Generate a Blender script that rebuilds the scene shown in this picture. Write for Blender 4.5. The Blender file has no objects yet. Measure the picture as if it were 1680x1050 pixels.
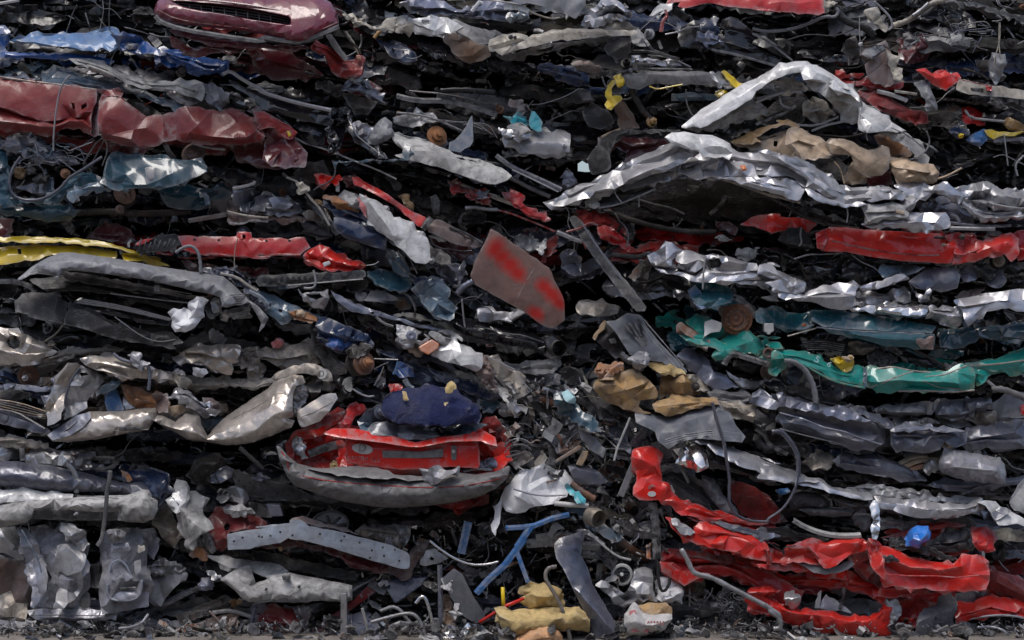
import bpy, bmesh, math, random
import numpy as np
from mathutils import Vector, Matrix, noise as mn
from mathutils.geometry import delaunay_2d_cdt
R = math.radians
SC = bpy.context.scene
COL = SC.collection
# ------------------------------------------------------------------ scale and camera
D = 12.0            # camera stands 12 m from the wall face (y = 0)
S = 0.0044          # metres per photograph unit at the wall face
CX, CZ, HZ = 840.0, 2.19, 525.0
def P(x, y, d=0.0):
    """point of the wall measured off the photograph, at depth d behind the wall face"""
    k = S * (D + d) / D
    return Vector(((x - CX) * k, d, CZ + (HZ - y) * k))
ORG = {c: ((0, 420, 840, 1240)[i % 4], (0, 260, 520, 780)[i // 4]) for i, c in enumerate('ABCDEFGHIJKLMNOP')}
def pts(s):
    """'A90,250 240,222' : letter = sheet of the survey, numbers = tracing units on it; no letter = whole-wall units"""
    out, reg = [], None
    for t in s.split():
        if t[0].isalpha():
            reg = None if t[0] == 'Z' else t[0]; t = t[1:]
        a, b = t.split(',')
        a, b = float(a), float(b)
        if reg: ox, oy = ORG[reg]; a, b = ox + a * .2619, oy + b * .2619
        out.append((a, b))
    return out
def vn(x, y, seed=0):
    """smooth value noise, numpy, about -1..1"""
    x = np.asarray(x, float); y = np.asarray(y, float)
    xi = np.floor(x).astype(np.int64); yi = np.floor(y).astype(np.int64)
    fx = x - xi; fy = y - yi
    fx = fx * fx * (3 - 2 * fx); fy = fy * fy * (3 - 2 * fy)
    def h(a, b):
        n = (a * 374761393 + b * 668265263 + int(seed) * 974634777) & 0x7fffffff
        n = ((n ^ (n >> 13)) * 1274126177) & 0x7fffffff
        n = (n ^ (n >> 16)) & 0xffff
        return n / 32767.5 - 1
    return (h(xi, yi) * (1 - fx) + h(xi + 1, yi) * fx) * (1 - fy) + (h(xi, yi + 1) * (1 - fx) + h(xi + 1, yi + 1) * fx) * fy
def tri(t):
    return np.abs((np.asarray(t) % 1.0) - .5) * 4 - 1
_seed = [100]
def ns():
    _seed[0] += 1
    return _seed[0]
# ------------------------------------------------------------------ materials
MATS = {}
def nd(nt, t, **k):
    n = nt.nodes.new(t)
    for a, b in k.items(): setattr(n, a, b)
    return n
def metal(name, col, rough=.4, met=0., coat=0., dirt=.5, dust=(.145, .142, .145), wear=.5, wearc=(.42, .415, .41), bump=.5, wr=9., spec=.5, rust=.12, seed=0., chips=.3, vor=1.1, rimk=1.):
    m = bpy.data.materials.new(name); m.use_nodes = True
    nt = m.node_tree; nt.nodes.clear(); L = nt.links.new
    out = nd(nt, 'ShaderNodeOutputMaterial'); b = nd(nt, 'ShaderNodeBsdfPrincipled'); L(b.outputs[0], out.inputs[0])
    tc = nd(nt, 'ShaderNodeTexCoord'); oi = nd(nt, 'ShaderNodeObjectInfo')
    ad = nd(nt, 'ShaderNodeVectorMath', operation='ADD'); L(tc.outputs['Object'], ad.inputs[0])
    sc = nd(nt, 'ShaderNodeVectorMath', operation='SCALE'); L(oi.outputs['Random'], sc.inputs[0]); 
    cb = nd(nt, 'ShaderNodeCombineXYZ'); 
    for i in range(3): L(oi.outputs['Random'], cb.inputs[i])
    L(cb.outputs[0], sc.inputs[0]); sc.inputs['Scale'].default_value = 37. + seed
    L(sc.outputs[0], ad.inputs[1]); V = ad.outputs[0]
    def noise(scale, det=6, rg=.6, dist=0., vec=V):
        n = nd(nt, 'ShaderNodeTexNoise'); n.inputs['Scale'].default_value = scale; n.inputs['Detail'].default_value = det
        n.inputs['Roughness'].default_value = rg; n.inputs['Distortion'].default_value = dist; L(vec, n.inputs['Vector']); return n.outputs['Fac']
    def ramp(fac, a, c, lo=0., hi=1.):
        r = nd(nt, 'ShaderNodeMapRange'); r.inputs['From Min'].default_value = a; r.inputs['From Max'].default_value = c
        r.inputs['To Min'].default_value = lo; r.inputs['To Max'].default_value = hi; L(fac, r.inputs['Value']); return r.outputs[0]
    def mix(f, A, B, bt='MIX'):
        x = nd(nt, 'ShaderNodeMix', data_type='RGBA', blend_type=bt)
        if isinstance(f, float): x.inputs[0].default_value = f
        else: L(f, x.inputs[0])
        for i, v in ((6, A), (7, B)):
            if isinstance(v, tuple): x.inputs[i].default_value = (*v, 1)
            else: L(v, x.inputs[i])
        return x.outputs[2]
    def mul(a, c):
        x = nd(nt, 'ShaderNodeMath', operation='MULTIPLY')
        for i, v in ((0, a), (1, c)):
            if isinstance(v, (int, float)): x.inputs[i].default_value = v
            else: L(v, x.inputs[i])
        return x.outputs[0]
    big = noise(3.1, 7, .62, .6); fine = noise(42, 5, .7); mid = noise(11, 7, .68, 1.2)
    c = mix(ramp(oi.outputs['Random'], 0, 1, 0., .45), col, tuple(v * .62 for v in col))
    c = mix(ramp(noise(5.5, 3), .3, .75, 0., .3), c, tuple(min(1, v * 1.35 + .015) for v in col))
    dm = mul(ramp(big, .42, .68), dirt)
    dm2 = mul(ramp(mid, .46, .7), dirt * .9)
    c = mix(dm, c, dust); c = mix(dm2, c, tuple(v * .22 for v in dust))
    # hairline scratches and cracked paint along the buckles
    sv = nd(nt, 'ShaderNodeMapping'); sv.inputs['Scale'].default_value = (1.5, 6, 9); sv.inputs['Rotation'].default_value = (.3, .5, .2); L(V, sv.inputs[0])
    sn = noise(4.5, 8, .72, 1.5, sv.outputs[0])
    a1 = nd(nt, 'ShaderNodeMath', operation='SUBTRACT'); L(sn, a1.inputs[0]); a1.inputs[1].default_value = .5
    a2 = nd(nt, 'ShaderNodeMath', operation='ABSOLUTE'); L(a1.outputs[0], a2.inputs[0])
    scr = mul(ramp(a2.outputs[0], .0, .012, 1., 0.), ramp(noise(6, 3), .45, .6))
    c = mix(mul(scr, chips), c, wearc)
    geo = nd(nt, 'ShaderNodeNewGeometry')
    pt = mul(ramp(geo.outputs['Pointiness'], .52, .60), ramp(noise(19, 4), .4, .6))
    wm = mul(pt, wear); c = mix(wm, c, wearc)  # worn creases, also painted lighter to read as edge highlights
    at = nd(nt, 'ShaderNodeAttribute', attribute_name='rim'); pw = nd(nt, 'ShaderNodeMath', operation='POWER'); L(at.outputs['Fac'], pw.inputs[0]); pw.inputs[1].default_value = 7.
    c = mix(mul(mul(pw.outputs[0], ramp(noise(14, 4, .7), .42, .6)), wear * rimk), c, tuple(v * .62 for v in wearc))  # rim colour: bare metal wear plus bright edge glints painted in
    if rust:
        rm = mul(ramp(noise(7.5, 8, .72, .8), .58, .7), rust * 3 if rust < .34 else 1.)
        c = mix(rm, c, (.085, .036, .016))
    L(c, b.inputs['Base Color'])
    ro = nd(nt, 'ShaderNodeMath', operation='ADD', use_clamp=True); L(mul(big, .22), ro.inputs[0])
    ro2 = nd(nt, 'ShaderNodeMath', operation='ADD'); L(mul(dm2, .45), ro2.inputs[0]); ro2.inputs[1].default_value = rough - .15; L(ro2.outputs[0], ro.inputs[1])
    L(ro.outputs[0], b.inputs['Roughness'])
    if met:
        mm = nd(nt, 'ShaderNodeMath', operation='SUBTRACT', use_clamp=True); mm.inputs[0].default_value = met; L(dm, mm.inputs[1]); L(mm.outputs[0], b.inputs['Metallic'])
    b.inputs['Specular IOR Level'].default_value = spec
    if coat:
        b.inputs['Coat Roughness'].default_value = .09
        cc = nd(nt, 'ShaderNodeMath', operation='SUBTRACT', use_clamp=True); cc.inputs[0].default_value = coat; L(mul(dm2, 1.), cc.inputs[1]); L(cc.outputs[0], b.inputs['Coat Weight'])
    bp = nd(nt, 'ShaderNodeBump'); bp.inputs['Strength'].default_value = bump; bp.inputs['Distance'].default_value = .02
    wrn = mul(noise(wr * .5, 3, .5, .9), .35); h2 = nd(nt, 'ShaderNodeMath', operation='ADD'); L(wrn, h2.inputs[0])
    dv_ = nd(nt, 'ShaderNodeMixRGB'); dv_.blend_type = 'ADD'; dv_.inputs[0].default_value = .06; L(V, dv_.inputs[1])
    dn = nd(nt, 'ShaderNodeTexNoise'); dn.inputs['Scale'].default_value = 6.; dn.inputs['Detail'].default_value = 2; L(V, dn.inputs['Vector']); L(dn.outputs['Color'], dv_.inputs[2])
    def facets(scale):
        sm_ = nd(nt, 'ShaderNodeMapping'); sm_.inputs['Scale'].default_value = (.55, 1, 1.1); sm_.inputs['Rotation'].default_value = (0, .25, 0); L(dv_.outputs[0], sm_.inputs[0])
        v_ = nd(nt, 'ShaderNodeTexVoronoi'); v_.inputs['Scale'].default_value = scale; L(sm_.outputs[0], v_.inputs['Vector'])
        d_ = nd(nt, 'ShaderNodeVectorMath', operation='SUBTRACT'); L(sm_.outputs[0], d_.inputs[0]); L(v_.outputs['Position'], d_.inputs[1])
        c_ = nd(nt, 'ShaderNodeVectorMath', operation='SUBTRACT'); L(v_.outputs['Color'], c_.inputs[0]); c_.inputs[1].default_value = (.5, .5, .5)
        o_ = nd(nt, 'ShaderNodeVectorMath', operation='DOT_PRODUCT'); L(d_.outputs[0], o_.inputs[0]); L(c_.outputs[0], o_.inputs[1])
        return o_.outputs['Value']
    va = nd(nt, 'ShaderNodeMath', operation='ADD'); L(mul(facets(wr * .7), vor * 4.5), va.inputs[0]); L(mul(mul(facets(wr * 2.6), ramp(noise(4, 2), .42, .6)), vor * 4.5), va.inputs[1])
    vb_ = nd(nt, 'ShaderNodeMath', operation='ADD'); L(va.outputs[0], vb_.inputs[0]); L(mul(fine, .06), vb_.inputs[1]); L(vb_.outputs[0], h2.inputs[1])
    L(h2.outputs[0], bp.inputs['Height']); L(bp.outputs[0], b.inputs['Normal'])
    MATS[name] = m; return m
def paint(name, col, **k):
    d = dict(rough=.30, coat=.8, dirt=.28, dust=(.08, .074, .074), spec=.22); d.update(k); return metal(name, col, **d)
paint('maroon', (.19, .014, .014), dirt=.3, rough=.42, coat=.3)
paint('pinkred', (.16, .015, .034), vor=.3, rough=.36, dirt=.35)
paint('darkred', (.10, .012, .018)); paint('red', (.47, .012, .012), dirt=.32, rough=.38, coat=.5)
paint('redfresh', (.62, .018, .011), dirt=.24, coat=.5); paint('reddirt', (.33, .02, .018), dirt=.7, rough=.55, coat=.2)
paint('blue', (.01, .07, .27), rough=.3); paint('lightblue', (.06, .16, .34), rough=.4, coat=.4)
paint('navy', (.008, .022, .065), rough=.3); paint('darkteal', (.012, .055, .085), rough=.3)
paint('steelblue', (.10, .16, .22), dirt=.7); paint('petrol', (.005, .085, .115), rough=.26, dirt=.25)
paint('teal', (.003, .26, .22), rough=.32, dirt=.3, wearc=(.35, .27, .17), rust=.2)
paint('yellow', (.80, .55, .012), dirt=.22, rimk=.4); paint('black', (.007, .007, .009), rough=.34, coat=.4, dirt=.4, dust=(.035, .033, .033), spec=.35, rimk=.5, wearc=(.16, .16, .17))
paint('glossblack', (.006, .006, .009), rough=.2, coat=.8, dirt=.2, dust=(.03, .03, .03), rimk=.5, wearc=(.2, .2, .21))
paint('white', (.76, .76, .75), dirt=.5, rough=.38); paint('dirtywhite', (.48, .475, .46), dirt=.8, rough=.55, coat=.1)
paint('cream', (.52, .47, .38), dirt=.8, rough=.5, coat=.2); paint('tan', (.58, .43, .29), dirt=.6, rough=.48, coat=.2)
metal('silver', (.50, .50, .53), rough=.36, met=.85, coat=.2, dirt=.55, vor=.7, rust=.08)
metal('dullsilver', (.42, .42, .435), rough=.38, met=.7, dirt=.6, rust=.1)
metal('champagne', (.50, .445, .39), vor=.35, rough=.32, met=.7, coat=.3, dirt=.5, rust=.1)
metal('champdirt', (.38, .33, .27), rough=.5, met=.5, dirt=.9, rust=.2)
metal('zinc', (.33, .33, .37), rough=.42, met=.55, dirt=.8, rust=.12)
metal('galv', (.33, .37, .43), rough=.5, met=.4, dirt=.5, rust=.05)
metal('chrome', (.8, .8, .8), rough=.24, met=1., dirt=.18, rust=.03, bump=.2)
metal('slate', (.07, .077, .11), rough=.34, met=.3, coat=.5, dirt=.5)
metal('slatelight', (.17, .185, .25), rough=.36, met=.5, coat=.3, dirt=.5)
metal('brownmetal', (.22, .15, .13), rough=.5, met=.3, dirt=.6)
metal('greyplastic', (.21, .215, .235), rough=.52, dirt=.5, bump=.15, wr=3., rust=0, chips=.2, vor=.12, rimk=0.3)
metal('sheetplastic', (.14, .15, .175), rough=.48, dirt=.45, bump=.25, wr=4., rust=0, chips=.2, vor=.12, rimk=0.3)
metal('bumpergrey', (.135, .13, .13), rough=.6, dirt=.7, bump=.1, wr=3., rust=0, chips=.5, vor=.12, rimk=0.3)
metal('blackplastic', (.014, .014, .016), rough=.5, spec=.35, rimk=.4, dirt=.5, dust=(.05, .047, .045), bump=.2, rust=0, chips=.5, vor=.12)
metal('darkplastic', (.034, .032, .035), rough=.55, spec=.35, rimk=.4, dirt=.6, dust=(.075, .07, .068), bump=.25, rust=0, chips=.4, vor=.12)
metal('bluegreyplastic', (.10, .13, .18), rough=.5, dirt=.5, bump=.15, rust=0, vor=.12)
metal('rubber', (.014, .014, .015), rough=.65, spec=.3, rimk=.3, dirt=.5, dust=(.05, .047, .045), bump=.2, rust=0, vor=.12)
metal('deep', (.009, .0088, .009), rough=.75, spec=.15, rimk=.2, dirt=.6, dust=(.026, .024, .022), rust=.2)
metal('grime', (.034, .030, .028), rough=.6, spec=.3, rimk=.6, dirt=.8, dust=(.062, .052, .045), rust=.25, chips=.8)
metal('greysteel', (.11, .112, .12), rough=.5, met=.4, dirt=.8, rust=.2, chips=.8)
metal('lightsteel', (.38, .38, .39), rough=.45, met=.5, dirt=.7, rust=.15, chips=.6)
metal('rusty', (.20, .085, .04), rough=.8, dirt=.7, rust=.34)
metal('orangerust', (.36, .15, .05), rough=.8, dirt=.5, rust=.3)
metal('ochre', (.42, .25, .09), rough=.6, dirt=.7, rust=.3, coat=.2, rimk=0.4)
metal('foam', (.62, .46, .20), rough=.9, dirt=.6, rust=.1, bump=.9, wr=22., dust=(.3, .2, .09), rimk=.3)
metal('foamorange', (.60, .33, .16), rough=.9, dirt=.5, rust=.1, bump=.9, wr=22., rimk=0.3)
metal('carpet', (.016, .022, .075), rough=.95, dirt=.45, dust=(.09, .09, .12), rimk=0, bump=1.2, wr=110., rust=0, spec=.1)
metal('fabric', (.07, .07, .085), rough=.95, dirt=.6, bump=.8, wr=70., rust=0, spec=.1, rimk=0)
metal('greyfabric', (.19, .19, .21), rough=.95, dirt=.6, bump=.8, wr=50., rust=0, spec=.1, rimk=0)
metal('orange', (.62, .17, .03), rough=.35, dirt=.4, rust=0, coat=.4)
metal('paper', (.66, .64, .62), rough=.8, dirt=.4, rust=.0, bump=.3, rimk=0)
metal('pinkprint', (.55, .17, .17), rough=.8, dirt=.4, rust=0)
metal('bag', (.74, .75, .78), rough=.42, dirt=.25, rust=0, bump=.8, wr=14., rimk=0)
metal('brightblue', (.03, .17, .45), rough=.4, dirt=.3, rust=0)
metal('cyan', (.03, .40, .48), rough=.4, dirt=.4, rust=0)
metal('bluebottle', (.02, .18, .62), rough=.2, dirt=.25, rust=0, coat=.5, rimk=0.2)
metal('wood', (.22, .13, .08), rough=.8, dirt=.6, rust=.2)
metal('ink', (.015, .015, .018), rough=.7, dirt=.05, rust=0, chips=0., rimk=0)
metal('stickerwhite', (.62, .62, .60), rough=.6, dirt=.3, rust=0, chips=0., rimk=0)
metal('stickerteal', (.35, .62, .66), rough=.6, dirt=.3, rust=0, chips=0.)
metal('cardboard', (.34, .26, .17), rough=.9, dirt=.6, rust=0)
def sprayed():
    m = MATS['brownmetal'].copy(); m.name = 'sprayed_brown'; nt = m.node_tree; L = nt.links.new; b = next(n for n in nt.nodes if n.type == 'BSDF_PRINCIPLED')
    src = b.inputs['Base Color'].links[0].from_socket; tc = next(n for n in nt.nodes if n.type == 'TEX_COORD'); acc = None
    nz = nd(nt, 'ShaderNodeTexNoise'); nz.inputs['Scale'].default_value = 16; nz.inputs['Detail'].default_value = 5; L(tc.outputs['Object'], nz.inputs[0])
    for x, y, sx, sy in ((-.15, .55, .04, .05), (-.11, .50, .05, .04), (-.05, .44, .06, .04), (.0, .385, .05, .035), (.19, .29, .045, .035), (.25, .23, .06, .035), (.29, .18, .04, .03), (.13, .10, .045, .03)):
        mp = nd(nt, 'ShaderNodeMapping'); mp.vector_type = 'TEXTURE'; mp.inputs['Location'].default_value = (x, 0, y); mp.inputs['Scale'].default_value = (sx * 1.1, 9, sy * 1.1); mp.inputs['Rotation'].default_value = (0, .7, 0); L(tc.outputs['Object'], mp.inputs[0])
        ln = nd(nt, 'ShaderNodeVectorMath', operation='LENGTH'); L(mp.outputs[0], ln.inputs[0])
        a = nd(nt, 'ShaderNodeMath', operation='ADD'); L(ln.outputs['Value'], a.inputs[0]); L(nz.outputs[0], a.inputs[1])
        r = nd(nt, 'ShaderNodeMapRange'); r.inputs['From Min'].default_value = 1.0; r.inputs['From Max'].default_value = 2.5; r.inputs['To Min'].default_value = .95; r.inputs['To Max'].default_value = 0; L(a.outputs[0], r.inputs[0])
        if acc is None: acc = r.outputs[0]
        else:
            q = nd(nt, 'ShaderNodeMath', operation='MAXIMUM'); L(acc, q.inputs[0]); L(r.outputs[0], q.inputs[1]); acc = q.outputs[0]
    x = nd(nt, 'ShaderNodeMix', data_type='RGBA'); L(acc, x.inputs[0]); L(src, x.inputs[6]); x.inputs[7].default_value = (.55, .018, .012, 1); L(x.outputs[2], b.inputs['Base Color'])
    MATS['sprayed'] = m
metal('brownred', (.27, .15, .12), rough=.5, dirt=.35, vor=.3, rimk=0.4); MATS['brownmetal_'] = MATS['brownmetal']; MATS['brownmetal'] = MATS['brownred']; sprayed(); MATS['brownmetal'] = MATS['brownmetal_']
# ------------------------------------------------------------------ object plumbing
CUR = [None]
def new_mesh_obj(name, verts, faces, mat, root=None, smooth=True, lab=None, parent=None):
    me = bpy.data.meshes.new(name)
    if parent is None and root is not None and name in SUBN and root.name in LASTO: parent = LASTO[root.name]
    par = parent or root
    o0 = Vector((0, 0, 0))
    if par is not None: 
        r = par
        while r.parent: r = r.parent
        o0 = r.location
        if r is not par and par.location.length: o0 = o0 + par.location
    else:
        xs = np.array([tuple(v) for v in verts]); o0 = Vector(((xs[:, 0].min() + xs[:, 0].max()) / 2, (xs[:, 1].min() + xs[:, 1].max()) / 2, xs[:, 2].min()))
    me.from_pydata([(v[0] - o0.x, v[1] - o0.y, v[2] - o0.z) for v in verts], [], faces)
    me.update()
    me.materials.append(MATS[mat] if isinstance(mat, str) else mat)
    if smooth: me.polygons.foreach_set('use_smooth', [True] * len(me.polygons))
    o = bpy.data.objects.new(name, me); COL.objects.link(o)
    if par is not None: o.parent = par
    else: o.location = o0
    if lab: o['label'] = lab
    return o
LASTO = {}
LASTD = {}
def thing(name, label, cat, at, d=0., group=None):
    e = bpy.data.objects.new(name, None); COL.objects.link(e); e.empty_display_size = .1
    e.location = P(at[0], at[1], d); e['label'] = label; e['category'] = cat
    if group: e['group'] = group
    return e
def tag(o, label, cat, group=None, kind=None):
    if label: o['label'] = label
    if cat: o['category'] = cat
    if group: o['group'] = group
    if kind: o['kind'] = kind
    return o
def seg_dist(px, py, poly):
    d = np.full(len(px), 1e9)
    for (x0, y0), (x1, y1) in zip(poly, poly[1:] + poly[:1]):
        dx, dy = x1 - x0, y1 - y0; l2 = dx * dx + dy * dy + 1e-9
        t = np.clip(((px - x0) * dx + (py - y0) * dy) / l2, 0, 1)
        d = np.minimum(d, np.hypot(px - x0 - t * dx, py - y0 - t * dy))
    return d
def inside(px, py, poly):
    r = np.zeros(len(px), bool)
    for (x0, y0), (x1, y1) in zip(poly, poly[1:] + poly[:1]):
        if y0 == y1: continue
        c = ((y0 > py) != (y1 > py)) & (px < (x1 - x0) * (py - y0) / (y1 - y0) + x0)
        r ^= c
    return r
ROUND = {'bumper', 'foam_slab', 'foam_piece', 'tank', 'casing', 'seat_cushion', 'tubular_bumper', 'mirror_shell', 'plastic_bag', 'seat_foam', 'gearbox', 'muffler', 'bag_paper', 'crushed_bottle', 'bumper_end', 'rubber_lump', 'air_filter', 'washer_bottle'}
SUBN = {'bolt_hole', 'moulding_line', 'bumper_rib', 'bumper_stripe', 'bumper_vent', 'rubbing_strip', 'door_handle', 'grille_bar', 'sticker_lettering', 'plate_lettering', 'vent_slot', 'grille_slot', 'lamp_rib',
        'rusty_crease', 'casing_rib', 'pod_seam', 'pod_seam_line', 'tow_slot', 'rail_lip', 'door_seam', 'pressed_rib', 'pressed_slot', 'tray_lip', 'beam_lip_line', 'body_crease', 'sprayed_mark', 'model_lettering', 'lock_plate', 'plate_recess',
        'country_sticker', 'oval_sticker', 'moulding_rib', 'marker_scribble', 'bumper_line', 'badge', 'emblem', 'casing_rib', 'sticker', 'bumper_stripe', 'lock_cylinder', 'side_marker', 'wing_seam'}
STICK = SUBN - {'bumper_rib', 'grille_bar', 'lamp_rib', 'plate_lettering', 'rail_lip', 'emblem', 'lock_cylinder', 'vent_slot', 'plate_recess_'}
LASTP = {}
def depth_at(root, x, y):
    e = LASTP.get(root.name if root else None)
    if e is None: return None
    vx, vy, dp, F = e; ax, ay = vx[F], vy[F]
    d1 = (x - ax[:, 1]) * (ay[:, 0] - ay[:, 1]) - (ax[:, 0] - ax[:, 1]) * (y - ay[:, 1]); d2 = (x - ax[:, 2]) * (ay[:, 1] - ay[:, 2]) - (ax[:, 1] - ax[:, 2]) * (y - ay[:, 2]); d3 = (x - ax[:, 0]) * (ay[:, 2] - ay[:, 0]) - (ax[:, 2] - ax[:, 0]) * (y - ay[:, 0])
    m = ((d1 >= 0) & (d2 >= 0) & (d3 >= 0)) | ((d1 <= 0) & (d2 <= 0) & (d3 <= 0)); i = np.nonzero(m)[0]
    if len(i):
        i = i[0]; tot = d1[i] + d2[i] + d3[i]
        if abs(tot) > 1e-9: return float((dp[F[i, 0]] * d2[i] + dp[F[i, 1]] * d3[i] + dp[F[i, 2]] * d1[i]) / tot)
    k = np.argmin((vx - x) ** 2 + (vy - y) ** 2)
    return float(dp[k]) if (vx[k] - x) ** 2 + (vy[k] - y) ** 2 < 900 else None
def panel(root, name, poly, mat, d=0., tilt=.35, bulge=.035, cr=.014, cell=20., fl=.05, folds=None, holes=(), th=.004, lab=None, seed=None, skew=0., sub=2, rag=1.2, an=2.1, parent=None, edge=1., cut=None, lip=True, ridges=None, rstr=1.):
    """crumpled sheet-metal panel: facets from a random triangulation inside the outline, real depth, turned-back edges and thickness"""
    if isinstance(poly, str): poly = pts(poly)
    seed = seed or ns(); rng = random.Random(seed)
    rnd_ = name in ROUND
    if cr >= .012: rag *= 1.35
    if d < .08 and cr > .007 and cell >= 10: cell *= 1.3; cr *= 1.12
    if not rnd_: bulge *= .45
    else: cell = min(cell, 15)
    if cr < .0062 and ridges is None: ridges = 1 if cr > .004 else 0
    # resample outline with slight raggedness
    out = []
    step = max(4.5, min(cell * .5, 11.))
    n = len(poly)
    for i in range(n):
        (x0, y0), (x1, y1) = poly[i], poly[(i + 1) % n]
        l = math.hypot(x1 - x0, y1 - y0); k = max(1, int(round(l / step)))
        nx, ny = -(y1 - y0) / (l + 1e-6), (x1 - x0) / (l + 1e-6)
        for j in range(k):
            t = j / k; a = rng.gauss(0, rag) if j else rng.gauss(0, rag * .3)
            a = max(-2.2 * rag, min(2.2 * rag, a))
            out.append((x0 + (x1 - x0) * t + nx * a, y0 + (y1 - y0) * t + ny * a))
    hs = [pts(h) if isinstance(h, str) else h for h in holes]
    X = np.array([p[0] for p in out]); Y = np.array([p[1] for p in out])
    x0, x1, y0, y1 = X.min(), X.max(), Y.min(), Y.max()
    cand = []
    nx_ = int((x1 - x0) / cell) + 2; ny_ = int((y1 - y0) / (cell / an)) + 2
    for i in range(nx_):
        for j in range(ny_):
            dens = .5 + .5 * math.sin(i * .9 + seed) * math.cos(j * .7 + seed * 1.7)
            for q in range(2 if dens > .55 else 1):
                if dens < .15 and rng.random() < .5: continue
                cand.append((x0 + (i + rng.random()) * cell, y0 + (j + rng.random()) * cell / an))
    wd_, ht_ = x1 - x0, y1 - y0
    NB = 28; bx_ = np.clip(((X - x0) / (wd_ + 1e-6) * NB).astype(int), 0, NB - 1); tp = np.full(NB, np.nan); bt_ = np.full(NB, np.nan)
    for b_ in range(NB):
        yy = Y[bx_ == b_]
        if len(yy) > 1: tp[b_] = yy.min(); bt_[b_] = yy.max()
    okb = ~np.isnan(tp); bxs = x0 + (np.arange(NB) + .5) / NB * wd_
    ridge_pts, ridge_lines, rk = [], [], []
    nr = (rng.choice((1, 2, 2, 3)) if ridges is None else ridges) if (ht_ > 9 and wd_ > 22) else 0
    horiz = wd_ > 1.35 * ht_ and okb.sum() > 3
    if horiz and nr:
        avh = float(np.nanmean(bt_ - tp))
        ks = sorted(rng.uniform(.15, .85) for _ in range(nr)); 
        am = (rng.choice((-1, 1)) if nr < 2 else -1)
        for q, k_ in enumerate(ks):
            am_ = -rng.uniform(.5, 1.1) if q % 2 == 0 else rng.uniform(.2, .8)
            rk.append((k_, am_ * min(.06, max(.010, avh * S * .30)) * rstr))
            line = []
            xx = x0 + cell * .6
            while xx < x1 - cell * .6:
                t0_ = float(np.interp(xx, bxs[okb], tp[okb])); b0_ = float(np.interp(xx, bxs[okb], bt_[okb]))
                v_ = k_ + .13 * float(vn(xx / 45, k_ * 7, seed + 31)); yy = t0_ + (b0_ - t0_) * v_
                line.append((xx, yy)); xx += cell * rng.uniform(.45, 1.1)
            if len(line) > 1: ridge_lines.append(line)
    elif nr:
        for q in range(nr):
            a_ = rng.uniform(0, math.pi); ca_, sa_ = math.cos(a_), math.sin(a_); ox_ = x0 + wd_ * rng.uniform(.25, .75); oy_ = y0 + ht_ * rng.uniform(.25, .75)
            line = []; L_ = max(wd_, ht_); t_ = -L_
            while t_ < L_: line.append((ox_ + ca_ * t_ + rng.gauss(0, 1), oy_ + sa_ * t_ + rng.gauss(0, 1))); t_ += cell * .8
            rk.append((ox_, oy_, -sa_, ca_, rng.choice((-1, 1)) * rng.uniform(.35, .9) * rstr)); ridge_lines.append(line)
    ip = []
    if ridge_lines:
        keep = []
        for line in ridge_lines:
            la = np.array(line); m = inside(la[:, 0], la[:, 1], out) & (seg_dist(la[:, 0], la[:, 1], out) > cell * .14)
            for h in hs: m &= ~inside(la[:, 0], la[:, 1], h)
            run = []
            for p_, k_ in zip(line, m):
                if k_: run.append(p_)
                else:
                    if len(run) > 1: keep.append(run)
                    run = []
            if len(run) > 1: keep.append(run)
        ridge_lines = keep
        if cand and keep:
            al = np.array([p_ for r_ in keep for p_ in r_]); ca = np.array(cand)
            dm_ = np.sqrt(((ca[:, None, :] - al[None]) ** 2).sum(2)).min(1); cand = [c_ for c_, k_ in zip(cand, dm_ > cell * .33) if k_]
    if cand:
        ca = np.array(cand); m = inside(ca[:, 0], ca[:, 1], out) & (seg_dist(ca[:, 0], ca[:, 1], out) > cell * .16)
        for h in hs: m &= ~inside(ca[:, 0], ca[:, 1], h)
        ip = [tuple(c) for c in ca[m]]
    nb = len(out); allp = list(out); edges = [(i, (i + 1) % nb) for i in range(nb)]
    for h in hs:
        s0 = len(allp); allp += h; edges += [(s0 + i, s0 + (i + 1) % len(h)) for i in range(len(h))]
    for r_ in ridge_lines:
        s0 = len(allp); allp += r_; edges += [(s0 + i, s0 + i + 1) for i in range(len(r_) - 1)]
    allp += ip
    vs, es, fs, *_ = delaunay_2d_cdt([Vector(p) for p in allp], edges, [], 0, 1e-4)
    vx = np.array([v.x for v in vs]); vy = np.array([v.y for v in vs])
    F = np.array([f for f in fs if len(f) == 3]); cx = vx[F].mean(1); cy = vy[F].mean(1)
    m = inside(cx, cy, out)
    for h in hs: m &= ~inside(cx, cy, h)
    F = F[m]
    used = np.unique(F); remap = -np.ones(len(vx), int); remap[used] = np.arange(len(used)); F = remap[F]; vx = vx[used]; vy = vy[used]
    # orient
    a = (vx[F[:, 1]] - vx[F[:, 0]]) * (vy[F[:, 2]] - vy[F[:, 0]]) - (vx[F[:, 2]] - vx[F[:, 0]]) * (vy[F[:, 1]] - vy[F[:, 0]])
    F[a < 0] = F[a < 0][:, ::-1]     # y is down, seen from the front -> normals towards the viewer side
    db = seg_dist(vx, vy, out)
    hgt = (y1 - y0); w = max(4., min(hgt, x1 - x0) * .5, cell * .6) if bulge > .07 else max(4., min(hgt * .35, 12.))
    g = np.array([rng.gauss(0, 1) for _ in vx])
    inn = np.clip(db / (cell * .4), .35, 1)
    dep = np.zeros(len(vx))
    ym = (y0 + y1) / 2; xm = (x0 + x1) / 2
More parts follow.
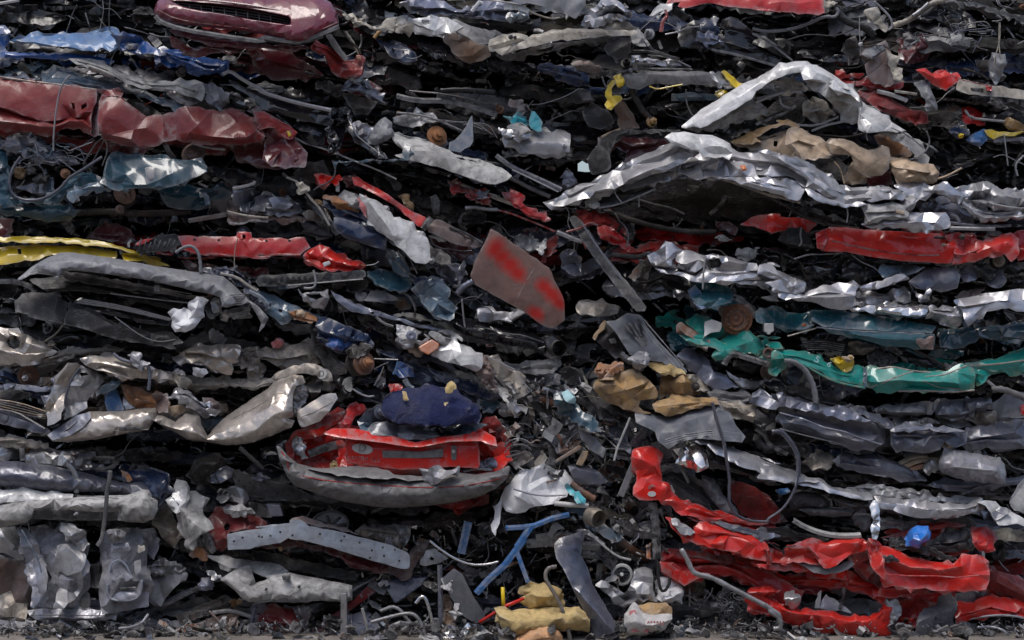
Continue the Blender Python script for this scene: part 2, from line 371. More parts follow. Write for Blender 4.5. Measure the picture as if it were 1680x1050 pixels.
    # tilt relative to the local centre line of the panel, so long sloping panels lean properly
    if x1 - x0 > hgt * 1.3:
        bins = np.clip(((X - x0) / (x1 - x0 + 1e-6) * 24).astype(int), 0, 23)
        top = np.full(24, np.nan); bot = np.full(24, np.nan)
        for b_ in range(24):
            yy = Y[bins == b_]
            if len(yy): top[b_] = yy.min(); bot[b_] = yy.max()
        mid = (top + bot) / 2; ok = ~np.isnan(mid); mid = np.interp(np.arange(24), np.arange(24)[ok], mid[ok])
        mid = np.convolve(np.pad(mid, 2, 'edge'), np.ones(5) / 5, 'valid')
        yc = np.interp((vx - x0) / (x1 - x0 + 1e-6) * 24 - .5, np.arange(24), mid)
    else: yc = ym
    dep += tilt * (yc - vy) * S + skew * (vx - xm) * S
    t_ = np.clip(db / w, 0, 1); dep -= bulge * (np.sqrt(1 - (1 - t_) ** 2) if rnd_ else t_)
    if rk and horiz:
        t0_ = np.interp(vx, bxs[okb], tp[okb]); b0_ = np.interp(vx, bxs[okb], bt_[okb]); v_ = np.clip((vy - t0_) / np.maximum(b0_ - t0_, 3), 0, 1)
        kk = [0.] + [k_ + 0 * vx + .13 * vn(vx / 45, k_ * 7 + 0 * vx, seed + 31) for k_, _ in rk] + [1.]; aa = [0.] + [a_ for _, a_ in rk] + [0.]
        rd = np.zeros(len(vx))
        for q in range(len(kk) - 1):
            lo, hi = kk[q] + 0 * vx, kk[q + 1] + 0 * vx; m_ = (v_ >= lo) & (v_ <= hi + 1e-9); rd = np.where(m_, aa[q] + (aa[q + 1] - aa[q]) * (v_ - lo) / np.maximum(hi - lo, 1e-3), rd)
        dep += rd * (.75 + .5 * vn(vx / 70, 0 * vx, seed + 41))
    elif rk:
        for ox_, oy_, nx2, ny2, a_ in rk: sd = np.abs((vx - ox_) * nx2 + (vy - oy_) * ny2); dep += a_ * np.minimum(sd, 22) * S - (a_ * 8 * S)
    msk = np.clip(.08 + 1.9 * (.5 + .5 * vn(vx / (cell * 3.3), vy / (cell * 1.8), seed + 77)) ** 3, .08, 1.7)
    dep += cr * g * inn * msk
    dep += cr * 1.6 * vn(vx / (cell * 3.1), vy / (cell * 2.1), seed) 
    if folds:
        for (ang, wl, amp) in folds:
            u = vx * math.cos(R(ang)) + vy * math.sin(R(ang)) + 10 * vn(vx / 60, vy / 60, seed + 5)
            dep += amp * tri(u / wl + seed * .37 + .35 * vn(vx / 50, vy / 50, seed + 9)) * np.clip(db / 6, .3, 1)
    verts = [P(x, y, d + q) for x, y, q in zip(vx, vy, dep)]
    if root is not None and name not in SUBN and len(vx) > 8: LASTP[root.name] = (vx, vy, d + dep, F)
    # turned-back flange round the rim
    ec = {}
    for f in F:
        for q in range(3):
            a_, b_ = int(f[q]), int(f[(q + 1) % 3]); ec[(min(a_, b_), max(a_, b_))] = ec.get((min(a_, b_), max(a_, b_)), []) + [(a_, b_)]
    faces = [tuple(int(v) for v in f) for f in F]
    bm = bmesh.new()
    if fl:
        bnd = [v[0] for v in ec.values() if len(v) == 1]; mp = {}
        cxm, cym = vx.mean(), vy.mean()
        nbr = {}
        for a_, b_ in bnd: nbr.setdefault(a_, []).append(b_); nbr.setdefault(b_, []).append(a_)
        for v in nbr:
            # inward shift, so that the flange curls behind the face
            n0, n1 = nbr[v][0], nbr[v][-1]; tx, ty = vx[n1] - vx[n0], vy[n1] - vy[n0]; l = math.hypot(tx, ty) + 1e-6
            ox, oy = -ty / l, tx / l
            tx2, ty2 = vx[v] + ox * 3, vy[v] + oy * 3
            if not inside(np.array([tx2]), np.array([ty2]), out)[0]: ox, oy = -ox, -oy
            k = fl * (.55 + .7 * rng.random())
            if cr >= .0075 and float(vn(vx[v] / 23, vy[v] / 23, seed + 91)) > .05:   # torn lip
                q_ = rng.uniform(.5, 5.5) if rng.random() < .8 else 9; verts.append(P(vx[v] - ox * q_ + rng.gauss(0, 1.2), vy[v] - oy * q_ * .8, d + dep[v] + rng.uniform(-.012, .03)))
            else: verts.append(P(vx[v] + ox * 2.0, vy[v] + oy * 1.2, d + dep[v] + k))
            mp[v] = len(verts) - 1
        for a_, b_ in bnd: faces.append((b_, a_, mp[a_], mp[b_]))
    par = parent or root
    ob = new_mesh_obj(name, verts, faces, mat, root=root, lab=lab, parent=parent)
    if root is not None and name not in SUBN: LASTO[root.name] = ob
    me = ob.data
    nv_ = len(me.vertices); rim = np.ones(nv_, np.float32); rim[:len(vx)] = (db < 1.5); me.attributes.new('rim', 'FLOAT', 'POINT').data.foreach_set('value', rim)
    cl = me.attributes.new('crease_edge', 'FLOAT', 'EDGE')
    cv = np.zeros(len(me.edges)); bset = {k for k, v in ec.items() if len(v) == 1}
    for e in me.edges:
        k = (min(e.vertices), max(e.vertices))
        cv[e.index] = edge if k in bset else (1. if rng.random() < .4 else rng.random() ** 1.3 * .8)
    cl.data.foreach_set('value', cv)
    if sub:
        s = ob.modifiers.new('subsurf', 'SUBSURF'); s.levels = sub; s.render_levels = sub
    if th:
        s = ob.modifiers.new('thickness', 'SOLIDIFY'); s.thickness = th; s.offset = -1
    s = ob.modifiers.new('split', 'EDGE_SPLIT'); s.split_angle = R(48 if rnd_ else 21 if cr > .007 else 26)
    return ob
def chaikin(p, n=1):
    for _ in range(n):
        q = [p[0]]
        for a, b in zip(p, p[1:]): q += [a * .75 + b * .25, a * .25 + b * .75]
        q.append(p[-1]); p = q
    return p
def tube_geo(path, r, seg=7, flat=1., vb=None, fb=None, cap=True, taper=None):
    vb = [] if vb is None else vb; fb = [] if fb is None else fb
    n = len(path); base = len(vb); up = Vector((.13, .2, .97)).normalized(); prev = None
    for i, p in enumerate(path):
        t = (path[min(i + 1, n - 1)] - path[max(i - 1, 0)]).normalized()
        s = t.cross(up) if prev is None else (prev - t * prev.dot(t))
        if s.length < 1e-4: s = t.cross(Vector((1, .1, 0)))
        s.normalize(); prev = s; u = s.cross(t)
        rr = r * (1 + .13 * math.sin(i * 2.7 + n * 1.3 + path[0].x * 9))
        for k in range(seg):
            a = 2 * math.pi * k / seg; vb.append(p + s * math.cos(a) * rr + u * math.sin(a) * rr * flat)
    for i in range(n - 1):
        for k in range(seg):
            a = base + i * seg + k; b = base + i * seg + (k + 1) % seg
            fb.append((a, b, b + seg, a + seg))
    if cap: fb.append(tuple(base + k for k in range(seg))[::-1]); fb.append(tuple(base + (n - 1) * seg + k for k in range(seg)))
    return vb, fb
def path3(s, d, depths=None, sm=2, stick=None, off=.004):
    q = pts(s) if isinstance(s, str) else s
    if stick is not None:
        q2 = [q[0]]
        for a_, b_ in zip(q, q[1:]):
            k_ = max(1, int(math.hypot(b_[0] - a_[0], b_[1] - a_[1]) / 9))
            q2 += [(a_[0] + (b_[0] - a_[0]) * i_ / k_, a_[1] + (b_[1] - a_[1]) * i_ / k_) for i_ in range(1, k_ + 1)]
        dd_ = [depth_at(stick, *p_) for p_ in q2]; last = next((v_ for v_ in dd_ if v_ is not None), None)
        if last is not None:
            depths = []
            for v_ in dd_: last = v_ if v_ is not None else last; depths.append(last - off)
            q = q2
    v = [P(x, y, (depths[i] if depths else d)) for i, (x, y) in enumerate(q)]
    return chaikin(v, sm)
def tube(root, name, s, r, mat, d=0., depths=None, sm=2, flat=1., seg=8, lab=None, taper=None, parent=None):
    """r in millimetres"""
    vb, fb = tube_geo(path3(s, d, depths, sm, root if name in STICK else None, r / 2000), r / 1000, seg, flat, taper=None)
    return new_mesh_obj(name, vb, fb, mat, root=root, lab=lab, parent=parent)
def strip(root, name, s, w, mat, d=0., th=.004, depths=None, lean=.4, sm=1, lab=None, lipw=.35, parent=None, jag=0.):
    """bent L-section strip or rail: a face w mm tall with a lip turned back"""
    p = path3(s, d, depths, sm, root if name in STICK else None, .007); w /= 1000; vb = []; fb = []; n = len(p); rng = random.Random(ns())
    for i, c in enumerate(p):
        t = (p[min(i + 1, n - 1)] - p[max(i - 1, 0)]).normalized()
        u = Vector((0, -1, 0)).cross(t); u = u.normalized() if u.length > 1e-3 else Vector((0, 0, 1))
        if u.z < 0: u = -u
        j = rng.gauss(0, jag)
        prof = [(u * (-w * .5), .0 + w * lipw), (u * (-w * .5), 0), (u * (w * (.1 + j)), -w * .12), (u * (w * .5), w * lean * .4), (u * (w * .52), w * lean + w * lipw)]
        for q, dy in prof: vb.append(c + q + Vector((0, dy, 0)))
    m = 5
    for i in range(n - 1):
        for k in range(m - 1):
            a = i * m + k; fb.append((a, a + m, a + m + 1, a + 1))
    o = new_mesh_obj(name, vb, fb, mat, root=root, lab=lab, parent=parent, smooth=False)
    s_ = o.modifiers.new('thickness', 'SOLIDIFY'); s_.thickness = th
    return o
def lathe_geo(prof, c, ax, seg=28, squash=1., vb=None, fb=None):
    """prof = [(radius, height along axis)], c centre, ax axis direction"""
    vb = [] if vb is None else vb; fb = [] if fb is None else fb; b0 = len(vb)
    ax = Vector(ax).normalized(); s = ax.cross(Vector((.02, .1, 1))).normalized(); u = s.cross(ax)
    for r, h in prof:
        for k in range(seg):
            a = 2 * math.pi * k / seg; vb.append(c + ax * h + s * math.cos(a) * r + u * math.sin(a) * r * squash)
    for i in range(len(prof) - 1):
        for k in range(seg):
            a = b0 + i * seg + k; b = b0 + i * seg + (k + 1) % seg; fb.append((a, b, b + seg, a + seg))
    return vb, fb
def disc(root, name, x, y, r, mat, d=0., ax=(0, -1, 0), prof=None, squash=1., lab=None, parent=None):
    """brake disc, hub or lamp; r in photograph units"""
    r *= S
    if name in STICK:
        q_ = depth_at(root, x, y); d = d if q_ is None else q_ - .006
        LASTD[root.name] = d - .004
    prof = prof or [(r, 0), (r, .015), (r * .62, .017), (r * .58, .045), (r * .3, .05), (r * .26, .075), (r * .02, .078)]
    vb, fb = lathe_geo(prof, P(x, y, d), ax, squash=squash)
    o = new_mesh_obj(name, vb, fb, mat, root=root, lab=lab, parent=parent, smooth=False)
    return o
def boxy(root, name, poly, mat, d=0., depth=.08, tilt=0., skew=0., bev=.006, lab=None, parent=None, d2=None):
    """solid prism of a traced outline with bevelled edges (housings, beams, foam blocks)"""
    q = pts(poly) if isinstance(poly, str) else poly
    ym = sum(p[1] for p in q) / len(q); xm = sum(p[0] for p in q) / len(q); n = len(q)
    if name in STICK and root is not None:
        dd_ = [depth_at(root, x, y) for x, y in q]
        if None not in dd_: d = min(dd_) - .006; tilt = skew = 0; depth = min(depth, .03); LASTD[root.name] = d
    f = [P(x, y, d + tilt * (ym - y) * S + skew * (x - xm) * S) for x, y in q]
    b = [v + Vector((0, depth, 0)) for v in f]
    faces = [tuple(range(n)), tuple(range(2 * n - 1, n - 1, -1))] + [(i, i + n, (i + 1) % n + n, (i + 1) % n) for i in range(n)]
    o = new_mesh_obj(name, f + b, faces, mat, root=root, lab=lab, parent=parent, smooth=False)
    bm = bmesh.new(); bm.from_mesh(o.data); bmesh.ops.recalc_face_normals(bm, faces=bm.faces)
    bm.to_mesh(o.data); bm.free()
    if bev:
        m = o.modifiers.new('bevel', 'BEVEL'); m.width = bev; m.segments = 2; m.limit_method = 'ANGLE'
    return o
def text(root, name, s, x, y, size, mat, d, rot=0., sx=1., tiltx=0., parent=None, shear=0., lab=None):
    if parent is None and name in SUBN and root.name in LASTO: parent = LASTO[root.name]
    if name in STICK:
        q_ = [depth_at(root, x + k_, y) for k_ in (-size, 0, size)]; q_ = [v_ for v_ in q_ if v_ is not None]; d = min(q_) - .008 if q_ else d
        if 'letter' in name or 'mark' in name: d = min(d - .022, LASTD.get(root.name, d) - .004)
    cu = bpy.data.curves.new(name, 'FONT'); cu.body = s; cu.size = size * S; cu.extrude = .0006; cu.align_x = 'CENTER'; cu.align_y = 'CENTER'; cu.shear = shear
    t = bpy.data.objects.new(name + '_tmp', cu); COL.objects.link(t)
    dg = bpy.context.evaluated_depsgraph_get(); me = bpy.data.meshes.new_from_object(t.evaluated_get(dg))
    bpy.data.objects.remove(t); me.name = name
    me.materials.clear(); me.materials.append(MATS[mat])
    M = Matrix.Translation(P(x, y, d)) @ Matrix.Rotation(R(rot), 4, 'Y') @ Matrix.Rotation(R(90 - tiltx), 4, 'X') @ Matrix.Diagonal((sx, 1, 1, 1))
    r = parent or root
    while r.parent: r = r.parent
    me.transform(Matrix.Translation(-r.location) @ M)
    o = bpy.data.objects.new(name, me); COL.objects.link(o); o.parent = parent or root
    if lab: o['label'] = lab
    return o
# ------------------------------------------------------------------ the squashed body behind the skin of each car
def band_fn(b):
    xs = np.array([q[0] for q in b], float); t = np.array([q[1] for q in b], float); o = np.array([q[2] for q in b], float)
    return lambda x: (np.interp(x, xs, t), np.interp(x, xs, o))
HOLE = (936, 992, 226, 282)     # the one place where daylight comes through the pile
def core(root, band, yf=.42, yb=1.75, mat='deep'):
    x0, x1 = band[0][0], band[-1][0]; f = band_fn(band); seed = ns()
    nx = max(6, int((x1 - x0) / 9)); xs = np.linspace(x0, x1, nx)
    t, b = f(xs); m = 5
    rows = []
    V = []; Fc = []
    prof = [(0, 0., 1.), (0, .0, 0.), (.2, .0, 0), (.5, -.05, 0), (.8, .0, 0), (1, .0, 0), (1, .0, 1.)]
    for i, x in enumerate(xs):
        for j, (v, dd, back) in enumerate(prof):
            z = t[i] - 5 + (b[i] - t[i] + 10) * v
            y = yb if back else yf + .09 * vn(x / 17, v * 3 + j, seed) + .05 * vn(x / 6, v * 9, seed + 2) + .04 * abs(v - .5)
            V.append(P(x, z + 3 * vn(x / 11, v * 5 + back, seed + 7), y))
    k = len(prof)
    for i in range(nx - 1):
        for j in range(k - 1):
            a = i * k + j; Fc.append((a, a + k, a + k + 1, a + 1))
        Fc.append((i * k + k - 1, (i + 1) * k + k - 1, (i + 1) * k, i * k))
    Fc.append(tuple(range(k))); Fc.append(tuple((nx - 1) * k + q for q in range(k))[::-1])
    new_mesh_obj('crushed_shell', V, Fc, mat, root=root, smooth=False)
SHELFN = ['floor_pan', 'roof_sheet', 'inner_panel', 'folded_sheet', 'bulkhead']
def shelf(root, band, t, mat, yf=.12, yb=1.2, amp=4., lip=5., xr=None, name=None, seed=None):
    """a sheet of the squashed car seen edge-on: wavy, ragged front edge with a turned lip"""
    seed = seed or ns(); rng = random.Random(seed); f = band_fn(band)
    x0, x1 = xr or (band[0][0], band[-1][0]); nx = max(8, int((x1 - x0) / 4.5)); xs = np.linspace(x0, x1, nx)
    top, bot = f(xs); zc = top + (bot - top) * t
    P_ = 60 + 50 * rng.random()
    zc = zc + amp * 1.9 * vn(xs / P_, 0 * xs + 3, seed + 1) + amp * .8 * (1 - 2 * np.abs(vn(xs / 27, 0 * xs, seed + 2))) * vn(xs / 70, 0 * xs, seed + 11) + amp * .5 * (np.abs(vn(xs / 9, 0 * xs, seed + 3)) - .3) * np.clip(vn(xs / 45, 0 * xs, seed + 12) * 2, 0, 1)
    fy = yf + .13 * vn(xs / 47, 0 * xs, seed + 4) + .05 * vn(xs / 13, 0 * xs, seed + 5) + .02 * vn(xs / 5, 0 * xs, seed + 14)
    lh = lip * (.35 + .9 * vn(xs / 44, 0 * xs, seed + 6)) * (.6 + .4 * vn(xs / 8, 0 * xs, seed + 13))
    lh = np.where(np.abs(lh) < 1, 1., lh); sg = 1
    ys = [0, .0, .02, .07, .16, .34, .62, 1.]
    V = []; Fc = []; k = len(ys)
    for i in range(nx):
        for j, q in enumerate(ys):
            y = fy[i] + q * (yb - fy[i]) + (0.012 if j == 0 else 0)
            z = zc[i] + (lh[i] if j == 0 else 0) - 1.0 * (j == 1)
            z += (1.6 + 7 * q) * float(vn(xs[i] / 23, q * 9, seed + 8)) * (j > 1) + (j > 1) * 3 * abs(float(vn(xs[i] / 12, q * 5, seed + 15)))
            # keep real height: project at the sheet's own depth only for x, height taken at the front
            p = P(xs[i], z, y); V.append(Vector((p.x, y, P(xs[i], z, fy[i]).z)))
    for i in range(nx - 1):
        for j in range(k - 1):
            a = i * k + j; Fc.append((a, a + k, a + k + 1, a + 1))
    o = new_mesh_obj(name or rng.choice(SHELFN), V, Fc, mat, root=root, smooth=True)
    m = o.modifiers.new('thickness', 'SOLIDIFY'); m.thickness = .004
    es = o.modifiers.new('split', 'EDGE_SPLIT'); es.split_angle = R(38)
    return o
def rnd_pt(rng, f, x0, x1, a=.06, b=.94):
    x = rng.uniform(x0, x1); t, bt = f(x); return x, float(t + (bt - t) * rng.uniform(a, b))
DARKS = ['black', 'blackplastic', 'darkplastic', 'grime', 'rubber', 'black', 'deep']
def bits(root, band, n, mats, yr=(.1, .42), size=1., seed=None, kinds='sptchbd', xr=None):
    """small torn pieces of the car: brackets, pipes, cables, shards, housings"""
    seed = seed or ns(); rng = random.Random(seed); f = band_fn(band); x0, x1 = xr or (band[0][0], band[-1][0])
    for _ in range(n):
        x, y = rnd_pt(rng, f, x0, x1); d = rng.uniform(*yr); k = rng.choice(kinds)
        mt = rng.choice(mats) if rng.random() < .62 else rng.choice(DARKS)
        ang = rng.gauss(.12, .5)
        if k == 's':      # torn shard
            L_ = rng.uniform(12, 56) * size; H_ = L_ * rng.uniform(.15, .5); ang = rng.gauss(.08, .3); q = []
            m = rng.randint(5, 8)
            for i in range(m):
                a = 2 * math.pi * i / m; rr = rng.uniform(.55, 1.15); u, v = math.cos(a) * L_ * rr * .6, math.sin(a) * H_ * rr * .7
                q.append((x + u * math.cos(ang) - v * math.sin(ang), y + u * math.sin(ang) + v * math.cos(ang)))
            panel(root, 'torn_sheet', q, mt, d=d, tilt=rng.uniform(-.3, .9), bulge=.015, cr=.022, cell=11 * size, fl=.02 if rng.random() < .5 else 0, sub=1, rag=.8, seed=ns())
        elif k == 'b':    # bent bracket
            L_ = rng.uniform(18, 70) * size; w = rng.uniform(8, 34); q = [(x, y)]; a = ang
            dd = [d]
            for i in range(rng.randint(1, 4)):
                l = L_ / 3 * rng.uniform(.6, 1.4); q.append((q[-1][0] + l * math.cos(a), q[-1][1] + l * math.sin(a))); a += rng.gauss(0, .55); dd.append(dd[-1] + rng.gauss(0, .05))
            strip(root, 'bracket', q, w, mt, th=.003, depths=dd, sm=0, jag=.06)
        elif k in 'tp':   # pipe
            L_ = rng.uniform(25, 95) * size; q = [(x, y)]; dd = [d]; a = ang
            for i in range(3): q.append((q[-1][0] + L_ / 3 * math.cos(a), q[-1][1] + L_ / 3 * math.sin(a))); a += rng.gauss(0, .5); dd.append(dd[-1] + rng.gauss(0, .05))
            tube(root, 'pipe', q, rng.uniform(3, 11) if k == 't' else rng.uniform(7, 20), mt, depths=dd, sm=1, seg=8)
        elif k == 'c':    # drooping cables
            vb, fb = [], []; L_ = rng.uniform(20, 75) * size; ex = rng.uniform(-.3, 1)
            for w in range(rng.randint(1, 4)):
                q = [P(x + rng.gauss(0, 2), y, d + rng.gauss(0, .02))]
                for i in range(1, 5): q.append(P(x + L_ * ex * i / 4 + rng.gauss(0, 4), y + L_ * .35 * math.sin(i / 4 * 2.6) + rng.gauss(0, 4), d - .03 + rng.gauss(0, .03)))
                tube_geo(chaikin(q, 2), rng.uniform(.0016, .0036), 5, vb=vb, fb=fb)
            new_mesh_obj('cable', vb, fb, rng.choice(['rubber', 'rubber', 'blackplastic', 'greyplastic', 'lightsteel']), root=root)
        elif k == 'h':    # housing
            w = rng.uniform(7, 24) * size; h = w * rng.uniform(.35, .9); a = ang; q = []
            for u, v in ((-1, -1), (.2, -1.2), (1, -.8), (1.1, .3), (.6, 1), (-.9, .9)):
                u *= w * rng.uniform(.7, 1.1) * .6; v *= h * rng.uniform(.7, 1.1) * .6; q.append((x + u * math.cos(a) - v * math.sin(a), y + u * math.sin(a) + v * math.cos(a)))
            boxy(root, 'housing', q, rng.choice([mt, 'blackplastic', 'darkplastic', 'grime']), d=d, depth=rng.uniform(.04, .12), tilt=rng.uniform(-.2, .6), skew=rng.gauss(0, .3), bev=.004)
        elif k == 'd':
            r = rng.uniform(4, 10) * size
            disc(root, 'pulley', x, y, r, rng.choice(['rusty', 'grime', 'greysteel', 'blackplastic']), d=d, ax=(rng.gauss(0, .5), -1, rng.gauss(.2, .4)))
def fillers(root, band, cols, rng, d=(.12, .44), cover=1.3, names=('inner_panel', 'door_skin', 'floor_pan', 'sill', 'wheel_housing', 'roof_sheet')):
    """the folded panels of the same car that fill its height behind the front skin"""
    f = band_fn(band); x0, x1 = band[0][0], band[-1][0]; x = x0 - 20.
    while x < x1:
        w = rng.uniform(70, 190); t, b = f(min(x1, max(x0, x + w / 2))); h = float(b - t); n = max(1, int(round(h / 42. * cover)))
        for k in range(n):
            hh = h / n * rng.uniform(.7, 1.25); xa = x + rng.uniform(-25, 25); ww = w * rng.uniform(.7, 1.3); up, lo = [], []; m = max(3, int(ww / 22))
            for i in range(m + 1):
                xx = xa + ww * i / m; tt, bb = f(min(x1, max(x0, xx))); zc = float(tt + (bb - tt) * (k + .5) / n) + rng.gauss(0, 3); e_ = math.sin(math.pi * (i + .5) / (m + 1)) ** .5
                up.append((xx, zc - hh * .5 * e_ * rng.uniform(.6, 1.15))); lo.append((xx, zc + hh * .5 * e_ * rng.uniform(.6, 1.15)))
            mt = rng.choice(cols) if rng.random() < .58 else rng.choice(('black', 'glossblack', 'glossblack', 'deep', 'darkplastic', 'black', 'slate', 'navy', 'navy', 'grime', 'greysteel', 'slate'))
            panel(root, rng.choice(names), up + lo[::-1], mt, d=rng.uniform(*d), tilt=rng.uniform(.1, .9), cr=rng.choice((.012, .02, .03)), cell=rng.choice((14, 18, 24)), fl=.05, rag=2., sub=1, th=0)
        x += w * rng.uniform(.6, .95)
CARG = 'crushed cars stacked in the scrap wall'
def car(label, band, cols, sh=4, nb=14,  yf=.14, amp=4., lip=6., size=1., shm=None, kinds='sptchbdbs', ycore=.6):
    if isinstance(band, str): band = [tuple(float(v) for v in q.split(',')) for q in band.split()]
    xm = (band[0][0] + band[-1][0]) / 2; f = band_fn(band)
    e = thing('crushed_car', label, 'crushed car', (xm, float(f(xm)[1])), .8, CARG)
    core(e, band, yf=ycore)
    rng = random.Random(ns())
    for i in range(sh):
        t = (i + .5) / sh + rng.uniform(-.1, .1) / sh
        shelf(e, band, t, rng.choice(shm or (cols + ['black', 'black', 'deep', 'grime', 'deep'])), yf=yf + rng.uniform(.0, .26), amp=amp * rng.uniform(.6, 1.8), lip=lip * rng.choice((1.4, .8, -1, .5, .25)), xr=(band[0][0] + rng.uniform(0, .3) * (band[-1][0] - band[0][0]) * (i % 2), band[-1][0] - rng.uniform(0, .35) * (band[-1][0] - band[0][0]) * ((i + 1) % 2)))
    bits(e, band, min(100, int(nb * 1.35)), cols + ['greysteel', 'black', 'deep'], size=size, kinds=kinds)
    fillers(e, band, cols, rng)
    for _ in range(max(1, int((band[-1][0] - band[0][0]) / 150))):
        x, y = rnd_pt(rng, f, band[0][0], band[-1][0]); a = rng.gauss(.1, .5); q = [(x, y)]; dd = [rng.uniform(-.1, .1)]
        for i in range(5): q.append((q[-1][0] + 17 * math.cos(a), q[-1][1] + 17 * math.sin(a))); a += rng.gauss(0, .6); dd.append(dd[-1] + rng.gauss(0, .03))
        tube(e, 'wire', q, rng.choice((3, 4, 7)), rng.choice(['rubber', 'lightsteel', 'greyplastic', 'greysteel']), depths=dd, seg=6)
    bits(e, band, max(4, nb // 3), cols + ['black', 'glossblack', 'darkplastic'], yr=(.16, .42), size=size * 1.5, kinds='sssh')
    e['_b'] = 0; del e['_b']
    return e
# ================================================================== upper left
c = car('black crushed car in the topmost layer, left of the pinkish bumper with a grille', '-60,-40,62 60,-40,64 170,-40,66 285,-40,92 330,-40,96', ['black', 'greysteel', 'deep'], sh=6, nb=24, yf=.16)
panel(c, 'bonnet', 'A0,0 90,-10 200,20 330,60 420,120 300,160 150,150 0,120', 'black', d=.2, cr=.03)
panel(c, 'door', 'A400,30 600,20 820,110 900,190 640,200 480,150', 'black', d=.28, cr=.03)
strip(c, 'roof_rail', 'A0,20 60,10 120,0', 22, 'dirtywhite', d=.05)
tube(c, 'cable', 'A640,-20 650,60 640,120 620,210', 3, 'lightsteel', d=.0)
tube(c, 'cable', 'A690,-20 682,100 685,190 690,260 700,300 690,410', 3, 'greysteel', d=-.02)
tube(c, 'cable', 'A580,0 640,60 700,50 760,120', 3, 'greysteel', d=.05)

c = car('faded pinkish red car whose ribbed front bumper juts from the topmost layer', '262,-40,122 430,-40,126 560,-40,150 610,30,160', ['maroon', 'darkred', 'black'], sh=4, nb=14, yf=.1)
b = panel(c, 'bumper', 'A965,60 985,10 1040,-25 1200,-45 Z440,-8 520,-8 B470,14 500,70 520,150 500,170 350,245 260,265 0,205 A1500,190 1250,165 1100,150 990,110 968,90', 'pinkred', d=-.34, tilt=.55, bulge=.12, cr=.0035, cell=30, fl=.16, rag=.3,
          holes=['A1060,5 1200,8 1500,40 1680,75 B200,100 222,125 215,160 0,130 A1500,110 1300,75 1150,50'], an=2.2, edge=.3)
panel(c, 'grille', 'A1040,-5 1200,0 1500,30 1680,62 B215,95 235,125 225,168 0,140 A1500,125 1300,90 1120,60', 'blackplastic', d=-.24, cr=.002, bulge=0, fl=.02)
strip(c, 'grille_surround', 'A1050,-14 1200,-8 1500,22 1680,52 B225,84 262,110', 14, 'pinkred', d=-.43)
strip(c, 'grille_surround', 'A1100,62 1300,96 1680,150 B120,172 250,178', 12, 'pinkred', d=-.45)
strip(c, 'body_line', 'A985,60 1100,120 1300,150 1680,190 B200,230 400,190 510,140', 8, 'maroon', d=-.46)
for i, (u, v) in enumerate((('A1080,18 1400,45 1680,88 B210,118', 5), ('A1120,36 1400,66 1680,104 B212,134', 5), ('A1160,56 1400,84 1680,120 B212,150', 5))):
    tube(c, 'grille_bar', u, 5, 'greysteel', d=-.36)
for i in range(9):
    x = 292 + i * 19; y = 9 + i * 2.5; tube(c, 'grille_bar', [(x, y - 5), (x + 1, y + 11)], 4, 'lightsteel', d=-.37, sm=0)
strip(c, 'trim_strip', 'A972,100 1010,140 1150,185 1400,225 1680,265 B0,225 200,258 290,258 400,215 520,165', 30, 'bumpergrey', d=-.45, lean=.3)
strip(c, 'trim_strip', 'A980,135 1060,165 1300,215 1680,285 B0,245 200,275 300,272 420,230', 12, 'blackplastic', d=-.43)
panel(c, 'spoiler', 'A1060,190 1300,220 1680,275 B100,290 320,290 330,300 240,310 60,300 A1500,290 1250,255 1100,225', 'pinkred', d=-.26, tilt=.7, cr=.008)
panel(c, 'fender_piece', 'A1065,225 1130,250 1170,290 1230,320 1330,290 1400,300 1380,330 1240,350 1080,295', 'maroon', d=-.2, cr=.014)
strip(c, 'bracket', 'A1190,235 1400,270 1580,290 1650,345', 10, 'maroon', d=-.22)
strip(c, 'bracket', 'A1250,290 1450,320 1640,345', 9, 'darkred', d=-.22)
panel(c, 'splash_guard', 'B0,310 230,330 250,370 300,380 420,470 300,490 100,500 0,420 A1600,380 1560,330', 'darkred', d=.02, tilt=-.1, cr=.01, cell=34)
panel(c, 'fender', 'B330,300 380,250 440,290 520,330 560,370 620,380 655,330 665,400 660,470 620,470 560,480 480,455 460,400 430,340', 'reddirt', d=-.06, cr=.014, cell=16)
panel(c, 'inner_fender', 'B640,480 720,520 790,560 640,600 560,560 580,480', 'darkred', d=.08, cr=.02)
boxy(c, 'indicator_lamp', 'B625,345 655,345 660,375 630,372', 'orange', d=-.1, depth=.03)
panel(c, 'bracket', 'B430,220 470,215 520,290 575,370 560,382 500,320', 'bumpergrey', d=-.1, cr=.004)
text(c, 'emblem', 'o', 353, 15, 9, 'greyplastic', -.31, rot=8)

c = car('blue car sheet folded flat beneath the black car, above a white roof strip', '-60,46,112 60,60,104 170,56,104 260,66,120 350,88,128 380,96,130', ['blue', 'black', 'navy'], sh=3, nb=8)
panel(c, 'bonnet', 'A90,250 240,222 400,214 640,205 680,188 745,215 748,290 690,322 640,292 600,322 480,305 300,280', 'lightblue', d=-.08, tilt=1.1, cr=.009, cell=20)
panel(c, 'fender', 'A-40,165 20,170 40,215 62,252 30,300 45,330 0,345 -40,340', 'blue', d=-.02, cr=.02)
panel(c, 'sill', 'A0,318 60,330 400,335 560,345 720,385 690,405 500,375 200,362 0,362', 'blue', d=-.06, cr=.006, cell=16)
panel(c, 'fender', 'A690,215 770,222 860,225 930,270 1010,318 1040,345 960,340 850,332 770,315 745,270', 'blue', d=-.12, cr=.018, cell=13)
panel(c, 'headlamp', 'A770,262 855,275 850,305 765,300', 'silver', d=-.15, cr=.006, cell=12)
panel(c, 'bumper', 'A1000,312 1150,335 1280,362 1420,382 1420,450 1250,465 1180,440 1080,372', 'blue', d=.0, tilt=.6, cr=.01, cell=22)
